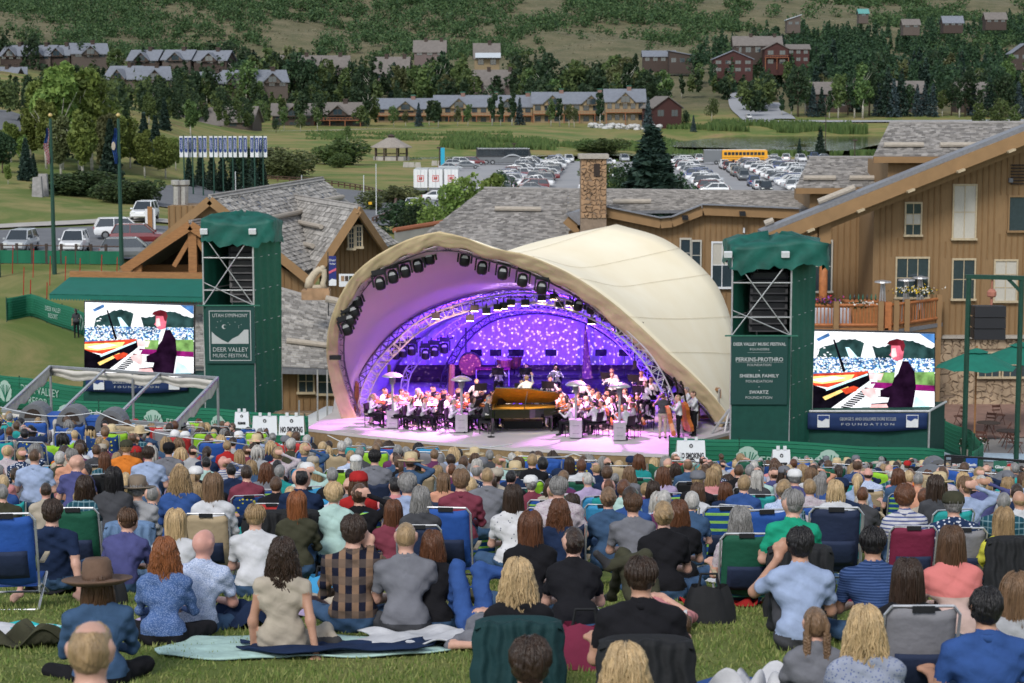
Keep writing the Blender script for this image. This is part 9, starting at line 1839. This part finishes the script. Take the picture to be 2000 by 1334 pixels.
for u,v,D,c,lab in((108,808,47,'blue','blue recycling bin between the left trash bins'),(183,815,46,'blue','blue recycling bin right of the middle trash bin'),(1872,940,37,'blue','blue recycling bin at the right'),(1925,945,37,'green','green lidded recycling bin at the right'),(1950,948,37.5,'green','second green lidded recycling bin at the right')):
    X=X_(u,D);zt=P(u,v,D).z;t=thing('recycling_bin',lab,'bin',(X,D,zt-.9),'recycling bins');m=MB();m.bb(-.25,.25,-.25,.25,0,.85);obj('body',m,CHC[c],t,world=False);m=MB();m.bb(-.27,.27,-.27,.27,.85,.92);obj('lid',m,CHC[c],t,world=False)
t=thing('canopy_frame','bare aluminium canopy frame with bunched white fabric at the left','canopy',P(230,800,56));c4=[P(98,716,60),P(425,738,58),P(338,830,50),P(5,802,52)];CF_=M('canopy_tube',(.3,.31,.33),.35,metal=.5,bump=0);FAB=M('canopy_fabric',(.5,.48,.44),.9,var=.15,scale=3,bump=.3)
for i in range(4):m=MB();m.beam(c4[i],c4[(i+1)%4],.075,.075);obj('rail',m,CF_,t)
for f in(.33,.66):m=MB();m.beam(c4[0].lerp(c4[1],f),c4[3].lerp(c4[2],f),.065,.065);obj('rafter',m,CF_,t)
for q in(c4[0],c4[1],c4[0].lerp(c4[1],.5)):m=MB();m.tube([q,(q.x,q.y,g1(q.x,q.y)-.1)],.04,6);obj('leg',m,CF_,t)
for a,b in((c4[0],c4[3]),(c4[0],c4[1]),(c4[1],c4[2]),(c4[3],c4[2])):m=MB();m.grid(lambda s,q:a.lerp(b,s)+Vector((0,-.06*math.sin(q*6),-.05-(.22+.1*abs(math.sin(s*9)))*q+.03*math.sin(s*31))),40,5,thick=(0,.03,0));obj('bunched_fabric',m,FAB,t,smooth=True)
for pts in([(190,805,45),(440,862,36),(700,870,48),(1000,868,52)],[(0,795,44),(190,805,45)],[(640,850,52),(760,873,45),(980,892,42),(1120,886,44),(1400,925,40)],[(1400,925,40),(1700,938,40),(1845,935,42)]):m=MB();w=[P(*q) for q in pts];m.tube([w[i].lerp(w[i+1],k/6)+Vector((0,0,-.15*math.sin(k/6*PI))) for i in range(len(w)-1) for k in range(7)],.012,4);o=obj('rope',m,BWH);tag(o,None,'rope','white ropes marking the aisles');LABELQ.append((o,'thin white rope','stretched over the audience'))
D=50.;t=thing('bin_sign_frame','black rail with trash, recycling and glass signs above the bins','sign frame',P(1850,930,D));a,b=P(1846,890,D),P(2020,902,D);m=MB();m.beam(a,b,.06,.06);m.tube([a,a+Vector((0,0,-1.3))],.03,5);obj('rail',m,BLK,t)
for u0,u1,v0,v1,mt,txt in((1857,1882,893,915,BLK,'TRASH'),(1886,1909,895,913,CHC['blue'],'Plastic'),(1940,1966,900,917,GREENC,'Glass')):
    p,q=P(u0,v1,D-.1),P(u1,v0,D-.1);m=MB();m.bb(p.x,q.x,D-.12,D-.1,p.z,q.z);s=obj('sign',m,mt,t);m=MB();write(m,txt,.1,((p.x+q.x)/2,D-.125,p.z+(q.z-p.z)*.3),fit=(q.x-p.x)*.82,bold=.004);obj('lettering',m,BWH,s)
# ---- left field: awning building, flags, fence, staff
t=thing('ticket_pavilion','low pavilion under a scalloped green awning','pavilion',P(240,600,106));A,B,C_,E=P(96,574,92),P(400,580,91.5),P(402,545,94.5),P(136,541,95);m=MB();m.prism([A,B,C_,E],(0,0,-.04));aw=obj('awning',m,M('awning_green',(.008,.12,.09),.7,var=.06,scale=2,bump=0),t)
m=MB();n=54
for i in range(n):p,q=A.lerp(B,i/n),A.lerp(B,(i+1)/n);m.add([p,q,q+Vector((0,0,-.2)),(p+q)/2+Vector((0,0,-.3)),p+Vector((0,0,-.2))],[(0,1,2,3,4)])
obj('valance',m,MATS['awning_green'],aw);m=MB();m.beam(E+Vector((0,.2,.12)),C_+Vector((0,.2,.12)),.3,.3);obj('beam',m,HONEY,t);m=MB();m.bb(X_(178,95),C_.x,95.1,95.4,-2.5,E.z);obj('back_wall',m,BOARD,t);m=MB();m.bb(X_(178,94),X_(400,94),93.8,94,-2.5,A.z-.7);obj('counter_wall',m,CONC,t)
def flag(u,vt,D,lab,kind):
    X=X_(u,D);z=g1(X,D);zt=Z_(vt,D);t=thing('flagpole',lab,'flagpole',(X,D,z-.2),'dark green flagpoles');m=MB();m.tube([(0,0,0),(0,0,zt-z)],[.17,.1],10);obj('pole',m,GRN,t,world=False);m=MB();m.ball((0,0,zt-z+.25),.15,10);obj('ball',m,M('gilt',(.6,.45,.2),.3,metal=.7,bump=0),t,world=False)
    if not kind:return
    m=MB();h0,h1=Z_(320,D)-z+.2,Z_(250,D)-z+.2;n=26;w=.34
    for i in range(n):
        for j in range(8):
            a0,a1=j/8,(j+1)/8;f=lambda s,q:(-.1-w*s*(.5+.5*math.sin(q*PI*.9))+.05*math.sin(q*9),-.12+.09*math.sin(s*16+q*6),h1-(h1-h0)*q);q0,q1=i/n,(i+1)/n
            c=(2 if i<11 and j>2 else(i+j)%2) if kind=='us' else 2;m.add([f(a0,q0),f(a1,q0),f(a1,q1),f(a0,q1)],[(3,2,1,0)],c)
    fl_=obj('flag',m,[CL['red'],CL['white'],CL['blue']],t,smooth=True,world=False)
    if kind!='us':m=MB();m.ball((-.32,-.28,(h0+h1)/2),(.14,.02,.3),10);obj('emblem',m,[CL['beige']],fl_,world=False)
flag(110,226,140,'flagpole with a limp red, white and blue striped flag','us');flag(241,226,138,'flagpole with a limp blue state flag','st');flag(1,345,138,'plain green pole at the left edge',None)
D=146.;t=thing('rope_fence','brown post fence with green netting before the road','fence',P(120,510,D));X0,X1=X_(-20,D),X_(240,D);k=9
for i in range(k+1):x=X0+(X1-X0)*i/k;z=g1(x,D);m=MB();m.bb(x-.09,x+.09,D-.09,D+.09,z-.2,z+1.5);obj('post',m,WBR,t)
m=MB();m.tube([(X0+(X1-X0)*i/40,D,g1(X0+(X1-X0)*i/40,D)+1.35) for i in range(41)],.04,5);obj('rope',m,RUST,t);m=MB();m.grid(lambda s,q:(X0+(X1-X0)*s,D-.12+.04*math.sin(s*60),g1(X0+(X1-X0)*s,D)+.05+.95*q),60,2);obj('netting',m,NETG,t)
for i,(u,v,D) in enumerate(((28,490,140),(48,540,128),(60,580,122),(92,580,121),(68,500,138),(100,520,134),(130,520,134),(158,520,133),(200,515,135),(230,515,134))):X=X_(u,D);m=MB();m.tube([(X,D,g1(X,D)),(X+.1,D,g1(X,D)+2.0)],.03,5);o=obj('slalom_pole',m,CL['red']);tag(o,None,'pole','thin red poles on the left field');LABELQ.append((o,'thin red slalom pole','on the left field'))
for i,(u,D) in enumerate(((80,205),(91,207))):X=X_(u,D);m=MB();z=g1(X,D);m.prism([(X-.55,D,z-.2),(X+.55,D,z-.2),(X+.45,D,z+2.1-i*-.2),(X-.4,D,z+2.0-i*-.3)],(0,.6,0));tag(obj('standing_stone',m,M('grey_stone',(.26,.25,.25),.95,var=.25,scale=2,bump=.2)),('left' if i==0 else 'right')+' upright grey stone on the lawn behind the road','stone')
po=body(('staff',),.022,7,arms=('down','front'),legs='stand',fem=True);X,D=X_(150,113),113.;person(po,X,D,g1(X,D)+.8,.4,.98,'pony','black','dark grey','black','tan',label='staff member in dark clothes walking on the lawn left of the screen')
m=MB();rt_=thing('information_post','white information panel on a wooden post beside the white suv','sign',P(293,440,172));a,b=P(284,448,172),P(303,408,172);m.bb(a.x,b.x,172,172.1,a.z,b.z);obj('panel',m,BWH,rt_);m=MB();m.bb((a.x+b.x)/2-.2,(a.x+b.x)/2+.2,171.8,172,a.z-1,b.z+.2);obj('post',m,HONEY,rt_)
# ---- grass blades on the near lawn
rs=np.random.default_rng(77);n=90000;Y=6.5+rs.random(n)**1.3*15;X=rs.uniform(-.27,.27,n)*Y;k=np.sin(X*3+Y)*.5+np.sin(X*1.1-Y*2.3);Z=ground(X,Y);h=.03*rs.uniform(.5,1.6,n)*(1+.3*k);a=rs.uniform(0,PI,n);w=.0035+.0003*Y;lx,ly=rs.normal(0,.014,n),rs.normal(0,.014,n)
V=np.stack([np.stack([X-w*np.cos(a),Y-w*np.sin(a),Z],1),np.stack([X+w*np.cos(a),Y+w*np.sin(a),Z],1),np.stack([X+lx,Y+ly,Z+h],1)],1).reshape(-1,3)
o=np_mesh('grass',V,np.arange(n*3).reshape(n,3),leafmat('leaf_grass',(.11,.18,.035),(.3,.3,.11),.3));stuff(o);o['label']='short green and straw coloured grass of the lawn';o['category']='grass'
# ---- every queued thing gets the words that single it out
ORD='first second third fourth fifth sixth seventh eighth ninth tenth eleventh twelfth thirteenth fourteenth fifteenth sixteenth seventeenth eighteenth nineteenth twentieth'.split()
def ordn(i):return ORD[i] if i<20 else str(i+1)+('th' if 10<(i+1)%100<14 else{1:'st',2:'nd',3:'rd'}.get((i+1)%10,'th'))
bpy.context.view_layer.update();GR={}
for o,d,wh in LABELQ:GR.setdefault((d,wh),[]).append(o)
for(d,wh),L_ in GR.items():
    wh=wh if wh.split()[0] in('in','on','under','along','at','stretched','stacked','beside') else 'among the '+wh
    L_.sort(key=lambda o:proj(o.location)[0]);n=len(L_)
    for i,o in enumerate(L_):
        w='' if n==1 else('leftmost ' if i==0 else 'rightmost ' if i==n-1 else '');o['label']=((w+d) if w or n==1 else d+', '+ordn(i)+' from the left')+' '+wh
        if len(o['label'].split())>16:o['label']=' '.join(o['label'].split()[:16])
for o in COL.objects:
    for k in('_used','_for','_m'):
        if k in o:del o[k]
